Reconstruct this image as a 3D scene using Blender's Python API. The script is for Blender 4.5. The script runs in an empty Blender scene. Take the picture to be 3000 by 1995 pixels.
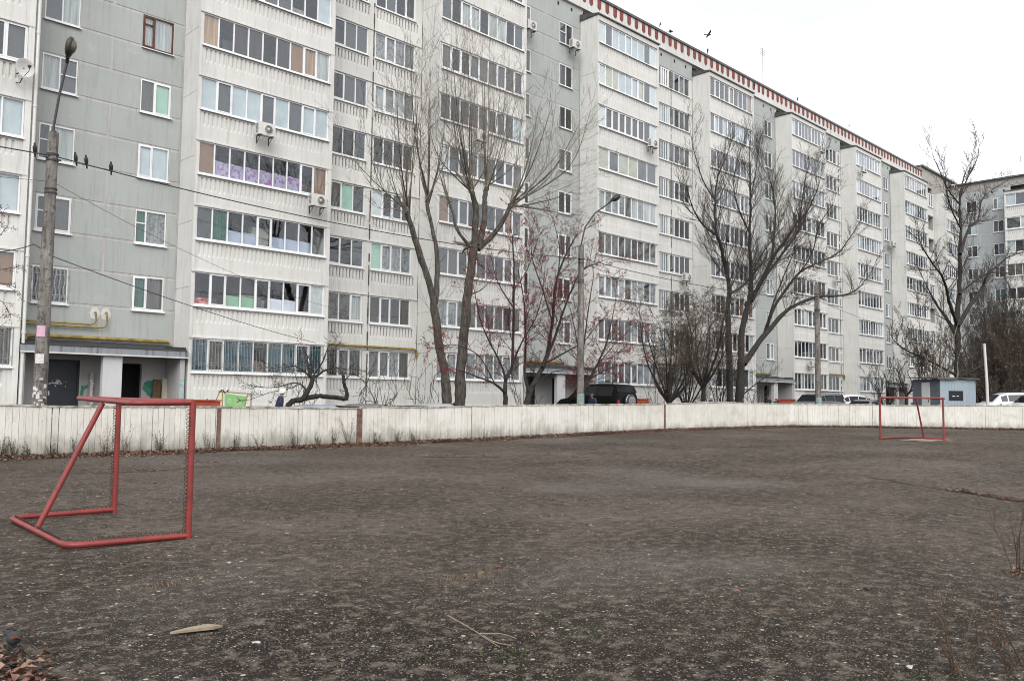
import bpy, math, random
import numpy as np
from mathutils import Vector, Matrix
R = math.radians
sc = bpy.context.scene
col = sc.collection
rnd = random.Random(7)

# ------------------------------------------------------------------ camera
CAM = Vector((0, 0, 1.6))
FPX = 2446.0
PIT, ROL, YAW = R(3.8366), R(0.6314), R(44.528)
_F = Vector((math.sin(YAW)*math.cos(PIT), math.cos(YAW)*math.cos(PIT), math.sin(PIT)))
_R = Vector((math.cos(YAW), -math.sin(YAW), 0))
_U = _R.cross(_F)
CR = math.cos(ROL)*_R + math.sin(ROL)*_U
CU = -math.sin(ROL)*_R + math.cos(ROL)*_U
cd = bpy.data.cameras.new('camera')
cam = bpy.data.objects.new('camera', cd)
col.objects.link(cam)
M = Matrix((CR, CU, -_F)).transposed().to_4x4()
M.translation = CAM
cam.matrix_world = M
cd.sensor_width = 36
cd.lens = FPX/3000*36
cd.clip_end = 3000
cd.clip_start = 0.1
sc.camera = cam

# ------------------------------------------------------------------ sky, sun, exposure
world = bpy.data.worlds.new('World')
sc.world = world
world.use_nodes = True
wn = world.node_tree.nodes
wl = world.node_tree.links
wn.clear()
wo = wn.new('ShaderNodeOutputWorld')
wb = wn.new('ShaderNodeBackground')
sky = wn.new('ShaderNodeTexSky')
sky.sky_type = 'NISHITA'
sky.sun_disc = False
sky.sun_elevation = R(38)
sky.sun_rotation = R(200)
sky.dust_density = 4
sky.air_density = 1.2
mx = wn.new('ShaderNodeMix')
mx.data_type = 'RGBA'
mx.inputs[0].default_value = 0.93          # closed cloud cover over the blue
tc = wn.new('ShaderNodeTexCoord')
nz = wn.new('ShaderNodeTexNoise')
nz.inputs['Scale'].default_value = 1.6
nz.inputs['Detail'].default_value = 4
cr = wn.new('ShaderNodeValToRGB')
cr.color_ramp.elements[0].position = 0.40
cr.color_ramp.elements[0].color = (0.53, 0.535, 0.57, 1)
cr.color_ramp.elements[1].position = 0.56
cr.color_ramp.elements[1].color = (0.84, 0.84, 0.85, 1)
mul = wn.new('ShaderNodeVectorMath')
mul.operation = 'SCALE'
mul.inputs['Scale'].default_value = 7.0
wl.new(tc.outputs['Generated'], nz.inputs['Vector'])
wl.new(nz.outputs['Fac'], cr.inputs[0])
wl.new(cr.outputs[0], mul.inputs[0])
wl.new(sky.outputs[0], mx.inputs[6])
wl.new(mul.outputs[0], mx.inputs[7])
wl.new(mx.outputs[2], wb.inputs[0])
wb.inputs[1].default_value = 0.1
wl.new(wb.outputs[0], wo.inputs[0])
sd = bpy.data.lights.new('sun', 'SUN')
sd.energy = 1.15
sd.angle = R(50)
sd.color = (1, 0.985, 0.965)
sun = bpy.data.objects.new('sun', sd)
col.objects.link(sun)
sun.rotation_euler = Vector((0.58, 0.60, -0.72)).to_track_quat('-Z', 'Y').to_euler()
sc.view_settings.view_transform = 'Standard'
sc.view_settings.look = 'None'
sc.view_settings.exposure = 1.46
sc.view_settings.gamma = 1
sc.view_settings.use_curve_mapping = False
sc.cycles.filter_width = 1.0

# ------------------------------------------------------------------ helpers
def ray(px, py):
    return _F + (px-1500)/FPX*CR - (py-997.5)/FPX*CU

def at(px, py, Y):
    d = ray(px, py)
    return CAM + d*(Y/d.y)

def dist_at(px, w):
    """point on the ground plane direction of pixel column at camera depth w (x, y only)"""
    d = ray(px, 1180)
    p = CAM + d*w
    return p.x, p.y

def link(o, parent=None):
    col.objects.link(o)
    if parent is not None:
        o.parent = parent
    return o

def tag(o, label=None, cat=None, group=None, kind=None):
    if label: o['label'] = label
    if cat: o['category'] = cat
    if group: o['group'] = group
    if kind: o['kind'] = kind
    return o

def empty(name, loc=(0, 0, 0), rz=0, label=None, cat=None, group=None):
    o = bpy.data.objects.new(name, None)
    o.empty_display_size = 0.2
    o.location = loc
    o.rotation_euler = (0, 0, rz)
    col.objects.link(o)
    return tag(o, label, cat, group)

def copy_tree(o, parent=None):
    c = o.copy()
    col.objects.link(c)
    if parent is not None:
        c.parent = parent
    for ch in list(o.children):
        copy_tree(ch, c)
    return c

class MB:
    """collects shapes into one mesh"""
    def __init__(s):
        s.v, s.f, s.m = [], [], []
        s.smooth = []
    def add(s, vs, fs, mi=0, sm=False):
        b = len(s.v)
        s.v.extend([tuple(p) for p in vs])
        for f in fs:
            s.f.append(tuple(i+b for i in f))
            s.m.append(mi)
            s.smooth.append(sm)
    def box(s, x0, x1, y0, y1, z0, z1, mi=0):
        s.add([(x0,y0,z0),(x1,y0,z0),(x1,y1,z0),(x0,y1,z0),(x0,y0,z1),(x1,y0,z1),(x1,y1,z1),(x0,y1,z1)],
              [(0,3,2,1),(4,5,6,7),(0,1,5,4),(1,2,6,5),(2,3,7,6),(3,0,4,7)], mi)
    def quad(s, a, b, c, d, mi=0):
        s.add([a, b, c, d], [(0, 1, 2, 3)], mi)
    def tube(s, pts, rad, n=8, mi=0, caps=True, sm=True):
        P = [Vector(p) for p in pts]
        if not hasattr(rad, '__len__'): rad = [rad]*len(P)
        vs, fs = [], []
        t = (P[1]-P[0]).normalized()
        a = t.orthogonal().normalized()
        for i, p in enumerate(P):
            if 0 < i < len(P)-1: t = (P[i+1]-P[i-1])
            elif i: t = P[i]-P[i-1]
            if t.length < 1e-9: t = Vector((0, 0, 1))
            t = t.normalized()
            a = (a - t*a.dot(t))
            if a.length < 1e-6: a = t.orthogonal()
            a.normalize()
            b = t.cross(a)
            for k in range(n):
                an = 2*math.pi*k/n
                vs.append(p + (a*math.cos(an)+b*math.sin(an))*rad[i])
        for i in range(len(P)-1):
            for k in range(n):
                k2 = (k+1) % n
                fs.append((i*n+k, i*n+k2, (i+1)*n+k2, (i+1)*n+k))
        s.add(vs, fs, mi, sm)
        if caps:
            s.add(vs[:n], [tuple(reversed(range(n)))], mi)
            s.add(vs[-n:], [tuple(range(n))], mi)
    def lathe(s, prof, n=16, mi=0, axis='z', c=(0, 0, 0), sm=True):
        vs, fs = [], []
        for (r, h) in prof:
            for k in range(n):
                an = 2*math.pi*k/n
                x, y = r*math.cos(an), r*math.sin(an)
                if axis == 'z': p = (c[0]+x, c[1]+y, c[2]+h)
                elif axis == 'y': p = (c[0]+x, c[1]+h, c[2]-y)
                else: p = (c[0]+h, c[1]+x, c[2]+y)
                vs.append(p)
        for i in range(len(prof)-1):
            for k in range(n):
                k2 = (k+1) % n
                fs.append((i*n+k, i*n+k2, (i+1)*n+k2, (i+1)*n+k))
        s.add(vs, fs, mi, sm)
    def mesh(s, name, mats):
        me = bpy.data.meshes.new(name)
        me.from_pydata(s.v, [], s.f)
        if not isinstance(mats, (list, tuple)): mats = [mats]
        for m in mats: me.materials.append(m)
        me.polygons.foreach_set('material_index', s.m)
        me.polygons.foreach_set('use_smooth', s.smooth)
        me.update()
        return me
    def obj(s, name, mats, parent=None):
        return link(bpy.data.objects.new(name, s.mesh(name, mats)), parent)

def inst(name, me, parent=None, loc=(0, 0, 0), rot=None, scale=None):
    o = bpy.data.objects.new(name, me)
    o.location = loc
    if rot: o.rotation_euler = rot
    if scale: o.scale = scale
    return link(o, parent)

def npmesh(name, verts, faces, mats, mi=None, smooth=False):
    """verts (N,3), faces (M,k) arrays -> mesh"""
    verts = np.asarray(verts, np.float32)
    faces = np.asarray(faces, np.int32)
    me = bpy.data.meshes.new(name)
    me.vertices.add(len(verts))
    me.vertices.foreach_set('co', verts.ravel())
    k = faces.shape[1]
    me.loops.add(faces.size)
    me.loops.foreach_set('vertex_index', faces.ravel())
    me.polygons.add(len(faces))
    me.polygons.foreach_set('loop_start', np.arange(0, faces.size, k, dtype=np.int32))
    if not isinstance(mats, (list, tuple)): mats = [mats]
    for m in mats: me.materials.append(m)
    if mi is not None: me.polygons.foreach_set('material_index', np.asarray(mi, np.int32))
    me.polygons.foreach_set('use_smooth', np.full(len(faces), smooth))
    me.update(calc_edges=True)
    me.validate()
    return me

# ------------------------------------------------------------------ materials
def hexc(r, g, b):
    f = lambda c: (c/255/12.92) if c/255 < 0.04045 else ((c/255+0.055)/1.055)**2.4
    return (f(r), f(g), f(b), 1)

def c4(c):
    return (c[0], c[1], c[2], 1)

def new_mat(name):
    m = bpy.data.materials.new(name)
    m.use_nodes = True
    nt = m.node_tree
    return m, nt, nt.nodes['Principled BSDF']

def pos_vec(nt, scale=(1, 1, 1)):
    g = nt.nodes.new('ShaderNodeNewGeometry')
    mp = nt.nodes.new('ShaderNodeMapping')
    mp.inputs['Scale'].default_value = scale
    nt.links.new(g.outputs['Position'], mp.inputs[0])
    return mp.outputs[0]

def obj_vec(nt, scale=(1, 1, 1)):
    g = nt.nodes.new('ShaderNodeTexCoord')
    mp = nt.nodes.new('ShaderNodeMapping')
    mp.inputs['Scale'].default_value = scale
    nt.links.new(g.outputs['Object'], mp.inputs[0])
    return mp.outputs[0]

def noise(nt, vec, scale, detail=4, rough=0.55, dist=0):
    n = nt.nodes.new('ShaderNodeTexNoise')
    n.inputs['Scale'].default_value = scale
    n.inputs['Detail'].default_value = detail
    n.inputs['Roughness'].default_value = rough
    n.inputs['Distortion'].default_value = dist
    nt.links.new(vec, n.inputs['Vector'])
    return n.outputs['Fac']

def ramp(nt, fac, stops):
    r = nt.nodes.new('ShaderNodeValToRGB')
    el = r.color_ramp.elements
    while len(el) < len(stops): el.new(0.5)
    for e, (p, c) in zip(el, stops):
        e.position = p
        e.color = c if hasattr(c, '__len__') else (c, c, c, 1)
    nt.links.new(fac, r.inputs[0])
    return r.outputs[0]

def mix(nt, fac, a, b, mode='MIX'):
    m = nt.nodes.new('ShaderNodeMix')
    m.data_type = 'RGBA'
    m.blend_type = mode
    for i, x in ((0, fac), (6, a), (7, b)):
        if hasattr(x, 'is_linked'): nt.links.new(x, m.inputs[i])
        else: m.inputs[i].default_value = x
    return m.outputs[2]

def bump(nt, bs, h, strength=0.3, dist=0.02):
    b = nt.nodes.new('ShaderNodeBump')
    b.inputs['Strength'].default_value = strength
    b.inputs['Distance'].default_value = dist
    nt.links.new(h, b.inputs['Height'])
    nt.links.new(b.outputs[0], bs.inputs['Normal'])

def wallmat(name, c, dark, streak=0.35, blotch=None, rough=0.9, per_obj=0.06):
    """painted concrete: large tone patches, vertical rain streaks, fine grain"""
    m, nt, bs = new_mat(name)
    v = pos_vec(nt)
    big = noise(nt, v, 0.55, 5, 0.6)
    base = mix(nt, ramp(nt, big, [(0.35, 0), (0.68, 1)]), c4(c), c4([x*0.90 for x in c[:3]]))
    st = noise(nt, pos_vec(nt, (3.2, 3.2, 0.22)), 2.4, 5, 0.65)
    base = mix(nt, ramp(nt, st, [(0.5, 0), (0.78, streak)]), base, c4(dark))
    if blotch:
        bl = noise(nt, v, 1.7, 6, 0.62, 0.8)
        base = mix(nt, ramp(nt, bl, [(0.60, 0), (0.72, 0.55)]), base, c4(blotch))
    fine = noise(nt, v, 38, 3, 0.7)
    base = mix(nt, ramp(nt, fine, [(0.3, 0.0), (0.75, 0.22)]), base, c4(dark))
    oi = nt.nodes.new('ShaderNodeObjectInfo')
    base = mix(nt, per_obj*3, base, ramp(nt, oi.outputs['Random'], [(0, 1-per_obj*3), (1, 1)]), 'MULTIPLY')
    nt.links.new(base, bs.inputs['Base Color'])
    bs.inputs['Roughness'].default_value = rough
    bump(nt, bs, noise(nt, v, 25, 5, 0.6), 0.35, 0.012)
    return m

def plain(name, c, rough=0.6, metal=0, var=0.25, scale=8, bmp=0.0, c2=None, vec='obj', aniso=(1, 1, 1)):
    m, nt, bs = new_mat(name)
    v = obj_vec(nt, aniso) if vec == 'obj' else pos_vec(nt, aniso)
    n = noise(nt, v, scale, 5, 0.6)
    d = c2 if c2 else [x*(1-var) for x in c[:3]]
    nt.links.new(mix(nt, ramp(nt, n, [(0.35, 0), (0.7, 1)]), c4(c), c4(d)), bs.inputs['Base Color'])
    bs.inputs['Roughness'].default_value = rough
    bs.inputs['Metallic'].default_value = metal
    if bmp: bump(nt, bs, noise(nt, v, scale*4, 4), bmp, 0.01)
    return m

MAT = {}
MAT['white_panel'] = wallmat('painted_concrete', (0.66, 0.66, 0.635), (0.30, 0.28, 0.245), 0.5, (0.545, 0.535, 0.49), per_obj=0.10)
MAT['grey_panel'] = wallmat('grey_green_concrete', (0.375, 0.400, 0.386), (0.24, 0.245, 0.235), 0.55, (0.45, 0.465, 0.45), per_obj=0.05)
MAT['blue_panel'] = wallmat('blue_grey_concrete', (0.36, 0.39, 0.40), (0.20, 0.21, 0.22), 0.3, (0.39, 0.41, 0.42))
MAT['mortar'] = wallmat('joint_mortar', (0.46, 0.45, 0.435), (0.27, 0.255, 0.24), 0.9, (0.34, 0.32, 0.305))
MAT['old_parapet'] = wallmat('old_stucco', (0.38, 0.37, 0.34), (0.14, 0.125, 0.11), 0.8, (0.22, 0.205, 0.185))
MAT['plinth'] = wallmat('plinth_concrete', (0.36, 0.35, 0.325), (0.18, 0.17, 0.155), 0.7, (0.28, 0.265, 0.24))
MAT['porch'] = wallmat('porch_plaster', (0.42, 0.42, 0.42), (0.22, 0.22, 0.22), 0.5, (0.36, 0.36, 0.355))
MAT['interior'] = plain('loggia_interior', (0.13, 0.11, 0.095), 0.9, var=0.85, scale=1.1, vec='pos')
MAT['pvc'] = plain('white_pvc', (0.72, 0.73, 0.74), 0.35, var=0.10, scale=2, vec='pos')
MAT['brownwood'] = plain('varnished_wood', (0.10, 0.028, 0.014), 0.4, var=0.5, scale=12)
MAT['flash'] = plain('roof_flashing', (0.11, 0.115, 0.11), 0.5, 0.3, var=0.6, scale=3, vec='pos')
MAT['tar'] = plain('roofing_felt', (0.028, 0.028, 0.03), 0.85, var=0.5, scale=3, bmp=0.4)
MAT['tooth'] = plain('red_tile', (0.19, 0.032, 0.026), 0.6, var=0.35, scale=2, vec='pos')
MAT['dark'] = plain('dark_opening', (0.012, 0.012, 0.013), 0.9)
MAT['gas'] = plain('ochre_paint', (0.32, 0.235, 0.05), 0.5, var=0.65, scale=4, c2=(0.10, 0.075, 0.02), vec='pos')
MAT['door'] = plain('door_steel', (0.030, 0.036, 0.048), 0.45, 0.3, var=0.3, scale=5)
MAT['teal'] = plain('teal_paint', (0.05, 0.22, 0.16), 0.8, var=0.4, scale=3, vec='pos')
MAT['acwhite'] = plain('white_enamel', (0.58, 0.575, 0.55), 0.4, var=0.15, scale=3)
MAT['acdark'] = plain('dark_grille', (0.10, 0.10, 0.10), 0.6)
MAT['black'] = plain('black_rubber', (0.02, 0.02, 0.02), 0.6)
MAT['iron'] = plain('dark_iron', (0.045, 0.045, 0.05), 0.55, 0.4)
MAT['whiteiron'] = plain('white_iron', (0.5, 0.5, 0.5), 0.5)
MAT['cable'] = plain('cable_rubber', (0.03, 0.03, 0.033), 0.6)
MAT['paper'] = plain('paper', (0.62, 0.60, 0.60), 0.9, var=0.35, scale=20)
MAT['pinkpaper'] = plain('pink_paper', (0.58, 0.36, 0.46), 0.9, var=0.2, scale=20)

def glassmat(name, tint, refl_c=(0.9, 0.93, 1.0), op=0.0):
    m = bpy.data.materials.new(name)
    m.use_nodes = True
    nt = m.node_tree
    nt.nodes.clear()
    out = nt.nodes.new('ShaderNodeOutputMaterial')
    tr = nt.nodes.new('ShaderNodeBsdfTransparent')
    tr.inputs[0].default_value = c4(tint)
    gl = nt.nodes.new('ShaderNodeBsdfGlossy')
    gl.inputs['Roughness'].default_value = 0.03
    gl.inputs['Color'].default_value = c4(refl_c)
    lw = nt.nodes.new('ShaderNodeLayerWeight')
    lw.inputs['Blend'].default_value = 0.5
    pw = nt.nodes.new('ShaderNodeMath'); pw.operation = 'POWER'; pw.inputs[1].default_value = 4.0
    nt.links.new(lw.outputs['Facing'], pw.inputs[0])
    fr = nt.nodes.new('ShaderNodeMath'); fr.operation = 'MULTIPLY_ADD'; fr.inputs[1].default_value = 0.85; fr.inputs[2].default_value = 0.055
    nt.links.new(pw.outputs[0], fr.inputs[0])
    nb = nt.nodes.new('ShaderNodeBump')
    nb.inputs['Strength'].default_value = 0.04
    nb.inputs['Distance'].default_value = 0.05
    nt.links.new(noise(nt, pos_vec(nt), 1.4, 2), nb.inputs['Height'])
    nt.links.new(nb.outputs[0], gl.inputs['Normal'])
    mxs = nt.nodes.new('ShaderNodeMixShader')
    nt.links.new(fr.outputs[0], mxs.inputs[0])
    nt.links.new(tr.outputs[0], mxs.inputs[1])
    nt.links.new(gl.outputs[0], mxs.inputs[2])
    nt.links.new(mxs.outputs[0], out.inputs[0])
    return m
MAT['glass'] = glassmat('window_glass', (0.94, 0.96, 0.95))

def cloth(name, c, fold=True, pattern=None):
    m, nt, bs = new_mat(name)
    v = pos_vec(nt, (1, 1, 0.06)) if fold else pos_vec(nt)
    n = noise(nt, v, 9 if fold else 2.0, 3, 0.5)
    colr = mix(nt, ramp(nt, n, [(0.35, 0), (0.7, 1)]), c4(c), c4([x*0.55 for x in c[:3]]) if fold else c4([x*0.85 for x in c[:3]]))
    if pattern:
        p = noise(nt, pos_vec(nt), 7, 3)
        colr = mix(nt, ramp(nt, p, [(0.52, 0), (0.58, 0.8)]), colr, c4(pattern))
    nt.links.new(colr, bs.inputs['Base Color'])
    bs.inputs['Roughness'].default_value = 0.9
    return m
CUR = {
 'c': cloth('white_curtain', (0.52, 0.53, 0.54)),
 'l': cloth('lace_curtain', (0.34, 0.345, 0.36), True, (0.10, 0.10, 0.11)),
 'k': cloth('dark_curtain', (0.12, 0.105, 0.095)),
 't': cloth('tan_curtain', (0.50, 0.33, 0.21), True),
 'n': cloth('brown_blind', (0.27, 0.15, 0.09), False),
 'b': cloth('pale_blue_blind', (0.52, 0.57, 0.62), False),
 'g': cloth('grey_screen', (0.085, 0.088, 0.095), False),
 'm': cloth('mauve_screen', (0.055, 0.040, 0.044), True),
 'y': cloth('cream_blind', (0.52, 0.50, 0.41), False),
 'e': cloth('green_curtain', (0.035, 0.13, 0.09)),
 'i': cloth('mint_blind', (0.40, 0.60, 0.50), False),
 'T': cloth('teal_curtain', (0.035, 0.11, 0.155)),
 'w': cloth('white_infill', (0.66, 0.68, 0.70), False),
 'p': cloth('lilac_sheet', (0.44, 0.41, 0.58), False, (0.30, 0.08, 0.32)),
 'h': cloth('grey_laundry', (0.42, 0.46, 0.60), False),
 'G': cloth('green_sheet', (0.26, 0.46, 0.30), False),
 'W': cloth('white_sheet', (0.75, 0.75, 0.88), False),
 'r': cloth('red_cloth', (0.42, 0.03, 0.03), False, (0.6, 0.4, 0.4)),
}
HALF = {'p': 0.52, 'h': 0.42, 'G': 0.38, 'W': 0.42, 'r': 0.22}

# ------------------------------------------------------------------ ground
def smooth(t):
    t = min(max(t, 0), 1)
    return t*t*(3-2*t)
def gz(x, y=0):
    return 0.21*smooth((x-14)/18)
YARD = 0.45
FP = [(-12, 22.7), (-3, 22.6), (5.3, 22.5), (10.5, 22.4), (15.2, 22.3), (18, 22.2), (23, 21.7), (30.6, 21.02), (36, 20.92), (38.8, 20.7),
      (40.4, 20.25), (41.6, 19.6), (42.8, 18.4), (44.8, 15.8), (47.5, 11.9), (50, 7.5), (51.5, 2), (52, -5), (52, -14)]

# asphalt of the pitch
m, nt, bs = new_mat('old_asphalt')
v = pos_vec(nt)
patch = noise(nt, v, 0.33, 6, 0.62, 0.4)
mid = noise(nt, v, 2.2, 6, 0.65)
base = mix(nt, ramp(nt, patch, [(0.36, 0), (0.66, 1)]), (0.046, 0.038, 0.031, 1), (0.118, 0.099, 0.081, 1))
base = mix(nt, ramp(nt, mid, [(0.40, 0), (0.68, 0.6)]), base, (0.028, 0.023, 0.019, 1))
# view-angle darkening put into the colour: asphalt darker towards the camera end
sx = nt.nodes.new('ShaderNodeSeparateXYZ'); nt.links.new(v, sx.inputs[0])
ax = nt.nodes.new('ShaderNodeMath'); ax.operation = 'ADD'; nt.links.new(sx.outputs[0], ax.inputs[0]); nt.links.new(sx.outputs[1], ax.inputs[1])
ay = nt.nodes.new('ShaderNodeMath'); ay.operation = 'MULTIPLY_ADD'; nt.links.new(patch, ay.inputs[0]); ay.inputs[1].default_value = 14; nt.links.new(ax.outputs[0], ay.inputs[2])
mr = nt.nodes.new('ShaderNodeMapRange'); nt.links.new(ay.outputs[0], mr.inputs[0])
mr.inputs[1].default_value = 12.5; mr.inputs[2].default_value = 24; mr.inputs[3].default_value = 0.86; mr.inputs[4].default_value = 0.0
base = mix(nt, mr.outputs[0], base, (0.0135, 0.0112, 0.0095, 1))
gr = noise(nt, v, 7, 4, 0.75)
base = mix(nt, ramp(nt, gr, [(0.36, 0.0), (0.5, 0.0), (0.66, 0.75)]), base, (0.165, 0.138, 0.112, 1))
base = mix(nt, ramp(nt, gr, [(0.34, 0.7), (0.46, 0.0)]), base, (0.022, 0.018, 0.015, 1))
dust = noise(nt, v, 0.16, 3, 0.5)
base = mix(nt, ramp(nt, dust, [(0.52, 0), (0.72, 0.34)]), base, (0.150, 0.140, 0.144, 1))
def stones(scale, lo, keep, pal):
    global base
    vo = nt.nodes.new('ShaderNodeTexVoronoi')
    vo.inputs['Scale'].default_value = scale
    nt.links.new(v, vo.inputs['Vector'])
    sep = nt.nodes.new('ShaderNodeSeparateColor')
    nt.links.new(vo.outputs['Color'], sep.inputs[0])
    pick = ramp(nt, sep.outputs[0], [(keep, 0), (keep+0.02, 1)])
    body = ramp(nt, vo.outputs['Distance'], [(lo, 1), (lo+0.10, 0)])
    fac = mix(nt, 1.0, pick, body, 'MULTIPLY')
    cc = ramp(nt, sep.outputs[1], pal)
    base = mix(nt, fac, base, cc)
    return fac
s1 = stones(95, 0.30, 0.50, [(0, (0.045, 0.036, 0.029, 1)), (0.5, (0.10, 0.083, 0.066, 1)), (0.9, (0.26, 0.23, 0.19, 1)), (1, (0.42, 0.39, 0.33, 1))])
s2 = stones(44, 0.28, 0.60, [(0, (0.05, 0.042, 0.035, 1)), (0.5, (0.11, 0.092, 0.073, 1)), (0.92, (0.28, 0.25, 0.21, 1)), (1, (0.45, 0.42, 0.36, 1))])
s3 = stones(14, 0.16, 0.86, [(0, (0.12, 0.105, 0.09, 1)), (0.6, (0.24, 0.215, 0.18, 1)), (1, (0.48, 0.46, 0.42, 1))])
moss = noise(nt, v, 1.1, 5, 0.7)
base = mix(nt, ramp(nt, moss, [(0.70, 0), (0.76, 0.6)]), base, (0.03, 0.045, 0.014, 1))
nt.links.new(base, bs.inputs['Base Color'])
bs.inputs['Specular IOR Level'].default_value = 0.05
rr = ramp(nt, patch, [(0.3, 0.75), (0.7, 0.95)])
nt.links.new(rr, bs.inputs['Roughness'])
hh = mix(nt, 0.5, s1, s2, 'ADD')
hh = mix(nt, 0.35, hh, noise(nt, v, 60, 4, 0.7))
bump(nt, bs, hh, 0.9, 0.014)
MAT['asphalt'] = m

nx, ny = 120, 110
vs, fs = [], []
for j in range(ny+1):
    for i in range(nx+1):
        x, y = -28+84*i/nx, -24+50*j/ny
        h = 0.018*math.sin(x*0.9+1)*math.sin(y*0.7) + 0.012*math.sin(x*2.1+y*1.3)
        vs.append((x, y, gz(x)+h*0.6))
for j in range(ny):
    for i in range(nx):
        a = j*(nx+1)+i
        fs.append((a, a+1, a+nx+2, a+nx+1))
me = npmesh('sports_ground', vs, fs, MAT['asphalt'], smooth=True)
tag(inst('sports_ground', me), kind='structure')

MAT['yard'] = plain('trodden_soil', (0.085, 0.072, 0.055), 0.95, var=0.6, scale=1.2, vec='pos', bmp=0.5)
vs, fs = [], []
n = len(FP)
offs = []
for i, p in enumerate(FP):
    a = Vector(FP[max(i-1, 0)]); b = Vector(FP[min(i+1, n-1)])
    t = (b-a).normalized()
    offs.append(Vector((-t.y, t.x)))
for i, p in enumerate(FP):
    nn = offs[i]
    rings = [(0.14, gz(p[0])-0.3), (0.16, YARD-0.1), (0.4, YARD), (8, YARD+0.02), (900, YARD)]
    for d, z in rings:
        dd = nn if d < 20 else Vector((0.35+0.6*(i/(n-1)), 1.0-1.3*(i/(n-1)))).normalized()
        vs.append((p[0]+dd.x*d, p[1]+dd.y*d, z))
for i in range(n-1):
    for k in range(4):
        a = i*5+k
        fs.append((a, a+1, a+6, a+5))
me = npmesh('yard_ground', vs, [f[::-1] for f in fs], MAT['yard'], smooth=False)
tag(inst('yard_ground', me), kind='structure')
me = npmesh('far_ground', [(-900, -900, -0.4), (900, -900, -0.4), (900, 900, -0.4), (-900, 900, -0.4)], [(0, 1, 2, 3)], MAT['yard'])
tag(inst('far_ground', me), kind='structure')

# ------------------------------------------------------------------ apartment blocks
S0Z, ST, WH = 2.5, 2.79, 1.4
def sill(k): return S0Z + ST*k
mesh_cache = {}
def cached(key, fn):
    if key not in mesh_cache: mesh_cache[key] = fn()
    return mesh_cache[key]

FR = 0.055
def frame_mesh(w, h, divs, sashes, mat='pvc', transoms=()):
    def f():
        b = MB()
        D = 0.07
        b.box(0, w, 0, D, 0, FR); b.box(0, w, 0, D, h-FR, h)
        b.box(0, FR, 0, D, FR, h-FR); b.box(w-FR, w, 0, D, FR, h-FR)
        xs = [0]
        for d in divs: xs.append(xs[-1]+d)
        tot = xs[-1]
        X = [FR/2+(w-FR)*x/tot for x in xs]
        for x in X[1:-1]:
            b.box(x-FR/2, x+FR/2, 0.004, D-0.004, FR, h-FR)
        for i in sashes:
            a, c = X[i]+FR/2, X[i+1]-FR/2
            e = 0.04
            b.box(a, c, -0.015, 0.05, FR, FR+e); b.box(a, c, -0.015, 0.05, h-FR-e, h-FR)
            b.box(a, a+e, -0.015, 0.05, FR+e, h-FR-e); b.box(c-e, c, -0.015, 0.05, FR+e, h-FR-e)
        for i, fz in transoms:
            a, c = X[i]+FR/2, X[i+1]-FR/2
            b.box(a, c, -0.006, 0.06, h*fz-0.025, h*fz+0.025)
        return b.mesh('window', MAT[mat]), X
    return cached(('fr', round(w, 3), h, tuple(divs), tuple(sashes), mat, tuple(transoms)), f)

def pane_mesh(w, h, kind):
    def f():
        b = MB()
        b.box(0, w, 0.028, 0.038, 0, h, 0)
        mats = [MAT['glass']]
        if kind in CUR:
            mats.append(CUR[kind])
            hz = h*HALF.get(kind, 1.0)
            y = 0.07 if kind not in HALF else 0.13
            if kind == 'w': y = 0.05
            if kind in 'clktTe':
                n = 10
                vs, fs = [], []
                for i in range(n+1):
                    yy = y+(0.025 if i % 2 else -0.005)
                    vs += [(w*i/n, yy, 0), (w*i/n, yy, h)]
                for i in range(n): fs.append((2*i, 2*i+2, 2*i+3, 2*i+1))
                b.add(vs, fs, 1)
            elif kind in HALF:
                b.quad((-0.02, y, -0.05), (w+0.02, y, -0.05), (w+0.02, y, hz*0.92), (-0.02, y, hz), 1)
            else:
                b.quad((-0.02, y, -0.04), (w+0.02, y, -0.04), (w+0.02, y, h+0.04), (-0.02, y, h+0.04), 1)
        return b.mesh('pane', mats)
    return cached(('pane', round(w, 3), round(h, 3), kind), f)

pane_budget = [300]
def add_window(root, u, v, z, w, h, divs, kinds, individual, sash=None, mat='pvc', transoms=(), grille=None, open_sash=None):
    if sash is None:
        r = random.Random(int(u*131+z*977))
        sash = [i for i in range(len(divs)) if r.random() < 0.30]
    me, X = frame_mesh(w, h, divs, sash, mat, transoms)
    win = inst('window', me, root, (u, v, z))
    sm = cached(('sill', round(w, 3)), lambda: sill_mesh(w))
    inst('sill', sm, win, (0, 0, 0))
    vis = [i for i in range(len(kinds)) if kinds[i] != 'x']
    if individual:
        for i in vis:
            a = X[i]+FR/2-0.004
            pw = X[i+1]-X[i]-FR+0.008
            inst('pane', pane_mesh(pw, h-2*FR+0.008, kinds[i]), win, (a, 0, FR-0.004))
    else:
        def f():
            b = MB(); mats = [MAT['glass']]; idx = {}
            for i in vis:
                a = X[i]+FR/2-0.004; c = X[i+1]-FR/2+0.004
                b.box(a, c, 0.028, 0.038, FR-0.004, h-FR+0.004, 0)
                k = kinds[i]
                if k in CUR:
                    if k not in idx:
                        idx[k] = len(mats); mats.append(CUR[k])
                    y = 0.1
                    b.quad((a-0.02, y, FR-0.04), (c+0.02, y, FR-0.04), (c+0.02, y, FR+(h-2*FR)*HALF.get(k, 1.02)), (a-0.02, y, FR+(h-2*FR)*HALF.get(k, 1.02)), idx[k])
            return b.mesh('glazing', mats)
        o = inst('glazing', cached(('glz', round(w, 3), h, tuple(divs), kinds), f), win)
    if grille:
        gm = cached(('gr', round(w, 3), grille), lambda: grille_mesh(w, h, grille))
        inst('grille', gm, win)
    return win

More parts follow.
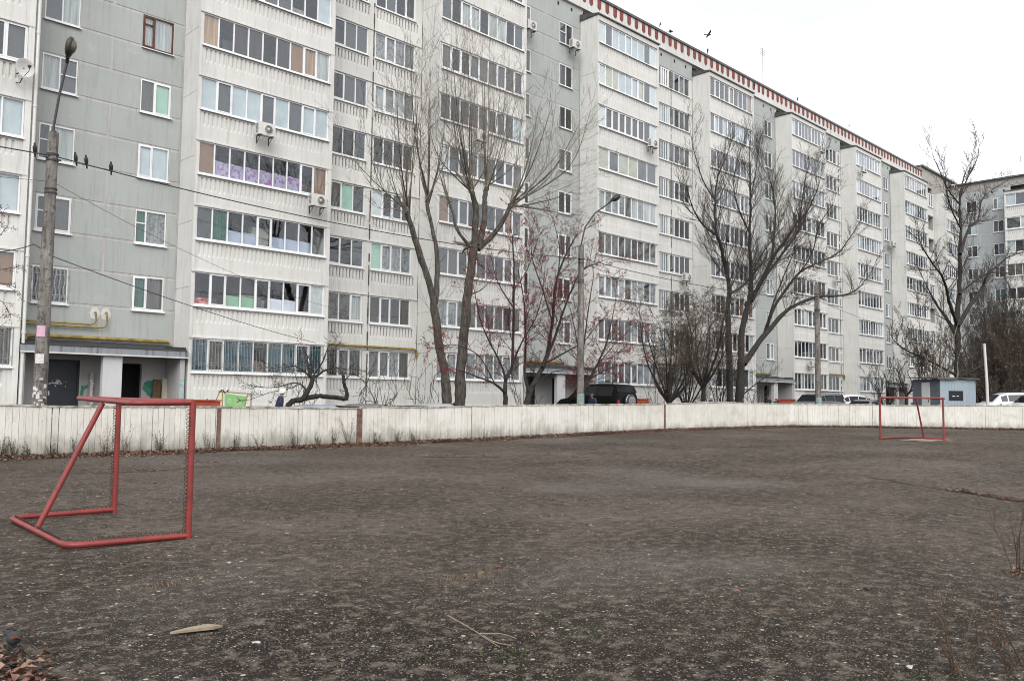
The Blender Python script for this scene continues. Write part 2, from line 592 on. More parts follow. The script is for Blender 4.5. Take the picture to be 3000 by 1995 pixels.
def sill_mesh(w):
    b = MB()
    b.add([(-0.04, 0.02, 0.0), (w+0.04, 0.02, 0.0), (w+0.04, -0.12, -0.05), (-0.04, -0.12, -0.05),
           (-0.04, 0.02, -0.02), (w+0.04, 0.02, -0.02), (w+0.04, -0.12, -0.085), (-0.04, -0.12, -0.085)],
          [(0, 3, 2, 1), (4, 5, 6, 7), (3, 7, 6, 2), (0, 4, 7, 3), (1, 2, 6, 5)])
    return b.mesh('sill', MAT['pvc'])

def grille_mesh(w, h, kind):
    b = MB()
    t = 0.007
    n = int(w/0.145)
    for i in range(n+1):
        x = w*i/n
        if kind == 'scroll':
            pts = [(x+0.025*math.sin(z*8+i), -0.08, 0.03+z) for z in np.linspace(0, h-0.06, 12)]
            b.tube(pts, 0.012, 4, caps=False)
        else:
            b.box(x-t, x+t, -0.09, -0.09+2*t, 0.02, h-0.02)
    for z in ((0.28, 0.36, h-0.25) if kind == 'bars' else (0.3, h-0.3)):
        b.box(0, w, -0.095, -0.081, z-t, z+t)
    for i in range(n):
        if kind == 'bars' and i % 2 == 0 or kind == 'scroll':
            x = w*(i+0.5)/n
            for zc in (0.20, h-0.16):
                b.tube([(x+0.06*math.cos(a), -0.085, zc+0.045*math.sin(a)) for a in np.linspace(0, math.pi*1.0, 6)], 0.007, 4, caps=False)
    return b.mesh('grille', MAT['whiteiron'] if kind == 'scroll' else MAT['iron2'])
MAT['iron2'] = plain('grille_paint', (0.30, 0.30, 0.28), 0.5, 0.2)

def ribbed_mesh(w, h, name='parapet_panel', ribs=True, thick=0.14, ribh=0.58, top=0.16):
    """front at y=0; vertical grooves cast into the upper part"""
    def f():
        b = MB()
        if not ribs:
            b.box(0, w, 0, thick, 0, h)
            return b.mesh(name, MAT['white_panel'])
        z1, z0 = h-top, h-top-ribh
        b.box(0, w, 0.0, thick, z1, h)
        # lower band with slight lip
        b.box(0, w, 0.0, thick, 0.06, z0)
        b.box(0, w, -0.045, thick, 0, 0.06)
        m_ = 0.16
        b.box(0, m_, 0, thick, z0, z1); b.box(w-m_, w, 0, thick, z0, z1)
        n = int(round((w-2*m_)/0.2))
        p = (w-2*m_)/n
        b.quad((m_, 0.05, z0), (w-m_, 0.05, z0), (w-m_, 0.05, z1), (m_, 0.05, z1))
        for i in range(n):
            x = m_+i*p
            a, c = x+p*0.32, x+p
            # rib with bevelled flank: shallow wedge growing toward the bottom
            b.add([(a, 0.05, z0), (a+p*0.14, 0.0, z0), (c-p*0.02, 0.0, z0), (c, 0.05, z0),
                   (a, 0.05, z1), (a+p*0.14, 0.0, z1), (c-p*0.02, 0.0, z1), (c, 0.05, z1)],
                  [(0, 1, 5, 4), (1, 2, 6, 5), (2, 3, 7, 6)])
            # groove foot runs out in a slope
            b.quad((x-p*0.02, 0.05, z0+0.14), (a, 0.05, z0+0.14), (a+p*0.14, -0.001, z0), (x-p*0.02, -0.001, z0))
        return b.mesh(name, MAT['white_panel'])
    return cached(('rib', round(w, 3), round(h, 3), ribs, thick), f)

def box_mesh(name, w, d, h, mat):
    def f():
        b = MB(); b.box(0, w, 0, d, 0, h)
        return b.mesh(name, MAT[mat])
    return cached((name, round(w, 3), round(d, 3), round(h, 3), mat), f)

REC = 1.5
CABM = [plain('cabinet_paint', c_, .7, var=.4, scale=3, vec='pos') for c_ in ((.30, .20, .11), (.45, .43, .38), (.05, .045, .04), (.14, .17, .19), (.40, .14, .08), (.12, .07, .04))]
def pick(r, wts):
    t = r.random()*sum(wts.values())
    for k, x in wts.items():
        t -= x
        if t <= 0: return k
    return 'd'
WT = {'d': 5, 'k': 1.8, 'g': 2.2, 'c': 1.2, 'l': 1.6, 'm': 0.7, 'b': 0.7, 'n': 0.25, 't': 0.15, 'w': 0.15}
STY = [dict(WT), dict(WT), {'d': 1}, {'g': 5, 'd': 2}, {'c': 3, 'l': 2, 'd': 1}, {'b': 3, 'g': 2}, {'m': 3, 'd': 3}, {'k': 4, 'l': 1, 'd': 2}, {'d': 5, 'l': 1}, {'d': 3, 'n': 0.5}]
NINE = [1]*9
def bay_unit(root, u, w, floors, special, far, zr=0, top=True, panelmat=None):
    v = 0
    zt = sill(floors-1)+WH
    pil = 0.13
    x0, x1 = u+pil, u+w-0.24
    ww = x1-x0
    # joined ledges, side walls (right), pilasters
    b = MB()
    b.box(u+w-0.2, u+w, -0.045, 0.14, 0.35, zt+0.32)
    b.box(u, u+pil, -0.02, 0.14, 0.35, zt+0.32)
    o = b.obj('pilaster', MAT['white_panel'], root)
    b = MB()
    for k in range(floors+1):
        z = sill(k)-1.39 if k else 0.35
        for (a, c) in ((u-0.006, u+pil+0.006), (u+w-0.206, u+w+0.006)):
            b.box(a, c, -0.055, -0.01, z-0.03, z+0.02)
    o_ = b.obj('joint_collar', MAT['mortar'], root); o_['kind'] = 'stuff'
    for k in range(floors):
        zb = sill(k-1)+WH if k else 1.05
        zt_ = sill(k)-0.0
        h = zt_-zb
        inst('parapet_panel', ribbed_mesh(x1-x0+0.04, h, ribs=True), root, (x0, 0.012, zb))
        # window
        key = (round(u, 1), k)
        r = random.Random(int(u*37)*31+k*7+3)
        if key in special:
            divs, kinds, opts = special[key]
        else:
            st = STY[r.randrange(len(STY))]
            nn = r.choice([8, 9, 9, 9, 10, 7]) if u > 30 else 9
            kinds = ''.join(pick(r, st) for _ in range(nn))
            if r.random() < 0.18: kinds = 'w'+kinds[1:-1]+'w'
            divs, opts = [1]*nn, {}
        ind = (not far) and (opts.get('ind', True))
        add_window(root, x0, 0.03, zt_, ww+0.03, WH, divs, kinds, ind, **{a: c for a, c in opts.items() if a != 'ind'})
    # left side face: one panel per storey
    for k in range(floors):
        zb = sill(k-1)+0.75 if k else 0.35
        z2 = sill(k)+0.75 if k < floors-1 else zt+0.35
        inst('side_panel', box_mesh('side_panel', 0.12, REC-0.14, z2-zb-0.02, 'white_panel'), root, (u, 0.145, zb+0.01))
    b = MB()
    b.box(u+w-0.12, u+w, 0.145, REC, 0.35, zt+0.32)
    b.box(u+0.02, u+0.1, 0.16, REC-0.02, 0.35, zt+0.3)          # backing of the joints
    b.obj('side_wall', MAT['white_panel'], root)
    # interior floors and back wall
    b = MB()
    for k in range(floors):
        b.box(u+0.12, u+w-0.12, 0.16, REC+0.1, sill(k)-1.2, sill(k)-1.0)
    b.box(u+0.12, u+w-0.12, 0.12, REC+0.1, zt+0.02, zt+0.2)
    b.box(u+0.12, u+w-0.12, 1.30, 1.38, 0.35, zt)
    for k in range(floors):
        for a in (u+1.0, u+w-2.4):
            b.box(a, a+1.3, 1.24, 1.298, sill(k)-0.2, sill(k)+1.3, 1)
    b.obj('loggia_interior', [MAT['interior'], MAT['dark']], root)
    if not far:
        rc = random.Random(int(u*7))
        for k in range(floors):
            for q in range(4):
                cw, ch = rc.uniform(.25, .9), rc.uniform(.35, 1.15)
                cx = u+.3+rc.random()*(w-1.4); cy = rc.uniform(.55, .95)
                b = MB(); b.box(cx, cx+cw, cy, cy+.3, sill(k)-.99, sill(k)-.15+ch)
                b.obj('cabinet', CABM[rc.randrange(len(CABM))], root)
    if top:
        b = MB()
        b.box(u-0.07, u+w+0.07, -0.14, REC-0.004, zt+0.36, zt+0.43)
        b.add([(u-0.07, -0.14, zt+0.43), (u+w+0.07, -0.14, zt+0.43), (u+w+0.07, REC-0.01, zt+0.80), (u-0.07, REC-0.01, zt+0.80),
               (u-0.07, REC-0.01, zt+0.43), (u+w+0.07, REC-0.01, zt+0.43)], [(0, 1, 2, 3), (0, 3, 4), (1, 5, 2)])
        b.obj('bay_roof', MAT['flash'], root)
        b = MB()
        b.box(u+0.01, u+w-0.01, -0.04, 0.12, zt+0.02, zt+0.35)
        b.obj('bay_lintel', MAT['white_panel'], root)

def grey_unit(root, u, w, floors, special, far, mat='grey_panel', entrance=True, wins=(0.7, 4.2), ww=1.28, split=2.95, dz=-0.25):
    v = REC
    J = 0.06                                      # half joint
    x1a, x1b = u+wins[0], u+wins[0]+ww
    x2a = u+w-0.5-ww if w > 5 else None
    if w > 6.4: x2a = u+4.65
    x2b = (x2a+ww) if x2a else None
    b = MB()
    b.box(u-0.3, u+w+0.3, v+0.055, v+0.1, 3.2, sill(0)+dz+ST-0.0)
    k0 = 1 if entrance else 0
    for k in range(k0, floors):
        z = sill(k)+dz
        for (a, c) in ((u-0.3, x1a), (x1b, x2a if x2a else u+w+0.3)) + (((x2b, u+w+0.3),) if x2a else ()):
            b.box(a, c, v+0.055, v+0.1, z, z+WH)
        b.box(u-0.3, u+w+0.3, v+0.055, v+0.1, z+WH, z+ST if k < floors-1 else 27.5)
    if not entrance:
        b.box(u-0.3, u+w+0.3, v+0.055, v+0.1, 0.35, sill(0)+dz)
    o = b.obj('joint_backing', MAT['mortar'], root)
    def panel(a, c, z0, z1, name='wall_panel'):
        inst(name, box_mesh(name, c-a-2*J, 0.12, z1-z0-2*J, mat), root, (a+J, v-0.002+0.04, z0+J))
    sp = u+split+0.15
    if entrance:
        z1 = sill(1)+dz
        panel(u, sp, 3.35, z1); panel(sp, u+w, 3.35, z1)
    else:
        panel(u, sp, 0.4, sill(0)+dz); panel(sp, u+w, 0.4, sill(0)+dz)
    for k in range(k0, floors):
        z = sill(k)+dz
        panel(u, x1a, z, z+WH); panel(x1b, x2a if x2a else u+w, z, z+WH)
        if x2a: panel(x2b, u+w, z, z+WH)
        zt = z+ST if k < floors-1 else 27.48
        panel(u, sp, z+WH, zt); panel(sp, u+w, z+WH, zt)
        for j, xa in enumerate([x1a, x2a] if x2a else [x1a]):
            key = (round(u, 1), k, j)
            r = random.Random(int(u*53)*17+k*5+j)
            if key in special: divs, kinds, opts = special[key]
            else:
                st = STY[r.randrange(len(STY))]
                kinds = ''.join(pick(r, st) for _ in range(2))
                divs = r.choice([[1, 1], [1, 1], [0.8, 1.2], [1.15, 0.85]])
                opts = {}
            add_window(root, xa-0.01, v+0.055, z+0.0, ww+0.02, WH, divs, kinds, not far, **opts)
    b = MB()                                       # dark rooms behind windows
    b.box(u, u+w, v+0.9, v+0.95, 0.4, 27)
    for k in range(k0, floors):
        z = sill(k)+dz
        b.box(u, u+w, v+0.12, v+0.9, z-0.9, z-0.8)
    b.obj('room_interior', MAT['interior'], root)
    b = MB()                                       # attic vents
    for q in (0.9, 2.5, 4.4, 5.7):
        if q < w-0.3: b.box(u+q, u+q+0.17, v-0.006+0.04, v+0.03+0.04, 26.98, 27.22)
    b.obj('attic_vent', MAT['dark'], root)

def white_unit(root, u, w, floors, special, far, groups=((0.22, 2.75), (3.45, 2.75)), pipe=True):
    v = REC
    zt = sill(floors-1)+WH
    half = groups[0][0]+groups[0][1]+0.34
    for k in range(floors):
        z = sill(k)
        zb = sill(k-1)+WH if k else 1.05
        for (a, c) in ((0, half), (half, w)):
            if c-a > 0.3:
                inst('parapet_panel', ribbed_mesh(c-a-0.05, z-zb-0.02, ribs=True), root, (u+a+0.025, v+0.02, zb+0.01))
        edges = [0]
        for (g, gw) in groups: edges += [g, g+gw]
        edges.append(w)
        for i in range(0, len(edges), 2):
            a, c = edges[i], edges[i+1]
            if c-a > 0.06:
                inst('pier_panel', box_mesh('pier_panel', c-a-0.004, 0.12, WH+0.01, 'white_panel'), root, (u+a+0.002, v+0.024, z-0.006))
        for j, (g, gw) in enumerate(groups):
            key = (round(u, 1), k, j)
            r = random.Random(int(u*91)*13+k*3+j)
            if key in special: divs, kinds, opts = special[key]
            else:
                st = STY[r.randrange(len(STY))]
                nn = 4
                kinds = ''.join(pick(r, st) for _ in range(nn)); divs = [1]*nn; opts = {}
            add_window(root, u+g, v+0.05, z, gw, WH, divs, kinds, not far, **opts)
    b = MB()
    b.box(u, u+w, v+1.0, v+1.05, 0.4, zt+0.5)
    b.box(u+half-0.1, u+half+0.1, v+0.16, v+1.0, 0.4, zt)
    for k in range(floors): b.box(u, u+w, v+0.16, v+1.0, sill(k)-1.2, sill(k)-1.0)
    b.box(u, u+w, v+0.16, v+1.0, zt+0.02, zt+0.1)
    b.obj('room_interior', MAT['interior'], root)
    b = MB()
    b.box(u, u+w, v+0.06, v+0.16, 1.0, sill(0)-0.02)
    for k in range(1, floors): b.box(u, u+w, v+0.07, v+0.16, sill(k-1)+WH+0.002, sill(k)-0.02)
    b.obj('joint_backing', MAT['mortar'], root)
    for (a, c) in ((0, half), (half, w)):
        inst('attic_panel', box_mesh('attic_panel', c-a-0.05, 0.12, 27.5-zt-0.06, 'grey_panel'), root, (u+a+0.025, v+0.02, zt+0.03))
    b = MB(); b.box(u, u+w, v+0.06, v+0.16, zt, 27.5); b.obj('joint_backing', MAT['mortar'], root)
    b = MB()
    for q in (0.8, 2.4, 4.1, 5.6):
        b.box(u+q, u+q+0.17, v-0.006+0.02, v+0.03+0.02, 26.98, 27.22)
    b.obj('attic_vent', MAT['dark'], root)
    # vertical joint with worn sealant
    b = MB()
    rr_ = random.Random(int(u))
    z = 1.1
    while z < zt:
        h = rr_.uniform(0.15, 0.5)
        if rr_.random() < 0.75: b.box(u+half-0.02-rr_.random()*0.02, u+half+0.02+rr_.random()*0.02, v+0.002, v+0.03, z, z+h)
        z += h
    o_ = b.obj('joint_sealant', MAT['joint_dark'], root); o_['kind'] = 'stuff'
    if pipe:
        b = MB()
        z = sill(0)+WH+0.16
        b.tube([(u+0.1, v-0.1, z), (u+w-0.25, v-0.1, z), (u+w-0.1, v-0.1, z-0.1), (u+w-0.1, v-0.1, z-0.42)], 0.06, 8)
        b.obj('gas_pipe', MAT['gas'], root)
MAT['joint_dark'] = plain('old_sealant', (0.09, 0.075, 0.06), 0.9, var=0.6, scale=6, vec='pos')

def entrance_unit(root, u, w, detail=False):
    """porch: canopy slab with felt roof, two cheeks, a pillar, door and dark opening"""
    b = MB()
    b.box(u+0.03, u+w-0.02, -0.15, REC+0.02, 3.05, 3.30)
    b.obj('canopy_slab', MAT['canopy'], root)
    b = MB()
    b.box(u+0.0, u+w-0.01, -0.19, -0.15, 3.01, 3.06)
    b.obj('canopy_trim', MAT['acwhite'], root)
    b = MB()
    n = 14
    vs = []
    r = random.Random(int(u))
    for i in range(n+1):
        x = u+0.03+(w-0.1)*i/n
        j = r.uniform(-0.03, 0.03)
        vs += [(x, -0.17, 3.305+j*0.3), (x, -0.1, 3.37+j), (x, 0.7, 3.45+j), (x, REC+0.03, 3.60+j*0.5)]
    fs = []
    for i in range(n):
        for k in range(3): fs.append((i*4+k, i*4+k+4, i*4+k+5, i*4+k+1))
    b.add(vs, fs)
    b.box(u+w-0.75, u+w-0.06, 0.02, 0.5, 3.3, 3.47)
    b.obj('canopy_felt', MAT['tar'], root)
    b = MB()
    b.box(u+0.05, u+0.22, -0.02, REC, 0.4, 3.05)
    b.obj('cheek_wall', MAT['porch'], root)
    b = MB()
    b.box(u+w-0.30, u+w-0.10, -0.02, REC, 0.4, 3.05)
    b.obj('cheek_wall', MAT['porch'], root)
    b = MB()
    b.box(u+2.90, u+3.62, -0.02, 0.22, 0.4, 3.05)
    b.obj('pillar', MAT['porchwhite'], root)
    # back wall with the two openings
    b = MB()
    y0, y1 = REC, REC+0.2
    b.box(u+0.22, u+1.05, y0, y1, 0.4, 3.05)
    b.box(u+1.05, u+2.55, y0, y1, 2.85, 3.05)
    b.box(u+2.55, u+4.1, y0, y1, 0.4, 3.05)
    b.box(u+4.1, u+4.95, y0, y1, 2.78, 3.05)
    b.box(u+4.95, u+w-0.3, y0, y1, 0.4, 3.05)
    b.box(u+0.0, u+w, y0+0.05, y1, 3.05, 3.4)
    b.obj('porch_wall', MAT['porch'], root)
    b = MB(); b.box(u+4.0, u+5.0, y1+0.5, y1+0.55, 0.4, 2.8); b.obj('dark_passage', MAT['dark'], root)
    b = MB()
    b.box(u+1.05, u+2.55, y0+0.08, y0+0.13, 0.4, 2.85)
    d = b.obj('door', MAT['door'], root)
    b = MB()
    b.box(u+1.36, u+1.375, y0+0.066, y0+0.079, 0.5, 2.8); b.box(u+1.05, u+1.12, y0+0.03, y0+0.079, 0.4, 2.85); b.box(u+2.48, u+2.55, y0+0.03, y0+0.079, 0.4, 2.85)
    b.box(u+1.12, u+2.48, y0+0.03, y0+0.079, 2.78, 2.85)
    b.obj('door_frame', MAT['iron'], d)
    b = MB(); b.box(u+1.45, u+1.50, y0+0.02, y0+0.079, 1.45, 1.62); b.obj('handle', MAT['acwhite'], d)
    if detail:
        r = random.Random(3)
        b = MB()
        for i in range(26):
            x = u+1.55+r.gauss(0.22, 0.16); z = 1.95+r.gauss(0, 0.07)
            s_, t_ = r.uniform(0.02, 0.09), r.uniform(0.015, 0.05)
            yy = y0+0.072-0.0003*i
            b.quad((x, yy, z), (x+s_, yy, z+r.uniform(-.02, .02)), (x+s_, yy, z+t_), (x, yy, z+t_+r.uniform(-.02, .02)))
        for i in range(12):
            x = u+1.10+r.uniform(0, 0.2); z = 1.5+r.gauss(0, 0.12); yy = y0+0.064-0.0003*i
            b.quad((x, yy, z), (x+.07, yy, z+.01), (x+.06, yy, z+.05), (x, yy, z+.04))
        b.obj('torn_notice', MAT['paper'], d)
        def splash(name, pts, y, mat='teal'):
            bb = MB()
            c = (sum(p[0] for p in pts)/len(pts), y, sum(p[1] for p in pts)/len(pts))
            vs = [c]
            rr_ = random.Random(len(pts))
            ring = []
            for i in range(len(pts)):
                a, q = Vector(pts[i]), Vector(pts[(i+1) % len(pts)])
                for k in range(5):
                    t = k/5
                    p = a.lerp(q, t)
                    ring.append((p.x+rr_.uniform(-.012, .012), y, p.y+rr_.uniform(-.012, .012)))
            vs += ring
            n_ = len(ring)
            bb.add(vs, [(0, 1+i, 1+(i+1) % n_) for i in range(n_)])
            bb.obj(name, MAT[mat], root)
        f = REC-0.003
        splash('paint_patch', [(u+5.05, 2.0), (u+5.0, 1.75), (u+5.2, 1.5), (u+5.4, 1.42), (u+5.6, 1.3), (u+5.75, 1.35), (u+5.85, 1.9), (u+5.7, 2.05), (u+5.5, 2.02), (u+5.4, 2.1), (u+5.2, 2.1)], f)
        splash('paint_patch', [(u+2.62, 1.85), (u+2.60, 1.45), (u+2.68, 1.4), (u+2.74, 1.7), (u+2.88, 1.78), (u+2.86, 1.88), (u+2.75, 1.82)], f)
        splash('paint_patch', [(u+0.24, 1.55), (u+0.24, 0.45), (u+0.62, 0.45), (u+0.60, 1.0), (u+0.45, 1.35)], f)
        splash('paint_patch', [(u+3.45, 0.9), (u+3.44, 1.2), (u+3.52, 1.28), (u+3.6, 1.2), (u+3.58, 0.9)], -0.024)
        bb = MB()
        r2 = random.Random(5)
        for i in range(20):
            x = u+w-0.295+r2.uniform(0, 0.13); z = 0.5+r2.random()*1.55
            bb.quad((x, -0.023-0.0004*i, z), (x+0.05, -0.023-0.0004*i, z), (x+0.055, -0.023-0.0004*i, z+0.18), (x-0.01, -0.023-0.0004*i, z+0.16))
        bb.obj('flaking_paint', MAT['paleteal'], root)
        bb = MB()
        for i in range(9):
            x = u+2.96+r2.uniform(-0.03, 0.03); z = 1.1+i*0.11
            bb.box(x-0.08, x+0.02, REC-0.30-0.0, REC-0.29, z, z+0.10)
        # notices hang on the pillar's side board
        bb.obj('notice', MAT['paper'], root)
        # electrical panel with stripes behind pillar
        bb = MB()
        bb.box(u+2.86, u+2.98, REC-0.28, REC-0.004, 0.9, 2.35)
        bb.obj('notice_board', MAT['porch'], root)
        # gas pipes above the canopy
        g = MB()
        y = REC-0.12
        g.tube([(u+0.55, y, 3.42), (u+0.55, y, 3.62), (u+0.62, y, 3.71), (u+0.9, y, 3.74), (u+5.9, y, 3.74), (u+6.0, y, 3.70)], 0.075, 10)
        for s_, zt in ((3.02, 4.78), (3.44, 4.80)):
            zl = 4.28 if s_ < 3.2 else 4.17
            g.tube([(u+s_, y+0.14, zt), (u+s_, y+0.03, zt), (u+s_, y, zt-0.05), (u+s_, y, zl+0.16), (u+s_-0.05, y, zl+0.05), (u+s_-0.18, y, zl), (u+0.45, y, zl), (u+0.3, y, zl-0.1), (u+0.3, y, 3.4)], 0.034, 8)
        g.obj('gas_pipe', MAT['gas'], root)
        for s_ in (3.02, 3.44):
            bb = MB()
            n_ = 18
            bb.add([(u+s_, REC+0.035, 4.75)] + [(u+s_+(0.19+0.02*math.sin(i*3))*math.cos(i*2*math.pi/n_), REC+0.035, 4.75+(0.25+0.03*math.sin(i*2.3))*math.sin(i*2*math.pi/n_)) for i in range(n_)],
                   [(0, 1+(i+1) % n_, 1+i) for i in range(n_)])
            bb.obj('plaster_patch', MAT['acwhite'], root)
    else:
        g = MB()
        g.tube([(u+0.3, REC-0.12, 3.74), (u+5.0, REC-0.12, 3.74)], 0.075, 8)
        g.obj('gas_pipe', MAT['gas'], root)
MAT['canopy'] = wallmat('stained_slab', (0.26, 0.28, 0.30), (0.05, 0.055, 0.065), 0.95, (0.12, 0.13, 0.14))
MAT['porchwhite'] = wallmat('porch_white', (0.52, 0.52, 0.53), (0.38, 0.38, 0.38), 0.3)
MAT['paleteal'] = plain('pale_teal_flakes', (0.33, 0.52, 0.52), 0.8, var=0.5, scale=9, vec='pos')

def cornice(root, u0, u1, teeth=True):
    v = REC-0.12
    b = MB()
    pan = 3.3
    n = max(1, int(round((u1-u0)/pan)))
    pw = (u1-u0)/n
    for i in range(n):
        inst('cornice_panel', box_mesh('cornice_panel', pw-0.012, 0.3, 1.16, 'white_panel'), root, (u0+i*pw+0.006, v, 27.5))
    b.box(u0-0.05, u1, v-0.10, v+0.5, 28.66, 28.74)
    b.box(u0-0.05, u1, v-0.06, v+0.5, 28.74, 28.86)
    b.obj('roof_edge', MAT['flash'], root)
    if teeth:
        tm = MB()
        w = 0.36
        f = [(0, 0.14), (w/2, 0), (w, 0.14), (w, 0.72), (0, 0.72)]
        tm.add([(x, 0, z) for x, z in f]+[(x, 0.06, z) for x, z in f],
               [(0, 1, 2, 3, 4), (5, 9, 8, 7, 6), (0, 5, 6, 1), (1, 6, 7, 2), (2, 7, 8, 3), (4, 9, 5, 0)])
        tm = tm.mesh('cornice_tooth', MAT['tooth'])
        x = u0+0.3
        i = 0
        while x < u1-0.4:
            inst('cornice_tooth', tm, root, (x, v-0.04, 27.93))
            i += 1
            x += 0.86 if i % 4 else 0.72

# ---- long block
long_b = empty('apartment_building', (0, 34.05, 0), 0,
   'long nine-storey white and grey-green panel block with red teeth along its roof edge', 'building')
SP = {}
def sp_bay(u, k, kinds, **o): SP[(round(u, 1), k)] = ([1]*len(kinds), kinds, o)
UA = 14.68
sp_bay(UA, 8, 'dgdgdgddg', ind=False); sp_bay(UA, 7, 'dgdgdgddg', ind=False)
sp_bay(UA, 6, 'dgddggddb', sash=[1])
sp_bay(UA, 5, 'tdmmdmntc', sash=[7])
sp_bay(UA, 4, 'bgbbgbgbb', sash=[1, 4, 7])
sp_bay(UA, 3, 'nppppppdn', sash=[7])
sp_bay(UA, 2, 'gehhdhhhd', sash=[4])
sp_bay(UA, 1, 'rdGGdWWdw', sash=[1, 4, 7])
sp_bay(UA, 0, 'TkTTdTTTT', sash=[1, 7], grille='bars')
US = 27.8
sp_bay(US, 8, 'dgdgdgddg', ind=False)
sp_bay(US, 7, 'gdccdccdg'); sp_bay(US, 6, 'kddgkggmm'); sp_bay(US, 5, 'mdddgdmdb'); sp_bay(US, 4, 'wdddkddgd'); sp_bay(US, 3, 'nggdkggnd')
sp_bay(US, 2, 'ggdddgdkd'); sp_bay(US, 1, 'llkkkmkdk'); sp_bay(US, 0, 'llklclllk')
UC = 41.05
sp_bay(UC, 8, 'wgbbbbbgw'); sp_bay(UC, 7, 'wyiiiiigw'[:9]); sp_bay(UC, 7, 'wyybbbygw'); sp_bay(UC, 6, 'wmmmmmmmw'); sp_bay(UC, 5, 'ygyygg', sash=[1])
sp_bay(UC, 4, 'clllkclcc'); sp_bay(UC, 3, 'kkkkkkkkk'); sp_bay(UC, 2, 'lllckccdl'); sp_bay(UC, 1, 'kddddldkl'); sp_bay(UC, 0, 'hgggggggg')
# grey near unit windows (start 8.5)
def sp_g(u, k, j, kinds, divs=(1, 1), **o): SP[(round(u, 1), k, j)] = (list(divs), kinds, o)
UG = 8.45
sp_g(UG, 6, 0, 'db', (0.9, 1.1)); sp_g(UG, 5, 0, 'gc'); sp_g(UG, 5, 1, 'cc', (0.75, 1.25), mat='brownwood', transoms=((0, 0.72),), sash=[0])
sp_g(UG, 4, 0, 'cg', (1, 1), transoms=((1, 0.5),)); sp_g(UG, 4, 1, 'ki', (0.9, 1.1))
sp_g(UG, 3, 0, 'dc', (0.6, 1.4), transoms=((0, 0.55),)); sp_g(UG, 3, 1, 'bh', (0.9, 1.1), sash=[0])
sp_g(UG, 3, 1, 'bb', (0.9, 1.1), sash=[0])
sp_g(UG, 2, 0, 'dg', (0.6, 1.4), transoms=((0, 0.55),)); sp_g(UG, 2, 1, 'el', (0.6, 1.2), transoms=((0, 0.6),))
sp_g(UG, 1, 0, 'dg', (0.6, 1.4), grille='scroll'); sp_g(UG, 1, 1, 'ek', (0.85, 1.1), sash=[0])
sp_g(34.4, 8, 1, 'gd', (1, 1), transoms=((0, 0.55),)); sp_g(34.4, 7, 1, 'gd'); sp_g(34.4, 6, 1, 'dd'); sp_g(34.4, 5, 1, 'kk'); sp_g(34.4, 4, 1, 'dd')
UW = 21.28
def sp_w(k, j, kinds, **o): SP[(round(UW, 1), k, j)] = ([1]*len(kinds), kinds, o)
sp_w(6, 0, 'ddgg', sash=[1]); sp_w(6, 1, 'llll'); sp_w(5, 0, 'ddgg', sash=[1]); sp_w(5, 1, 'clcl'); sp_w(4, 0, 'gddg'); sp_w(4, 1, 'dddk')
sp_w(3, 0, 'kcgk'); SP[(round(UW, 1), 3, 0)] = ([1]*4, 'kkig', {}); sp_w(3, 1, 'wddk'); sp_w(2, 0, 'dddg', sash=[1]); sp_w(2, 1, 'illl', sash=[1]); sp_w(1, 0, 'lkkc'); sp_w(1, 1, 'dddk', sash=[1])
sp_w(0, 0, 'gdkd', grille='bars'); sp_w(0, 1, 'kklk')
sp_w(7, 1, 'dgdg'); sp_w(7, 0, 'dgdg')
# windows out of the frame or far use joined glazing; near ones single panes
bay_unit(long_b, 1.9, 6.55, 9, {(1.9, 1): (NINE, 'dddddddnn', {}), (1.9, 2): (NINE, 'ddddddddb', {}), (1.9, 3): (NINE, 'ddddddbbb', {}), (1.9, 4): (NINE, 'ddddddddg', {}), (1.9, 5): (NINE, 'dddddddkk', {}), (1.9, 0): (NINE, 'kkkkkkkkk', {'grille': 'bars'})}, True)
grey_unit(long_b, UG, 6.23, 9, SP, False, split=3.1)
bay_unit(long_b, UA, 6.6, 9, SP, False)
white_unit(long_b, UW, 6.52, 9, SP, False, groups=((0.2, 2.78), (3.42, 2.62)))
bay_unit(long_b, US, 6.6, 9, SP, False)
grey_unit(long_b, 34.4, 6.65, 9, SP, False, split=3.2)
bay_unit(long_b, UC, 6.7, 9, SP, False)
W2 = ((2.2, 1.2), (3.5, 2.75))
white_unit(long_b, 47.75, 6.6, 9, SP, True, groups=W2)
bay_unit(long_b, 54.35, 6.6, 9, SP, True)
grey_unit(long_b, 60.95, 6.5, 9, SP, True)
bay_unit(long_b, 67.45, 6.6, 9, SP, True)
white_unit(long_b, 74.05, 6.65, 9, SP, True, groups=((2.6, 3.2), (6.0, 0.5))[:1]+((6.0, 0.45),))
bay_unit(long_b, 80.7, 6.2, 9, SP, True)
grey_unit(long_b, 86.9, 6.3, 9, SP, True)
bay_unit(long_b, 93.2, 6.9, 9, SP, True)
grey_unit(long_b, 100.1, 2.5, 9, SP, True, entrance=False, wins=(0.6, 0), ww=1.1, split=1.2)
entrance_unit(long_b, UG, 6.2, True)
entrance_unit(long_b, 34.45, 6.5)
entrance_unit(long_b, 60.95, 6.4)
entrance_unit(long_b, 86.9, 6.2)
cornice(long_b, 1.9, 102.6)
b = MB()
b.box(1.9, 102.6, REC+1.1, REC+12, 0.3, 28.6)
b.box(1.9, 102.6, REC+0.15, REC+1.1, 27.4, 28.6)
b.obj('wall', MAT['grey_panel'], long_b)
for (a, c) in ((1.95, 8.4), (UA+.05, UA+6.5), (US+.05, US+6.5), (UC+.05, UC+6.6), (54.4, 60.9), (67.5, 74.0), (80.75, 86.8), (93.25, 100.0)):
    b = MB(); b.box(a, c, 0.03, REC, 0.3, 1.07); b.obj('plinth', MAT['plinth'], long_b)
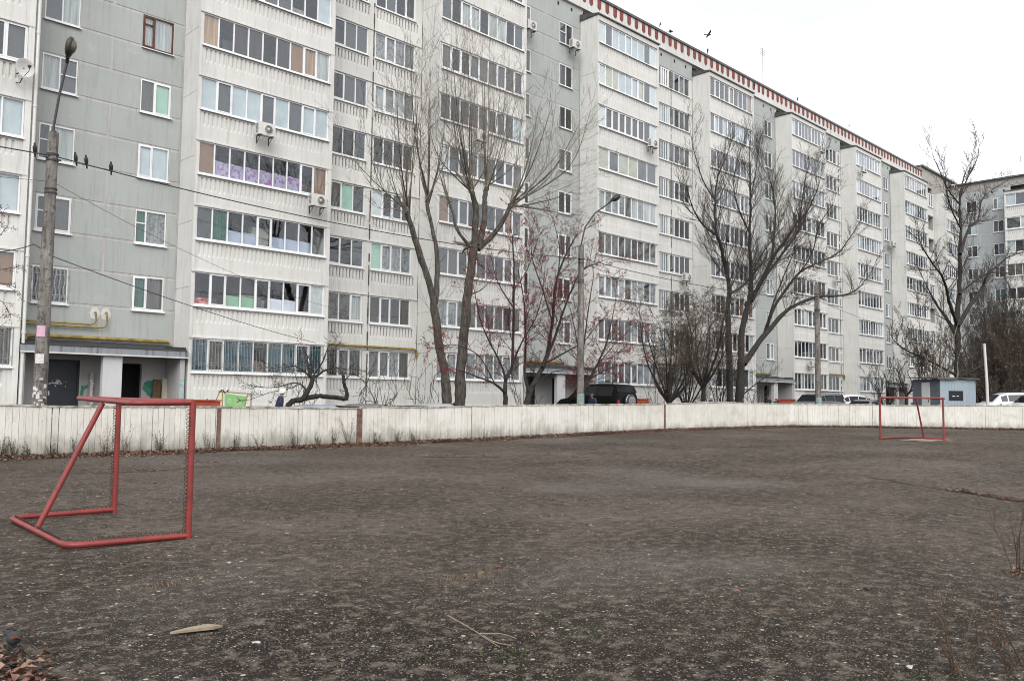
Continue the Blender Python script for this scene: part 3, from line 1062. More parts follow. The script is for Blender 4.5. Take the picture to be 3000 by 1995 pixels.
for (a, c) in ((UW+.01, US-.01), (47.76, 54.34), (74.06, 80.69), (100.11, 102.6)):
    b = MB(); b.box(a, c, REC+0.03, REC+0.5, 0.3, 1.05); b.obj('plinth', MAT['plinth'], long_b)
# downpipe-like white corner pipe left of the first stairwell section
b = MB()
b.tube([(8.56, -0.08, z) for z in np.linspace(0.5, 28, 20)], 0.06, 8)
for k in range(10): b.tube([(8.56, -0.08, 0.9+2.79*k), (8.56, -0.08, 1.0+2.79*k)], 0.075, 8)
b.obj('downpipe', MAT['acwhite'], long_b)

# ---- taller block beyond
tall_b = empty('apartment_building', (0, 34.05, 0), 0,
   'weathered taller panel block with stained stucco parapet and open balconies, beyond the red-toothed roof', 'building')
b = MB()
b.box(102.62, 114, REC+1.4, REC+12, 0.3, 29.3)
b.box(102.62, 103.75, REC, REC+1.4, 0.3, 29.3)
b.box(106.05, 112, REC, REC+1.4, 0.3, 29.3)
b.box(103.75, 106.05, REC, REC+1.4, 27.2, 29.3)
b.obj('wall', MAT['old_parapet'], tall_b)
b = MB(); b.box(102.55, 114, REC-0.25, REC+12, 29.3, 29.5); b.obj('roof', MAT['flash'], tall_b)
for k in range(9):
    b = MB(); b.box(103.75, 106.05, REC-0.15, REC+1.39, sill(k)-1.05, sill(k)-0.9)
    b.obj('balcony_slab', MAT['white_panel'], tall_b)
    b = MB(); b.box(103.77, 106.03, REC-0.13, REC-0.05, sill(k)-0.9, sill(k)+0.02); b.obj('balcony_parapet', MAT['white_panel'], tall_b)
    if k in (0, 1, 2, 4, 5, 8):
        add_window(tall_b, 103.8, REC-0.1, sill(k)+0.03, 2.2, 1.6, [1, 1, 1], 'ddg', False)
bay_unit(tall_b, 106.2, 4.6, 9, {(106.2, 6): ([1]*6, 'gggggg', {}), (106.2, 5): ([1]*6, 'gmmggg', {})}, True, top=False)
b = MB()
for (u0, u1) in ((102.7, 106.1), (106.2, 110.7)):
    for q in np.arange(u0, u1-0.5, 0.8):
        b.tube([(q+0.4*math.cos(a)+0.4, REC-0.03 if u0 < 106 else 0, 28.1+0.45*math.sin(a)) for a in np.linspace(math.pi, 2*math.pi, 7)], 0.03, 4, caps=False)
b.obj('scallop_relief', MAT['old_parapet'], tall_b)

# ---- wing at right angles
wing = empty('apartment_building', (110.5, 35.45, 0), R(-90),
   'blue-grey panel wing closing the yard at the right, with white glazed balconies', 'building')
WS = {}
for k in range(1, 9):
    for j in (0, 1): WS[(0.3, k, j)] = ([0.9, 1.1], ['dd', 'gb', 'kd', 'dg'][(k*3+j) % 4], {'sash': [0] if (k+j) % 3 == 0 else []})
WS[(0.3, 4, 1)] = ([1, 1], 'TT', {})
grey_unit(wing, 0.3, 6.2, 9, WS, True, mat='blue_panel', entrance=False, wins=(1.6, 4.4), ww=1.15, dz=0.1)
bay_unit(wing, 6.5, 6.6, 9, {(6.5, 8): ([1]*6, 'bgbbgb', {}), (6.5, 7): ([1.4, 1, 1.4, 1, 1], 'gbkcg', {}), (6.5, 6): ([1]*7, 'wdgdgdd', {}), (6.5, 5): ([1]*8, 'kkgkkgkk', {}), (6.5, 4): ([1]*7, 'ddgkddg', {})}, True)
white_unit(wing, 13.1, 6.6, 9, {}, True, pipe=False)
bay_unit(wing, 19.7, 6.6, 9, {}, True)
grey_unit(wing, 26.3, 6.2, 9, {}, True, mat='blue_panel', entrance=False)
b = MB(); b.box(-0.05, 33, REC+1.1, REC+12, 0.3, 28.5); b.box(-0.05, 33, REC+0.02, REC+1.1, 27.5, 28.5); b.obj('wall', MAT['old_parapet'], wing)
b = MB(); b.box(-0.2, 33, REC-0.3, REC+12, 28.5, 28.68); b.obj('roof', MAT['flash'], wing)
b = MB()
for q in np.arange(0.3, 32, 0.8):
    b.tube([(q+0.4*math.cos(a)+0.4, REC, 28.05+0.4*math.sin(a)) for a in np.linspace(math.pi, 2*math.pi, 7)], 0.035, 4, caps=False)
b.obj('scallop_relief', MAT['old_parapet'], wing)

# ------------------------------------------------------------------ air conditioners, dish, antennas
def make_ac():
    root = empty('air_conditioner')
    b = MB()
    b.box(-0.40, 0.40, -0.30, 0.0, 0, 0.56)
    b.obj('casing', MAT['acwhite'], root)
    b = MB()
    b.lathe([(0.22, 0), (0.22, -0.012), (0.19, -0.012), (0.19, 0.0)], 20, axis='y', c=(0.08, -0.302, 0.28))
    for r_ in (0.06, 0.1, 0.14, 0.18):
        b.lathe([(r_, -0.016), (r_+0.008, -0.016), (r_+0.008, -0.008)], 16, axis='y', c=(0.08, -0.302, 0.28))
    b.obj('fan_guard', MAT['acwhite'], root)
    b = MB()
    b.lathe([(0.001, -0.004), (0.19, -0.004)], 20, axis='y', c=(0.08, -0.302, 0.28))
    b.obj('fan', MAT['acdark'], root)
    b = MB()
    b.lathe([(0.001, -0.02), (0.05, -0.018), (0.055, -0.005)], 12, axis='y', c=(0.08, -0.302, 0.28))
    b.obj('fan_hub', MAT['acwhite'], root)
    b = MB()
    for i in range(7): b.box(-0.405, -0.400, -0.27, -0.05, 0.08+i*0.06, 0.11+i*0.06)
    b.obj('vent', MAT['acdark'], root)
    for x in (-0.28, 0.28):
        b = MB()
        b.box(x-0.02, x+0.02, -0.36, 0.1, -0.04, -0.002); b.box(x-0.02, x+0.02, 0.07, 0.1, -0.35, -0.04)
        b.tube([(x, 0.08, -0.32), (x, -0.25, -0.05)], 0.012, 4)
        b.obj('bracket', MAT['iron'], root)
    b = MB()
    b.tube([(0.3, -0.05, 0.05), (0.42, 0.0, 0.0), (0.46, 0.08, 0.3), (0.42, 0.12, 0.7)], 0.02, 6)
    b.obj('hose', MAT['black'], root)
    return root
ac0 = make_ac()
AC = [((17.55, 33.68, 12.95), 'white air conditioner under the pale blue blinds of the nearest big balcony'),
      ((20.27, 33.68, 10.25), 'white air conditioner below the lilac sheets at the balcony corner'),
      ((39.9, 35.15, 24.2), 'white air conditioner beside the top stairwell window with a black hose'),
      ((46.4, 33.68, 18.8), 'white air conditioner at the right end of the balcony bay past the first street lamp'),
      ((52.7, 35.15, 10.35), 'air conditioner on the recessed wall above the brown thicket'),
      ((72.2, 33.68, 24.0), 'small air conditioner near the roof behind the tall bare tree'),
      ((35.75, 35.15, 24.1), 'air conditioner at the upper left window of the grey stairwell wall'),
      ((81.3, 33.68, 24.0), 'air conditioner at the left corner of the far top balcony'),
      ((92.3, 35.15, 18.3), 'air conditioner on the far grey stairwell wall'),
      ((69.9, 33.68, 4.5), 'air conditioner low on the bay beside the far concrete pole'),
      ((30.4, 33.68, 15.6), 'air conditioner behind the crown of the forked poplar'),
      ((78.6, 35.15, 13.0), 'air conditioner on the recessed wall right of the far concrete pole')]
for i, (p, lb) in enumerate(AC):
    o = ac0 if i == 0 else copy_tree(ac0)
    o.location = p
    tag(o, lb, 'air conditioner', 'air conditioners on the facades')

root = empty('satellite_dish', (8.0, 33.75, 13.28), R(15), 'round white satellite dish at the left edge below a dark balcony window', 'satellite dish')
b = MB()
b.lathe([(0.01, 0.10), (0.12, 0.085), (0.24, 0.05), (0.34, 0.0), (0.345, 0.0), (0.33, 0.012), (0.24, 0.06)], 28, axis='y', c=(0, -0.25, 0))
b.obj('dish', MAT['acwhite'], root)
b = MB(); b.tube([(0, -0.2, -0.3), (0.03, -0.45, -0.15), (0.02, -0.5, 0.0)], 0.012, 6); b.box(-0.02, 0.06, -0.54, -0.44, -0.03, 0.05); b.obj('receiver_arm', MAT['iron'], root)
b = MB(); b.tube([(0, -0.16, 0), (0, 0.02, -0.1), (0, 0.3, -0.12)], 0.025, 8); b.tube([(0, -0.1, -0.35), (0.02, 0.1, -0.5), (0.0, 0.3, -0.45)], 0.018, 6); b.obj('bracket', MAT['iron'], root)

def antenna(x, y, z, h, label):
    r_ = empty('antenna', (x, y, z), 0, label, 'antenna')
    b = MB(); b.tube([(0, 0, 0), (0, 0, h)], 0.018, 5); b.obj('mast', MAT['iron'], r_)
    b = MB()
    for i in range(4): b.tube([(-0.5, 0, h-0.2-i*0.18), (0.5, 0, h-0.2-i*0.18)], 0.015, 4)
    b.obj('rod', MAT['iron'], r_)
antenna(73.5, 40, 28.6, 7.5, 'thin tall antenna mast standing on the red-toothed roof')
antenna(112.5, 27.6, 28.6, 2.6, 'antenna on the roof of the blue-grey wing')
antenna(109, 37, 29.4, 2.2, 'antenna behind the stained stucco parapet')

# ------------------------------------------------------------------ rink fence
fence = empty('board_fence', (5.3, 22.5, 0), 0, 'low white-painted wooden board fence round the sports ground, with a worn cap rail', 'fence')
FT = [(-12, 1.26), (5.2, 1.30), (6.04, 1.26), (7, 1.26), (10.57, 1.25), (10.66, 1.24), (15.15, 1.20), (15.26, 1.25), (17.6, 1.21), (19.7, 1.27), (21.9, 1.31), (24.9, 1.33), (29.8, 1.37),
      (34.5, 1.46), (38.6, 1.41), (40.3, 1.39), (42.8, 1.40), (44.8, 1.39), (47.5, 1.43), (60, 1.43)]
def ftop(x):
    for (a, za), (b_, zb) in zip(FT, FT[1:]):
        if a <= x <= b_: return za+(zb-za)*(x-a)/(b_-a)
    return 1.3
def fence_mat():
    m, nt, bs = new_mat('weathered_whitewash')
    v = pos_vec(nt)
    n1 = noise(nt, v, 1.3, 5, 0.6)
    base = mix(nt, ramp(nt, n1, [(0.3, 0), (0.7, 1)]), (0.63, 0.62, 0.575, 1), (0.53, 0.515, 0.465, 1))
    oi = nt.nodes.new('ShaderNodeObjectInfo')
    base = mix(nt, 0.8, base, ramp(nt, oi.outputs['Random'], [(0, 0.90), (1, 1)]), 'MULTIPLY')
    st = noise(nt, pos_vec(nt, (22, 22, 0.9)), 1.0, 6, 0.7)
    base = mix(nt, ramp(nt, st, [(0.54, 0), (0.74, 0.55)]), base, (0.27, 0.24, 0.19, 1))
    # chips, nail stains
    bl = noise(nt, pos_vec(nt, (1, 1, .7)), 1.9, 6, 0.7, 1.0)
    base = mix(nt, ramp(nt, bl, [(0.52, 0), (0.66, 0.55)]), base, (0.38, 0.355, 0.295, 1))
    ch = noise(nt, pos_vec(nt, (9, 9, 4)), 3.0, 5, 0.75)
    base = mix(nt, ramp(nt, ch, [(0.63, 0), (0.69, 0.8)]), base, (0.10, 0.085, 0.065, 1))
    # splash-back dirt near the foot (grows with damp, broken by noise)
    g = nt.nodes.new('ShaderNodeNewGeometry')
    sep = nt.nodes.new('ShaderNodeSeparateXYZ')
    nt.links.new(g.outputs['Position'], sep.inputs[0])
    ma = nt.nodes.new('ShaderNodeMath'); ma.operation = 'MULTIPLY_ADD'
    nt.links.new(noise(nt, pos_vec(nt, (1, 1, 0.5)), 2.6, 6, 0.7), ma.inputs[0])
    ma.inputs[1].default_value = -1.1
    nt.links.new(sep.outputs[2], ma.inputs[2])
    dirt = ramp(nt, ma.outputs[0], [(0.0, 0.85), (0.12, 0.0)])
    mr = nt.nodes.new('ShaderNodeMapRange')
    mr.inputs[1].default_value = -0.55; mr.inputs[2].default_value = 0.0
    mr.inputs[3].default_value = 0.9; mr.inputs[4].default_value = 0.0
    nt.links.new(ma.outputs[0], mr.inputs[0])
    base = mix(nt, mr.outputs[0], base, (0.13, 0.125, 0.10, 1))
    nt.links.new(base, bs.inputs['Base Color'])
    bs.inputs['Roughness'].default_value = 0.85
    bump(nt, bs, st, 0.3, 0.006)
    return m
MAT['fence'] = fence_mat()
MAT['caprail'] = plain('worn_cap', (0.50, 0.47, 0.41), 0.85, var=0.7, scale=5, c2=(0.08, 0.07, 0.06), vec='pos')
MAT['rust'] = plain('rust_brown_paint', (0.085, 0.038, 0.027), 0.85, var=0.5, scale=9, vec='pos', c2=(0.19, 0.12, 0.09))
# resample path
pts = [Vector((p[0], p[1], 0)) for p in FP]
def catmull(P, per=10):
    out = []
    for i in range(len(P)-1):
        p0 = P[max(i-1, 0)]; p1 = P[i]; p2 = P[i+1]; p3 = P[min(i+2, len(P)-1)]
        for k in range(per):
            t = k/per
            out.append(0.5*((2*p1)+(p2-p0)*t+(2*p0-5*p1+4*p2-p3)*t*t+(3*p1-p0-3*p2+p3)*t**3))
    out.append(P[-1])
    return out
path = catmull(pts, 12)
cum = [0]
for a, b_ in zip(path, path[1:]): cum.append(cum[-1]+(b_-a).length)
def fpt(s):
    s = min(max(s, 0), cum[-1]-1e-4)
    lo = 0
    import bisect
    lo = bisect.bisect_right(cum, s)-1
    t = (s-cum[lo])/(cum[lo+1]-cum[lo])
    p = path[lo].lerp(path[lo+1], t)
    d = (path[lo+1]-path[lo]).normalized()
    return p, d
def s_at_x(x):
    for i in range(len(path)-1):
        if path[i].x <= x <= path[i+1].x and path[i].x < path[i+1].x:
            return cum[i]+(cum[i+1]-cum[i])*(x-path[i].x)/(path[i+1].x-path[i].x)
    return 0
bm_ = [box_mesh_ for box_mesh_ in []]
def board_mesh(v):
    r = random.Random(v)
    b = MB()
    w = 0.136
    e = 0.004
    j = [r.uniform(-0.004, 0.004) for _ in range(4)]
    b.add([(-w/2, -0.012, 0), (-w/2+e, -0.016+j[0], 0), (w/2-e, -0.016+j[1], 0), (w/2, -0.012, 0), (w/2, 0.012, 0), (-w/2, 0.012, 0),
           (-w/2, -0.012, 1), (-w/2+e, -0.016+j[2], 1), (w/2-e, -0.016+j[3], 1), (w/2, -0.012, 1), (w/2, 0.012, 1), (-w/2, 0.012, 1)],
          [(0, 1, 7, 6), (1, 2, 8, 7), (2, 3, 9, 8), (3, 4, 10, 9), (4, 5, 11, 10), (5, 0, 6, 11), (6, 7, 8, 9, 10, 11)])
    return b.mesh('board', MAT['fence'])
BM = [board_mesh(i) for i in range(5)]
JO = [s_at_x(x) for x in (6.45, 9.2, 13.1, 17.7, 19.7, 22.1, 28.0)]
s = s_at_x(2.5)
s_end = cum[-1]
cnt = 0
rest = MB()
fl = Vector((5.3, 22.5, 0))
while s < s_end:
    p, d = fpt(s)
    g = gz(p.x)-0.06
    top = ftop(p.x) if p.x < 47 else 1.43
    ang = math.atan2(d.y, d.x)
    h = top-g-0.03
    if cnt < 298:
        o = inst('board', BM[cnt % 5], fence, (p.x-fl.x, p.y-fl.y, g), (rnd.uniform(-.006, .006), rnd.uniform(-.004, .004), ang+rnd.uniform(-.02, .02)), (1, 1, h))
    else:
        n_ = Vector((-d.y, d.x, 0))
        a, c = p-d*0.068, p+d*0.068
        q = [a-n_*0.015, c-n_*0.015, c+n_*0.012, a+n_*0.012]
        rest.add([(x.x-fl.x, x.y-fl.y, g) for x in q]+[(x.x-fl.x, x.y-fl.y, g+h) for x in q], [(0, 1, 5, 4), (1, 2, 6, 5), (2, 3, 7, 6), (3, 0, 4, 7), (4, 5, 6, 7)])
    cnt += 1
    s += 0.1405 if rnd.random() > 0.06 else 0.152
    if any(abs(s-q_) < 0.08 for q_ in JO): s += 0.016
o = rest.obj('boards', MAT['fence'], fence); o['kind'] = 'stuff'
# left stretch outside the frame
rest = MB()
for x in np.arange(-12, 2.45, 0.14):
    y = 22.6-fl.y
    rest.box(x-fl.x-0.068, x-fl.x+0.068, y-0.015, y+0.012, -0.06, 1.24)
o = rest.obj('boards', MAT['fence'], fence); o['kind'] = 'stuff'
# backing rail, cap rails per section
def strip(name, s0, s1, off, half, z0f, z1f, mat, step=0.5):
    b = MB()
    ss = list(np.arange(s0, s1, step))+[s1]
    vs = []
    for s_ in ss:
        p, d = fpt(s_)
        n_ = Vector((-d.y, d.x, 0))
        for (dd, zz) in ((-half, 0), (half, 0), (half, 1), (-half, 1)):
            q = p+n_*(off+dd)
            jz = random.Random(int(s_*77)).uniform(-0.008, 0.008)
            vs.append((q.x-fl.x, q.y-fl.y, (z1f(p.x) if zz else z0f(p.x))+jz))
    fs = []
    for i in range(len(ss)-1):
        for k in range(4):
            a, c = i*4+k, i*4+(k+1) % 4
            fs.append((a, a+4, c+4, c))
    fs += [(0, 1, 2, 3), (len(vs)-4, len(vs)-1, len(vs)-2, len(vs)-3)]
    b.add(vs, fs)
    return b.obj(name, mat, fence)
secs = [s_at_x(x) for x in (-8, 2.9, 6.15, 10.6, 15.2, 17.7, 19.75, 22.1, 25.1, 28.0, 29.9, 33, 35.6, 38.6)]
q = secs[-1]
while q+3 < cum[-1]:
    q += 3.0; secs.append(q)
ft2 = lambda x: ftop(x) if x < 47 else 1.43
for a, c in zip(secs, secs[1:]):
    r_ = rnd.uniform(-0.012, 0.012)
    strip('cap_rail', a+0.02, c-0.02, -0.004, 0.036, lambda x: ft2(x)-0.035+r_, lambda x: ft2(x)+0.008+r_, MAT['caprail'])
for zz in (0.35, 0.95):
    strip('back_rail', s_at_x(2.0), cum[-1]-0.1, 0.045, 0.03, lambda x, z=zz: gz(x)+z, lambda x, z=zz: gz(x)+z+0.09, MAT['fence'], 1.0)
def fpost(x, w, mat, proud=-0.032, h=None):
    s_ = s_at_x(x) if x < 44 else None
    p, d = fpt(s_)
    b = MB()
    b.box(-w/2, w/2, proud-0.012, 0.07, 0, 1)
    o = b.obj('post', mat, fence)
    o.location = (p.x-fl.x, p.y-fl.y, gz(p.x)-0.06)
    o.scale = (1, 1, ft2(p.x)-gz(p.x)+0.01+(h or 0))
    o.rotation_euler = (0, 0, math.atan2(d.y, d.x))
    return o
tag(fpost(10.58, 0.11, MAT['rust']), 'narrow bare brown post')
tag(fpost(15.18, 0.19, MAT['rust']), 'wide rust-brown post')
tag(fpost(29.95, 0.10, MAT['rust']), 'rust-streaked post')
for x in (6.2,): fpost(x, 0.07, MAT['fence'])
for sx in secs[2:]:
    p, d = fpt(sx)
    b = MB(); b.box(-0.04, 0.04, 0.05, 0.13, 0, 1)
    o = b.obj('rear_post', MAT['fence'], fence)
    o.location = (p.x-fl.x, p.y-fl.y, gz(p.x)-0.1); o.scale = (1, 1, 1.2); o.rotation_euler = (0, 0, math.atan2(d.y, d.x))

# ------------------------------------------------------------------ goals
def red_mat():
    m, nt, bs = new_mat('red_gloss_paint')
    v = pos_vec(nt)
    n = noise(nt, v, 4, 5, 0.6)
    base = mix(nt, ramp(nt, n, [(0.3, 0), (0.75, 1)]), (0.235, 0.030, 0.024, 1), (0.135, 0.019, 0.017, 1))
    ch = noise(nt, v, 16, 5, 0.7)
    base = mix(nt, ramp(nt, ch, [(0.60, 0), (0.64, 0.85)]), base, (0.045, 0.026, 0.022, 1))
    nt.links.new(base, bs.inputs['Base Color'])
    bs.inputs['Roughness'].default_value = 0.5
    bump(nt, bs, n, 0.2, 0.01)
    return m
MAT['red'] = red_mat()
def hooks(b, p, q, side, n):
    """small wire net hooks welded along a tube"""
    p, q, side = Vector(p), Vector(q), Vector(side)
    for i in range(n):
        c = p.lerp(q, (i+0.5)/n)
        t = (q-p).normalized()
        L = (q-p).length/n
        pts_ = [c - t*L*0.42, c - t*L*0.2 + side*0.034, c + t*L*0.2 + side*0.034, c + t*L*0.42]
        b.tube([x - side*0.002 for x in pts_], 0.0045, 4, caps=False)
def bend(pts, r, n=5):
    out = [Vector(pts[0])]
    for i in range(1, len(pts)-1):
        a, b_, c = Vector(pts[i-1]), Vector(pts[i]), Vector(pts[i+1])
        u_, w_ = (a-b_).normalized(), (c-b_).normalized()
        for k in range(n+1):
            t = k/n
            out.append((b_+u_*r)*(1-t)**2 + b_*2*t*(1-t) + (b_+w_*r)*t*t)
    out.append(Vector(pts[-1]))
    return out
def make_goal(loc, pl, pr, bl, br, tl, tr, H, label, hk=True, sag=0.0):
    """pl/pr post feet, bl/br rear corners on the ground, tl/tr rear corners of the top loop (x, y rel. to loc)"""
    root = empty('goal_frame', loc, 0, label, 'football goal', 'red goal frames on the sports ground')
    r = 0.0325
    for p in (pl, pr):
        b = MB(); b.tube([(p[0], p[1], -0.02), (p[0], p[1], H+0.02)], r+0.003, 14)
        po = b.obj('post', MAT['red'], root)
        if hk:
            b = MB(); hooks(b, (p[0]-r, p[1], 0.1), (p[0]-r, p[1], H-0.08), (-1, 0, 0), 30)
            b.obj('net_hooks', MAT['rusthook'], po)
    b = MB(); b.tube([(pl[0], pl[1], H), (pr[0], pr[1], H-sag)], r, 14); b.obj('crossbar', MAT['red'], root)
    z = 0.035
    base = bend([(pl[0], pl[1], z), (bl[0], bl[1], z+0.01), (br[0], br[1], z+0.01), (pr[0], pr[1], z)], 0.16)
    b = MB(); b.tube(base, r, 12); bo = b.obj('base_frame', MAT['red'], root)
    if hk:
        b = MB(); hooks(b, (pl[0], pl[1], z+r), (bl[0]+.15, bl[1], z+r), (0, 0, 1), 20)
        hooks(b, (br[0]+.15, br[1], z+r), (pr[0], pr[1], z+r), (0, 0, 1), 20); hooks(b, (bl[0], bl[1]-.2, z+r), (br[0], br[1]+.2, z+r), (0, 0, 1), 30)
        b.obj('net_hooks', MAT['rusthook'], bo)
    tz = H+0.02
    b = MB(); b.tube(bend([(pl[0], pl[1], tz-0.02), (tl[0], tl[1], tz), (tr[0], tr[1], tz-0.035), (pr[0], pr[1], tz-0.025)], 0.12), r*0.95, 12); b.obj('top_frame', MAT['red'], root)
    mt = [(tl[i]+tr[i])/2 for i in (0, 1)]; mb = [(bl[i]+br[i])/2 for i in (0, 1)]
    b = MB(); b.tube([(mt[0], mt[1], tz-0.05), (mb[0], mb[1], z)], r*0.95, 12); b.obj('brace', MAT['red'], root)
    return root
MAT['rusthook'] = plain('rusty_wire', (0.045, 0.016, 0.012), 0.8, var=0.4, scale=30)
g0 = make_goal((4.0, 10.5, 0), (0.15, 1.27), (0.01, -1.37), (-1.09, 1.23), (-1.19, -1.26), (-0.38, 1.25), (-0.60, -1.3), 1.50,
               'large red tubular goal frame without a net, near the left side of the ground')
gf = gz(31)
make_goal((31.25, 11.35, gf), (-0.40, 0.93), (0.41, -0.95), (0.98, 0.82), (1.22, -0.90), (0.30, 0.90), (0.80, -0.88), 1.50,
          'smaller-looking red goal frame at the far right of the ground', hk=False)
b = MB()
r2 = random.Random(2)
ring = [(31.35+0.85*math.cos(a)*r2.uniform(.7, 1.2)*1.2, 10.9+0.75*math.sin(a)*r2.uniform(.7, 1.2)) for a in np.linspace(0, 2*math.pi, 22)[:-1]]
b.add([(31.35, 10.9, gz(31.3)+0.02)]+[(x, y, gz(x)+0.016) for x, y in ring], [(0, 1+i, 1+(i+1) % 21) for i in range(21)])
MAT['sandp'] = plain('dusty_sand', (0.26, 0.20, 0.15), 0.95, var=0.4, scale=4, vec='pos')
tag(b.obj('sand_patch', MAT['sandp']), kind='structure')

# ------------------------------------------------------------------ street lamps
def pole_mat():
    m, nt, bs = new_mat('old_pole_concrete')
    v = pos_vec(nt)
    n = noise(nt, pos_vec(nt, (3, 3, 0.5)), 2.2, 6, 0.7)
    base = mix(nt, ramp(nt, n, [(0.35, 0), (0.6, 1)]), (0.25, 0.235, 0.215, 1), (0.085, 0.075, 0.066, 1))
    n2 = noise(nt, v, 9, 5, 0.75)
    base = mix(nt, ramp(nt, n2, [(0.52, 0), (0.62, 0.8)]), base, (0.035, 0.031, 0.028, 1))
    nt.links.new(base, bs.inputs['Base Color'])
    bs.inputs['Roughness'].default_value = 0.95
    bump(nt, bs, n2, 0.8, 0.03)
    return m
MAT['pole'] = pole_mat()
def lamp(x, y, htop, r0, r1, arm, head, label, notices=False, lean=(0, 0), base_paint=None, cone=True):
    root = empty('street_lamp', (x, y, YARD-0.05), 0, label, 'street lamp', 'concrete lamp posts behind the fence')
    h = htop-YARD
    b = MB()
    zs = np.linspace(0, h, 14)
    b.tube([(lean[0]*z/h, lean[1]*z/h, z) for z in zs], [r0+(r1-r0)*z/h for z in zs], 12)
    po = b.obj('post', MAT['pole'], root)
    t = Vector((lean[0], lean[1], h))
    b = MB()
    for dz in (-0.75, -0.6, -1.6, -1.5):
        b.tube([t+Vector((0, 0, dz)), t+Vector((0, 0, dz+0.05))], r1+0.025, 12)
    b.tube([t+Vector((-0.2, -0.05, -0.68)), t+Vector((0.22, 0.03, -0.68))], 0.02, 6)
    b.obj('clamp', MAT['iron'], root)
    if arm:
        b = MB()
        b.tube([t+Vector((0, 0, -0.7)), t+Vector((0, 0, 0.05))], 0.07, 8)
        b.tube([t+Vector(a) for a in arm], 0.032, 8)
        b.obj('bracket', MAT['iron'], root)
        e = t+Vector(arm[-1]); d = (Vector(arm[-1])-Vector(arm[-2])).normalized()
        hd = empty('lamp_head'); hd.parent = root
        # elliptical hooded head: lofted body along d
        hb = MB()
        side = d.cross(Vector((0, 0, 1))).normalized()
        upv = side.cross(d).normalized()
        prof = [(0, .05), (.02, .075), (.22, .09), (.24, .13), (.36, .19), (.52, .205), (.66, .17), (.74, .09), (.76, .01)]
        vs, fs = [], []
        N = 12
        for (l, w_) in prof:
            for k in range(N):
                an = 2*math.pi*k/N
                vs.append(e+d*l*head+side*(w_*math.cos(an))*head+upv*(w_*0.55*math.sin(an)+(0.02 if l > .2 else 0))*head)
        for i in range(len(prof)-1):
            for k in range(N): fs.append((i*N+k, i*N+(k+1) % N, (i+1)*N+(k+1) % N, (i+1)*N+k))
        hb.add(vs, fs, 0, True)
        bpy.data.objects.remove(hd)
        hd = hb.obj('lamp_head', MAT['lamphead'], root)
        lb = MB()
        vs = []
        for rr_, dz in ((1, -0.03), (0.75, -0.09), (0.3, -0.12)):
            for k in range(12):
                an = 2*math.pi*k/12
                vs.append(e+d*(0.5+0.21*math.cos(an)*rr_)*head+side*(0.15*math.sin(an)*rr_)*head+upv*(dz-0.02)*head)
        fs = [(i*12+k, i*12+(k+1) % 12, i*12+12+(k+1) % 12, i*12+12+k) for i in range(2) for k in range(12)]+[tuple(range(24, 36))]
        lb.add(vs, fs, 0, True)
        lb.obj('lens', MAT['lens'], hd)
    if notices:
        for (z, dz, mt) in ((3.02, 0.28, 'pinkpaper'), (2.35, 0.24, 'paper')):
            curved(root, 'notice', r0*0.93, z-YARD, dz, mt, -2.75, -1.45)
        r3 = random.Random(9)
        for i in range(26):
            curved(root, 'torn_notice', r0*0.985+0.0006*i, r3.gauss(0.95, 0.28), r3.uniform(0.03, 0.12), r3.choice(['paper', 'paper', 'palepaint']), *(lambda a: (a, a+r3.uniform(.12, .5)))(r3.uniform(-3.0, -0.9)))
        curved(root, 'whitewash', r0+0.002, 0.0, 0.62, 'palepaint', -3.3, -0.2)
    if base_paint:
        curved(root, 'painted_band', r0+0.002, 0.0, 1.35, base_paint, -3.4, 0.2)
    return root
def curved(root, name, r, z, dz, mat, a0, a1):
    b = MB(); n = 8
    vs = []
    for i in range(n+1):
        a = a0+(a1-a0)*i/n
        vs += [(r*math.cos(a)*1.01, r*math.sin(a)*1.01, z), (r*math.cos(a)*1.01-0.0, r*math.sin(a)*1.01, z+dz)]
    b.add(vs, [(2*i, 2*i+2, 2*i+3, 2*i+1) for i in range(n)])
    b.obj(name, MAT[mat], root)
MAT['lamphead'] = plain('lamp_housing', (0.03, 0.027, 0.022), 0.5, 0.2, var=0.4)
MAT['lens'] = plain('dirty_lens', (0.13, 0.115, 0.07), 0.25, var=0.5, scale=10)
MAT['palepaint'] = plain('pale_flaking_paint', (0.42, 0.46, 0.45), 0.9, var=0.6, scale=9, vec='pos', c2=(0.20, 0.19, 0.17))
MAT['mintpaint'] = plain('mint_paint', (0.25, 0.34, 0.31), 0.85, var=0.4, scale=5, vec='pos')
lamp(6.32, 23.4, 8.3, 0.175, 0.125, [(0, 0, -0.5), (0.0, 0, 0.2), (0.08, -0.05, 1.0), (0.2, -0.12, 1.85)], 0.95,
     'tall stained concrete lamp post at the left with torn notices and a dark bracket lamp', True, (0.03, 0))
lamp(27.15, 23.4, 8.15, 0.165, 0.115, [(0, 0, -0.5), (0.0, 0, 0.1), (0.18, -0.06, 0.85), (0.6, -0.25, 1.5), (1.25, -0.5, 2.02)], 0.95,
     'concrete lamp post in the middle with curved arm and slanted dark lamp head', False, (0, 0), 'mintpaint')
lamp(46.9, 22.2, 8.4, 0.175, 0.14, None, 1, 'bare grey concrete post at the right, in front of the white bays', False, (0, 0), 'mintpaint')
r_ = empty('white_pole', (60.2, 17.05, YARD), 0, 'thin plain white pole right of the blue kiosk', 'pole')
b = MB(); b.tube([(0, 0, 0), (-0.1, 0, 2.4), (-0.24, 0.05, 4.85)], [0.10, 0.09, 0.08], 10); b.obj('post', MAT['acwhite'], r_)
b = MB(); b.tube([(-0.24, 0.05, 4.85), (-0.242, 0.05, 4.92)], 0.09, 10); b.obj('cap', MAT['acwhite'], r_)

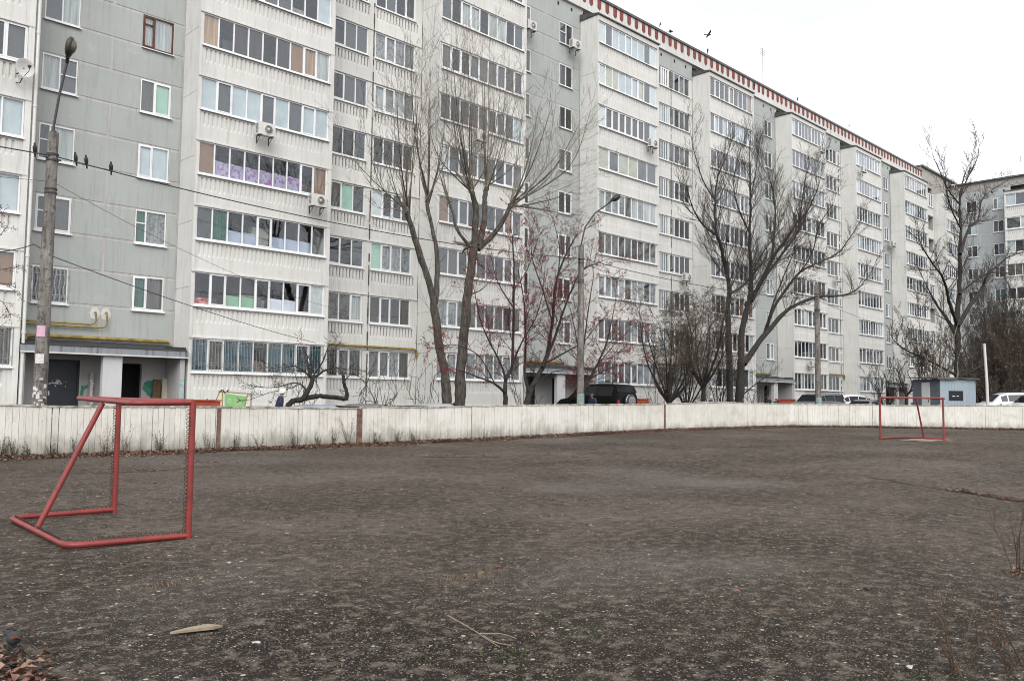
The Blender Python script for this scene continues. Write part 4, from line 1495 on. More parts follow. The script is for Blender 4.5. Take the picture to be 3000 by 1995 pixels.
# ------------------------------------------------------------------ cables and birds
def cable(ptsl, r, label, group='overhead cables'):
    b = MB()
    out = []
    for (a, c, sag) in ptsl:
        a, c = Vector(a), Vector(c)
        for i in range(21):
            t = i/20
            p = a.lerp(c, t); p.z -= sag*4*t*(1-t)
            if not out or (p-out[-1]).length > 1e-5: out.append(p)
    b.tube(out, r, 5, caps=False)
    o = b.obj('cable', MAT['cable'])
    return tag(o, label, 'cable', group)
PL = (6.35, 23.3, 7.62); PM = (27.15, 23.3, 7.55)
cable([((-6, 24.0, 7.75), PL, 0.05), (PL, PM, 0.42), (PM, (46.9, 22.1, 7.5), 0.35)], 0.016, 'thick black cable strung between the lamp posts, with pigeons sitting on it')
cable([((-6, 26, 6.8), (6.35, 23.3, 6.95), 0.1), ((6.35, 23.3, 6.95), (22, 33.9, 5.6), 0.4)], 0.006, 'thin pale cable running just below the thick one at the left')
a = at(150, 750, 23.35)
cable([(a, (20.6, 33.9, 3.98), 0.15)], 0.012, 'black cable sloping from the left post down to the ground-floor windows')
cable([(at(0, 738, 24), at(100, 716, 23.5), 0.03), (at(100, 716, 23.5), at(130, 735, 23.4), 0.0)], 0.012, 'short black cable at the left edge tied to the stained post')
cable([((46.9, 22.1, 7.4), (75, 24, 7.0), 0.5)], 0.012, 'cable running on from the bare grey post to the right')
cable([(at(2520, 425, 38), at(3010, 322, 30), 0.1)], 0.008, 'faint wire across the sky above the far roof')
cable([(at(2600, 460, 38), at(3010, 440, 30), 0.1)], 0.008, 'faint wire crossing the sky lower down at the right')

def make_bird(flying=False):
    root = empty('pigeon')
    b = MB()
    prof = [(0.002, -0.17), (0.018, -0.15), (0.03, -0.08), (0.058, 0.0), (0.05, 0.06), (0.028, 0.10), (0.033, 0.13), (0.026, 0.155), (0.003, 0.17)]
    b.lathe(prof, 10, axis='z')
    b.obj('body', MAT['bird'], root)
    b = MB(); b.add([(-0.02, 0.01, -0.10), (0.02, 0.01, -0.10), (0.026, 0.03, -0.27), (-0.026, 0.03, -0.27)], [(0, 1, 2, 3)]); b.add([(-0.02, -0.005, -0.10), (0.02, -0.005, -0.10), (0.026, 0.02, -0.27), (-0.026, 0.02, -0.27)], [(0, 3, 2, 1)])
    b.obj('tail', MAT['bird'], root)
    b = MB(); b.tube([(0, -0.03, 0.14), (0, -0.055, 0.135)], [0.007, 0.001], 5); b.obj('beak', MAT['acdark'], root)
    for s_ in (-1, 1):
        b = MB()
        if flying:
            b.add([(0, 0, 0.06), (s_*0.16, 0.05, 0.12), (s_*0.36, 0.06, 0.02), (s_*0.18, 0.03, -0.02), (0, 0.0, -0.05)], [(0, 1, 2, 3, 4) if s_ > 0 else (4, 3, 2, 1, 0)])
            b.add([(0, 0.012, 0.06), (s_*0.16, 0.062, 0.12), (s_*0.36, 0.066, 0.02), (s_*0.18, 0.042, -0.02), (0, 0.012, -0.05)], [(0, 1, 2, 3, 4) if s_ < 0 else (4, 3, 2, 1, 0)])
        else:
            b.lathe([(0.001, -0.17), (0.02, -0.1), (0.028, 0.0), (0.02, 0.06), (0.001, 0.08)], 6, c=(s_*0.038, 0.008, 0))
        b.obj('wing', MAT['bird'], root)
    return root
MAT['bird'] = plain('dark_feathers', (0.025, 0.026, 0.03), 0.7, var=0.4, scale=30)
bird0 = make_bird()
def cab_pt(px):
    """point on the near cable span for a given share t"""
    best = None
    for i in range(400):
        t = i/400
        for (A, B, sg) in (((-6, 24.0, 7.75), PL, 0.05), (PL, PM, 0.42)):
            p = Vector(A).lerp(Vector(B), t); p.z -= sg*4*t*(1-t)
            d = p-CAM; w = d.dot(_F); x = 1500+FPX*d.dot(CR)/w
            if w > 0 and (best is None or abs(x-px) < best[0]): best = (abs(x-px), p)
    return best[1]
first = True
BL = [(cab_pt(100), 'dark pigeon on the cable left of the tall stained post'), (cab_pt(219), 'dark pigeon on the cable, left one of the pair beside the post'),
      (cab_pt(249), 'dark pigeon on the cable, right one of the pair beside the post'), (cab_pt(326), 'hunched dark bird alone on the cable right of the pair')]
for p, lb in BL:
    o = bird0 if first else copy_tree(bird0)
    first = False
    o.location = (p.x, p.y, p.z+0.12); o.rotation_euler = (0.25, 0, rnd.uniform(-1, 1)); o.scale = (0.82, 0.82, 0.82)
    tag(o, lb, 'bird', 'birds on the cable')
BR = [((49.6, 35.2, 28.95), 'small bird on the roof edge, leftmost of those on the red-toothed roof'), ((56, 35.2, 28.95), 'small bird perched on the roof edge above the second white bay'),
      ((60.9, 33.9, 27.2), 'small bird on the bay roof below the red teeth'), ((71, 35.2, 28.95), 'small bird on the roof edge near the antenna mast')]
for p, lb in BR:
    o = copy_tree(bird0); o.location = (p[0], p[1], p[2]+0.13); o.rotation_euler = (0.3, 0, rnd.uniform(-2, 2)); o.scale = (1, 1, 1)
    tag(o, lb, 'bird', 'birds on the roof')
fb = make_bird(True)
fb.location = at(2075, 103, 30); fb.rotation_euler = (R(80), R(20), R(60)); fb.scale = (1.2, 1.2, 1.2); tag(fb, 'dark bird flying in the white sky above the roof', 'bird', 'flying birds')
o = copy_tree(fb); o.location = at(1964, 104, 35.0)+Vector((0, 0, 0.25)); o.rotation_euler = (R(95), R(-10), R(20)); tag(o, 'bird with spread wings just over the red-toothed roof edge', 'bird', 'flying birds')
o = copy_tree(fb); o.location = at(2488, 370, 34); o.rotation_euler = (R(80), R(5), R(80)); o.scale = (0.8,)*3; tag(o, 'tiny bird flying right of the far roof end', 'bird', 'flying birds')

# ------------------------------------------------------------------ trees
def bark(name, c, c2, s=3.0):
    m, nt, bs = new_mat(name)
    v = pos_vec(nt, (1, 1, 0.25))
    n = noise(nt, v, s*4, 6, 0.7)
    big = noise(nt, pos_vec(nt), 0.8, 4, 0.6)
    base = mix(nt, ramp(nt, n, [(0.35, 0), (0.62, 1)]), c4(c), c4(c2))
    base = mix(nt, ramp(nt, big, [(0.4, 0), (0.7, 0.5)]), base, c4([x*0.55 for x in c]))
    nt.links.new(base, bs.inputs['Base Color'])
    bs.inputs['Roughness'].default_value = 0.95
    bump(nt, bs, n, 1.0, 0.09)
    return m
MAT['bark_pop'] = bark('poplar_bark', (0.13, 0.115, 0.095), (0.022, 0.018, 0.015))
MAT['twig_pop'] = bark('poplar_twig', (0.34, 0.305, 0.245), (0.17, 0.145, 0.115))
MAT['bark_dark'] = bark('dark_bark', (0.040, 0.033, 0.029), (0.016, 0.014, 0.013))
MAT['twig_dark'] = bark('dark_twig', (0.065, 0.048, 0.038), (0.03, 0.023, 0.02))
MAT['twig_grey'] = bark('grey_twig', (0.10, 0.083, 0.068), (0.05, 0.042, 0.034))
MAT['berry'] = plain('red_berry', (0.27, 0.014, 0.018), 0.4, var=0.4, scale=3, vec='pos')
MAT['leaf_brown'] = plain('dead_leaf', (0.14, 0.098, 0.062), 0.9, var=0.6, scale=2, vec='pos')
MAT['leaf_olive'] = plain('withered_leaf', (0.12, 0.105, 0.06), 0.9, var=0.6, scale=2, vec='pos')
MAT['leaf_rust'] = plain('rust_leaf', (0.20, 0.125, 0.075), 0.9, var=0.6, scale=2, vec='pos')

class Segs:
    """polyline tubes grouped by number of points; built with numpy"""
    def __init__(s): s.lines = []
    def add(s, pts, rad): s.lines.append((pts, rad))
    def build(s, name, mat, parent, nside=None):
        V, Fq = [], []
        base = 0
        for pts_, rad in s.lines:
            P = np.array([tuple(p) for p in pts_], float)
            rd = np.asarray(rad, float)
            n = len(P)
            k = nside or (8 if rd[0] > 0.06 else 5 if rd[0] > 0.025 else 3)
            T = np.gradient(P, axis=0)
            T /= np.linalg.norm(T, axis=1)[:, None]+1e-9
            ref = np.array([0.31, 0.52, 0.80]) if abs(T[0, 2]) < 0.9 else np.array([0.9, 0.3, 0.1])
            A = ref-(T@ref)[:, None]*T
            A /= np.linalg.norm(A, axis=1)[:, None]+1e-9
            B = np.cross(T, A)
            an = np.arange(k)*2*np.pi/k
            ring = P[:, None, :]+rd[:, None, None]*(A[:, None, :]*np.cos(an)[None, :, None]+B[:, None, :]*np.sin(an)[None, :, None])
            V.append(ring.reshape(-1, 3))
            i = np.arange(n-1)[:, None]*k; j = np.arange(k)[None, :]; j2 = (j+1) % k
            f = np.stack([i+j, i+j2, i+k+j2, i+k+j], -1).reshape(-1, 4)+base
            Fq.append(f)
            base += n*k
        me = npmesh(name, np.concatenate(V), np.concatenate(Fq), mat, smooth=True)
        return inst(name, me, parent)

def rv(r): return Vector((r.gauss(0, 1), r.gauss(0, 1), r.gauss(0, 1))).normalized()
def grow(S, r, start, d, L, r0, level, P, tips):
    """one twig plus its children"""
    n = 3 if level >= P['levels'] else 5
    pts_ = [start]; p = start; dd = d.normalized()
    for i in range(n):
        dd = (dd + rv(r)*P['wob'] + Vector((0, 0, 1))*P['up'] - Vector((0, 0, 1))*P.get('droop', 0)*i/n).normalized()
        p = p + dd*(L/n)
        pts_.append(p)
    rads = [max(r0*(1-0.75*i/n), P['rmin']) for i in range(n+1)]
    S.add(pts_, rads)
    tips.append((pts_[-1], dd, level)); tips.append((pts_[n//2], dd, level))
    if level < P['levels']:
        m_ = max(1, int(P['kids'][min(level, len(P['kids'])-1)]*(L/P['lref'][min(level, len(P['lref'])-1)])+0.5))
        for q in range(m_):
            t = 0.15+0.82*(q+r.random())/m_
            idx = min(int(t*n), n-1)
            q_ = pts_[idx].lerp(pts_[idx+1], t*n-idx)
            td = (pts_[idx+1]-pts_[idx]).normalized()
            side = rv(r); side = (side-td*side.dot(td)).normalized()
            cd_ = (td*math.cos(P['ang'])+side*math.sin(P['ang'])*r.uniform(0.6, 1.2)).normalized()
            grow(S, r, q_, cd_, L*P['ratio']*r.uniform(0.6, 1.15)*(1.15-0.55*t), rads[idx]*0.62, level+1, P, tips)

def spl(pts_, per=5):
    P = [Vector(p) for p in pts_]
    if len(P) < 3: return [P[0].lerp(P[1], i/4) for i in range(5)]
    return catmull(P, per)

def tree(name, label, cat, base, limbs, r0, mat_b, mat_t, P, seed, group=None, kids_along=1.0, leaves=None, berries=0, shoots=None):
    """limbs: list of (pixel-free world polylines [(pt)...], r_start, r_end, density, t_from)"""
    r = random.Random(seed)
    root = empty(name, base, 0, label, cat, group)
    off = -Vector(base)
    B, S, tips = Segs(), Segs(), []
    for (pl, ra, rb, dens, t0, L) in limbs:
        ps = [p+off for p in spl(pl)]
        n = len(ps)
        ps = [p+rv(r)*ra*0.12*(0 if i in (0,) else 1) for i, p in enumerate(ps)]
        rads = [(ra+(rb-ra)*(i/(n-1))**0.8)*(1+r.uniform(-.09, .11)*(ra > .05)) for i in range(n)]
        (B if ra > 0.035 else S).add(ps, rads)
        cl = sum((a-b_).length for a, b_ in zip(ps, ps[1:]))
        m_ = int(cl*dens)
        for q in range(m_):
            t = t0+(1-t0)*(q+r.random())/m_
            i = min(int(t*(n-1)), n-2)
            p = ps[i].lerp(ps[i+1], t*(n-1)-i)
            td = (ps[i+1]-ps[i]).normalized()
            side = rv(r); side = (side-td*side.dot(td)).normalized()
            a_ = P.get('ang0', P['ang'])
            cd_ = (td*math.cos(a_)+side*math.sin(a_)).normalized()
            rr_ = max(min(rads[i]*0.5, P['r1']), P['rmin']*1.3)
            grow(S, r, p, cd_, L*r.uniform(0.45, 1.1)*(1.1-0.45*t), rr_, 1, P, tips)
        grow(S, r, ps[-1], ps[-1]-ps[-2], L*0.9, rb*0.9, 1, P, tips)
    if B.lines: B.build('trunk', mat_b, root)
    S.build('crown', mat_t, root)
    if leaves:
        n_l, mat_l, size = leaves
        V, Fq = [], []
        for i in range(n_l):
            p, d, lv = tips[r.randrange(len(tips))]
            c = p+rv(r)*0.06
            a_ = rv(r)*size*r.uniform(0.6, 1.2); b_ = rv(r).cross(a_).normalized()*size*0.55
            k = len(V)
            V += [tuple(c), tuple(c+a_*0.5+b_*0.5), tuple(c+a_), tuple(c+a_*0.5-b_*0.5)]
            Fq.append((k, k+1, k+2, k+3))
        o = inst('leaves', npmesh('leaves', V, Fq, mat_l), root); o['kind'] = 'stuff'
    if berries:
        V, Fq = [], []
        octv = np.array([(1, 0, 0), (0, 1, 0), (-1, 0, 0), (0, -1, 0), (0, 0, 1), (0, 0, -1)], float)
        octf = np.array([(0, 1, 4), (1, 2, 4), (2, 3, 4), (3, 0, 4), (1, 0, 5), (2, 1, 5), (3, 2, 5), (0, 3, 5)])
        k = 0
        for i in range(berries):
            p, d, lv = tips[r.randrange(len(tips))]
            for j in range(r.randint(1, 3)):
                c = np.array(tuple(p+rv(r)*0.045+Vector((0, 0, -0.03))))
                V.append(octv*0.0195*r.uniform(.7, 1.3)+c); Fq.append(octf+k); k += 6
        o = inst('berries', npmesh('berries', np.concatenate(V), np.concatenate(Fq), MAT['berry'], smooth=True), root); o['kind'] = 'stuff'
    return root

def px(Y, *pp, dy=None):
    """traced limb: pixel points at depth plane Y, with depth wandering off by dy"""
    out = []
    n = len(pp)
    for i, (x, y) in enumerate(pp):
        out.append(at(x, y, Y+((dy or 0)*(i/(n-1)) if n > 1 else 0)))
    return out

# forked poplar with two pollarded trunks
Y = 28.0
pb = at(1330, 1182, Y); base = (pb.x, Y, YARD)
def down(p): return Vector((p.x, p.y, YARD-0.1))
PP = dict(levels=3, kids=[4, 4, 3], lref=[3.2, 2.6, 1.4], ratio=0.52, ang=0.6, ang0=0.7, wob=0.17, up=0.07, rmin=0.005, r1=0.018)
T1 = px(Y, (1312, 1187), (1302, 1097), (1280, 963), (1270, 882), (1248, 802), (1216, 700), (1192, 620), dy=0.5)
T1 = [down(T1[0])]+T1
T1b = px(Y+0.22, (1271, 905), (1280, 840), (1278, 732), (1267, 673), (1251, 598), dy=0.9)
T2 = px(Y, (1345, 1187), (1350, 1097), (1361, 963), (1371, 855), (1387, 732), (1392, 710))
T2 = [down(T2[0])]+T2
limbs = [(T1, .245, .11, 1.4, 0.4, 1.8), (T1b, .13, .08, 1.5, 0.3, 1.8), (T2, .28, .17, 1.2, 0.35, 1.8),
 ([T1[0]-Vector((.04, 0, 0)), T1[0]+Vector((.02, 0, .5)), T1[0]+Vector((.03, 0, .8))], .34, .22, 0.1, .9, .3), ([T2[0]+Vector((.05, 0, 0)), T2[0]+Vector((0, 0, .5)), T2[0]+Vector((0, 0, .8))], .40, .26, 0.1, .9, .3),
 (px(Y, (1390, 720), (1393, 614), (1382, 560), dy=-0.2), .17, .12, 1, .3, 1.5),
 (px(Y, (1402, 722), (1420, 640), (1420, 587), (1425, 550), dy=0.6), .15, .10, 1, .3, 1.5),
 (px(Y, (1400, 730), (1457, 673), (1495, 604), dy=-0.8), .14, .09, 1.2, .3, 1.5),
 (px(Y, (1380, 725), (1339, 673), (1329, 630), (1318, 600), dy=0.7), .09, .05, 1.2, .3, 1.5),
 (px(Y, (1372, 865), (1405, 852), (1425, 835)), .04, .02, 2, .3, .8)]
# long whips from each pollard head
rw = random.Random(11)
def whips(c, Yc, n, tops, r0=.04):
    for i in range(n):
        t = tops[i % len(tops)]
        x1 = t[0]+rw.uniform(-45, 45); y1 = t[1]+rw.uniform(-50, 70)
        dyy = rw.uniform(-2.4, 2.4)
        mxp = c[0]+(x1-c[0])*rw.uniform(.5, .75); myp = c[1]+(y1-c[1])*rw.uniform(.35, .5)
        p = px(Yc, (c[0]+rw.uniform(-7, 7), c[1]+rw.uniform(-8, 8)), (mxp, myp), (x1, y1), dy=dyy)
        limbs.append((p, r0*rw.uniform(.6, 1.1), .009, 1.6, .30, 2.6))
whips((1192, 615), Y+.5, 13, [(1060, 480), (1110, 400), (1150, 330), (1190, 300), (1225, 260), (1250, 330), (1090, 560), (1170, 420)])
whips((1251, 598), Y+1.1, 10, [(1210, 330), (1235, 200), (1262, 280), (1290, 170), (1305, 330)])
whips((1382, 560), Y-.2, 14, [(1290, 330), (1330, 230), (1355, 180), (1375, 260), (1400, 170), (1430, 300), (1340, 380)])
whips((1425, 550), Y+.6, 12, [(1400, 210), (1445, 180), (1480, 230), (1500, 320), (1520, 400)])
whips((1495, 604), Y-.8, 16, [(1690, 370), (1640, 440), (1590, 330), (1560, 260), (1700, 500), (1650, 590), (1560, 420)], .045)
whips((1318, 600), Y+.7, 4, [(1290, 440), (1250, 480), (1340, 430)], .03)
tree('poplar_tree', 'tall forked poplar with two pollarded trunks and long bare pale twigs, behind the fence', 'tree', base, limbs, .3, MAT['bark_pop'], MAT['twig_pop'], PP, 5,
     leaves=(900, MAT['leaf_olive'], 0.06))

# second big tree, dark, spreading to the right
Y = 26.5
pb = at(2155, 1175, Y); base = (pb.x, Y, YARD)
PM2 = dict(levels=3, kids=[5, 9, 7], lref=[2.6, 2.6, 1.5], ratio=0.55, ang=0.62, wob=0.15, up=0.13, rmin=0.0058, r1=0.028)
A = px(Y, (2140, 1171), (2135, 1016), (2132, 909), (2138, 855), (2129, 796), (2111, 721), (2097, 668), (2095, 577), (2105, 507), dy=0.8)
A = [down(A[0])]+A
Bt = px(Y, (2166, 1171), (2170, 1086), (2172, 989), (2191, 893), (2202, 829), (2196, 748), (2199, 614), (2196, 480), dy=0.6)
Bt = [down(Bt[0])]+Bt
limbs = [(A, .24, .035, 2.4, .42, 3.41), (Bt, .33, .035, 2.4, .42, 3.41),
 (px(Y+.3, (2199, 882), (2234, 818), (2271, 743), (2304, 700), (2341, 636), (2357, 539), dy=1.5), .17, .03, 2.8, .15, 3.41),
 (px(Y, (2234, 820), (2280, 760), (2330, 690), (2375, 600), (2400, 540), dy=-1.6), .11, .025, 2.8, .2, 3.10),
 (px(Y+.6, (2262, 760), (2271, 614), (2250, 500), dy=1.0), .09, .02, 2.8, .2, 3.10),
 (px(Y, (2178, 1066), (2229, 995), (2271, 946), (2314, 904), (2389, 871), (2464, 866), (2507, 850), (2545, 810), dy=-1.5), .21, .025, 1.5, .3, 2.94),
 (px(Y, (2238, 988), (2261, 914), (2293, 861), (2346, 796), (2411, 764), (2464, 732), (2518, 652), dy=1.6), .13, .025, 1.6, .25, 2.94),
 (px(Y, (2346, 796), (2380, 740), (2400, 660), (2440, 600), dy=-.8), .06, .02, 2.8, .2, 2.48),
 (px(Y, (2246, 975), (2262, 900), (2300, 800), (2330, 730), dy=-1.4), .08, .02, 1.5, .3, 2.33),
 (px(Y, (2138, 862), (2186, 829), (2210, 785), (2250, 720), (2300, 660), dy=-1.6), .09, .02, 1.6, .2, 2.79),
 (px(Y+.4, (2100, 690), (2060, 660), (2030, 610), (2015, 560), dy=-.9), .07, .02, 2.8, .2, 2.48),
 (px(Y+.5, (2096, 590), (2060, 530), (2035, 450), (2025, 400), dy=.9), .05, .015, 2.8, .2, 2.48),
 (px(Y+.6, (2196, 600), (2215, 500), (2225, 420), dy=1.2), .05, .015, 2.8, .2, 2.48),
 (px(Y+.2, (2199, 690), (2160, 600), (2150, 520), (2170, 440), dy=1.2), .06, .015, 2.8, .2, 2.48),
 (px(Y, (2172, 1160), (2223, 1118), (2260, 1095), dy=-.8), .05, .02, 1.5, .3, 1.40)]
tree('willow_tree', 'large dark leafless tree with several thick trunks leaning out to the right', 'tree', base, limbs, .3, MAT['bark_dark'], MAT['twig_dark'], PM2, 8)

# rowans with berries
PR = dict(levels=3, kids=[4, 6, 5], lref=[1.6, 1.3, 0.8], ratio=0.55, ang=0.75, wob=0.2, up=0.05, rmin=0.0052, r1=0.022)
Y = 25.5
b1 = at(1481, 1182, Y); base = (b1.x, Y, YARD)
S1 = px(Y, (1481, 1182), (1482, 1112), (1500, 1070), (1505, 936), (1505, 775), (1500, 690), dy=.4); S1 = [down(S1[0])]+S1
limbs = [(S1, .13, .02, 2.2, .3, 1.95),
 (px(Y, (1480, 1150), (1446, 1123), (1393, 1102), (1350, 1085), dy=-.9), .065, .015, 2.2, .35, 1.69),
 (px(Y, (1482, 1112), (1465, 1060), (1436, 1005), (1405, 930), (1390, 850), dy=.8), .06, .015, 2.4, .3, 1.82),
 (px(Y, (1500, 1070), (1530, 1000), (1570, 930), (1590, 860), dy=-.8), .05, .015, 2.4, .3, 1.82),
 (px(Y, (1503, 900), (1460, 830), (1440, 760), dy=-.6), .035, .012, 2.4, .3, 1.69),
 (px(Y, (1505, 850), (1545, 790), (1575, 700), dy=.6), .035, .012, 2.4, .3, 1.69),
 (px(Y, (1450, 1125), (1400, 1040), (1330, 1010), (1290, 1020), dy=-.6), .03, .012, 2.4, .3, 1.56)]
tree('rowan_tree', 'slender slender berry-bearing rowan with a low forked stem right of the poplar trunks', 'tree', base, limbs, .1, MAT['bark_dark'], MAT['twig_dark'], PR, 21,
     group='rowans with red berries', berries=2100, leaves=(350, MAT['leaf_brown'], 0.06))
Y = 25.0
b1 = at(1545, 1182, Y); base = (b1.x, Y, YARD)
S1 = px(Y, (1543, 1182), (1559, 1134), (1596, 1059), (1618, 952), (1629, 829), (1660, 740), (1690, 690), dy=.6); S1 = [down(S1[0])]+S1
S2 = px(Y, (1552, 1150), (1537, 1096), (1540, 990), (1535, 882), (1520, 800), dy=.8)
limbs = [(S1, .17, .02, 2.2, .3, 2.08), (S2, .08, .015, 2.4, .3, 1.82),
 (px(Y, (1590, 1075), (1625, 990), (1650, 914), (1700, 800), (1768, 764), dy=-1), .09, .015, 2.4, .25, 1.95),
 (px(Y, (1605, 1060), (1660, 1030), (1710, 1000), (1750, 950), dy=-.7), .05, .012, 2.4, .3, 1.82),
 (px(Y, (1620, 950), (1590, 850), (1560, 760), (1555, 700), dy=.7), .045, .012, 2.4, .3, 1.82),
 (px(Y, (1628, 850), (1640, 740), (1625, 660), dy=.5), .04, .012, 2.4, .3, 1.69),
 (px(Y, (1560, 1130), (1620, 1090), (1680, 1085), dy=-.9), .04, .012, 2.4, .3, 1.56)]
tree('rowan_tree', 'rowan with red berries and a thick leaning dark stem, left of the middle lamp post', 'tree', base, limbs, .1, MAT['bark_dark'], MAT['twig_dark'], PR, 22,
     group='rowans with red berries', berries=2400, leaves=(500, MAT['leaf_olive'], 0.07))
b1 = at(1701, 1182, Y); base = (b1.x, Y, YARD)
S1 = px(Y, (1703, 1182), (1700, 1100), (1712, 1000), (1725, 900), (1740, 800), dy=.5); S1 = [down(S1[0])]+S1
limbs = [(S1, .08, .015, 2.4, .2, 1.82), (px(Y, (1704, 1150), (1746, 1075), (1778, 1000), (1800, 900), dy=-.7), .07, .015, 2.4, .2, 1.82),
 (px(Y, (1705, 1160), (1730, 1110), (1810, 1070), (1860, 1060), dy=.6), .05, .012, 2.4, .25, 1.69), (px(Y, (1703, 1120), (1690, 1000), (1670, 900), dy=.7), .05, .012, 2.4, .2, 1.69),
 (px(Y, (1746, 1075), (1800, 1010), (1850, 960), dy=.6), .035, .012, 2.4, .2, 1.69)]
tree('rowan_tree', 'many-stemmed rowan with red berries beside the black car', 'tree', base, limbs, .1, MAT['bark_dark'], MAT['twig_dark'], PR, 23,
     group='rowans with red berries', berries=2100, leaves=(250, MAT['leaf_brown'], 0.06))

# brown thicket between the rowans and the dark tree
PT = dict(levels=3, kids=[4, 6, 5], lref=[1.5, 1.0, 0.6], ratio=0.52, ang=0.95, wob=0.32, up=0.02, rmin=0.0055, r1=0.018)
def auto_tree(name, label, cat, pxx, Y, H, spread, nst, r0, mb, mt, P, seed, trunk_h=0.8, **kw):
    r = random.Random(seed)
    p0 = at(pxx, 1185, Y)
    base = (p0.x, Y, YARD)
    limbs = []
    bz = Vector(base)
    if trunk_h > 0.3:
        top = bz+Vector((r.uniform(-.15, .15), r.uniform(-.1, .1), trunk_h))
        limbs.append(([bz-Vector((0, 0, .1)), bz.lerp(top, .5)+rv(r)*.04, top], r0, r0*.8, 0.4, .6, H*.2))
    else: top = bz
    for i in range(nst):
        a = 2*math.pi*(i+r.random()*.6)/nst
        e = top+Vector((math.cos(a)*spread*r.uniform(.5, 1), math.sin(a)*spread*r.uniform(.5, 1), (H-trunk_h)*r.uniform(.65, 1)))
        m1 = top.lerp(e, .35)+Vector((math.cos(a), math.sin(a), -.2))*spread*.12+rv(r)*.26
        m2 = top.lerp(e, .7)+rv(r)*.42
        limbs.append(([top-Vector((0, 0, .05)), m1, m2, e], r0*r.uniform(.4, .65), max(.008, r0*.1), kw.get('dens', 2.2), .15, H*.24))
    kw.pop('dens', None)
    return tree(name, label, cat, base, limbs, r0, mb, mt, P, seed, **kw)
auto_tree('bushy_tree', 'bushy small tree with clinging brown leaves, nearest right of the black car', 'tree', 1960, 26.5, 6.6, 2.3, 10, .13, MAT['bark_dark'], MAT['twig_grey'], PT, 31, .9,
          leaves=(4200, MAT['leaf_brown'], 0.085), group='brown thicket behind the fence')
auto_tree('bushy_tree', 'small tree with dense brown twigs and leaning stem left of the large dark tree', 'tree', 2062, 27.0, 7.0, 2.3, 11, .15, MAT['bark_dark'], MAT['twig_grey'], PT, 32, 1.8,
          leaves=(4200, MAT['leaf_brown'], 0.085), group='brown thicket behind the fence')
auto_tree('bushy_tree', 'dense twiggy bush standing between the two brown-leaved trees', 'tree', 2012, 29.5, 7.4, 2.3, 10, .10, MAT['bark_dark'], MAT['twig_grey'], PT, 33, .4,
          leaves=(3600, MAT['leaf_olive'], 0.085), group='brown thicket behind the fence')
auto_tree('bushy_tree', 'low twiggy bush at the foot of the large dark tree', 'tree', 2105, 28.5, 5.5, 1.7, 8, .07, MAT['bark_dark'], MAT['twig_grey'], PT, 34, 0,
          leaves=(900, MAT['leaf_brown'], 0.08), group='brown thicket behind the fence')
auto_tree('bushy_tree', 'bare shrub with thin stems right behind the large dark tree', 'tree', 2225, 28.5, 3.2, 1.2, 8, .05, MAT['bark_dark'], MAT['twig_grey'], PT, 35, 0,
          leaves=(150, MAT['leaf_brown'], 0.08), group='brown thicket behind the fence')
PS = dict(levels=2, kids=[3, 3], lref=[1.0, 0.8], ratio=0.5, ang=0.4, wob=0.12, up=0.12, rmin=0.006, r1=0.012)
for (xx, Y, H, sp_, n, lb, sd_) in ((1120, 27.5, 2.3, .9, 11, 'bare shrub of thin upright stems below the window right of the crooked apple tree', 41),
    (1075, 28.5, 1.6, .5, 7, 'thin bare shrub close to the crooked apple tree', 46),
    (1250, 28, 2.6, 1.1, 9, 'bare shrub left of the forked poplar', 42), (1530, 27, 3.0, .9, 8, 'bare shrub between the two rowans', 43), (1925, 28, 2.4, 1.1, 9, 'bare shrub at the tail of the black van', 44),
    (895, 30.5, 2.4, .6, 8, 'cluster of thin upright shoots behind the crooked apple tree', 45)):
    auto_tree('shrub', lb, 'shrub', xx, Y, H, sp_, n, .035, MAT['bark_dark'], MAT['twig_grey'], PS, sd_, 0, dens=1.6, group='bare shrubs behind the fence')

# crooked apple tree
Y = 28.5
b1 = at(850, 1182, Y); base = (b1.x, Y, YARD)
PA = dict(levels=3, kids=[4, 6, 4], lref=[1.2, .8, .5], ratio=0.5, ang=0.8, wob=0.3, up=0.05, rmin=0.006, r1=0.022)
S1 = px(Y, (846, 1186), (880, 1171), (918, 1162), (956, 1161), (1007, 1168), (1016, 1163), (1015, 1146), (1007, 1120), (1006, 1100), dy=.3); S1 = [down(S1[0])]+S1
limbs = [(S1, .12, .06, 1.0, .5, .7),
 (px(Y, (888, 1170), (898, 1151), (910, 1130), (915, 1110), (906, 1098)), .11, .075, .8, .4, .8),
 (px(Y, (907, 1104), (914, 1080), (908, 1055), (895, 1035), dy=.3), .04, .012, 3, .2, 1.0),
 (px(Y, (911, 1108), (935, 1097), (950, 1085), (985, 1078), (1020, 1083), dy=-.4), .07, .012, 3, .2, 1.0),
 (px(Y, (914, 1106), (945, 1060), (960, 1020), (975, 1005), dy=.4), .04, .012, 3, .2, 1.0),
 (px(Y, (905, 1100), (880, 1080), (860, 1072), (830, 1080), dy=.3), .04, .012, 3, .2, 1.0),
 (px(Y, (896, 1142), (880, 1125), (855, 1122), (816, 1133), (778, 1135), (740, 1128), dy=-.5), .035, .01, 3.2, .2, .8),
 (px(Y, (878, 1126), (840, 1140), (790, 1150), (735, 1170), dy=-.5), .02, .01, 3.2, .2, .7),
 (px(Y, (1007, 1122), (1030, 1095), (1060, 1110), dy=.3), .03, .01, 3, .2, .7)]
tree('apple_tree', 'crooked old apple tree with one limb lying flat and bent upright, below the ground-floor windows', 'tree', base, limbs, .1, MAT['bark_dark'], MAT['twig_dark'], PA, 51,
     leaves=(420, MAT['leaf_brown'], 0.055))

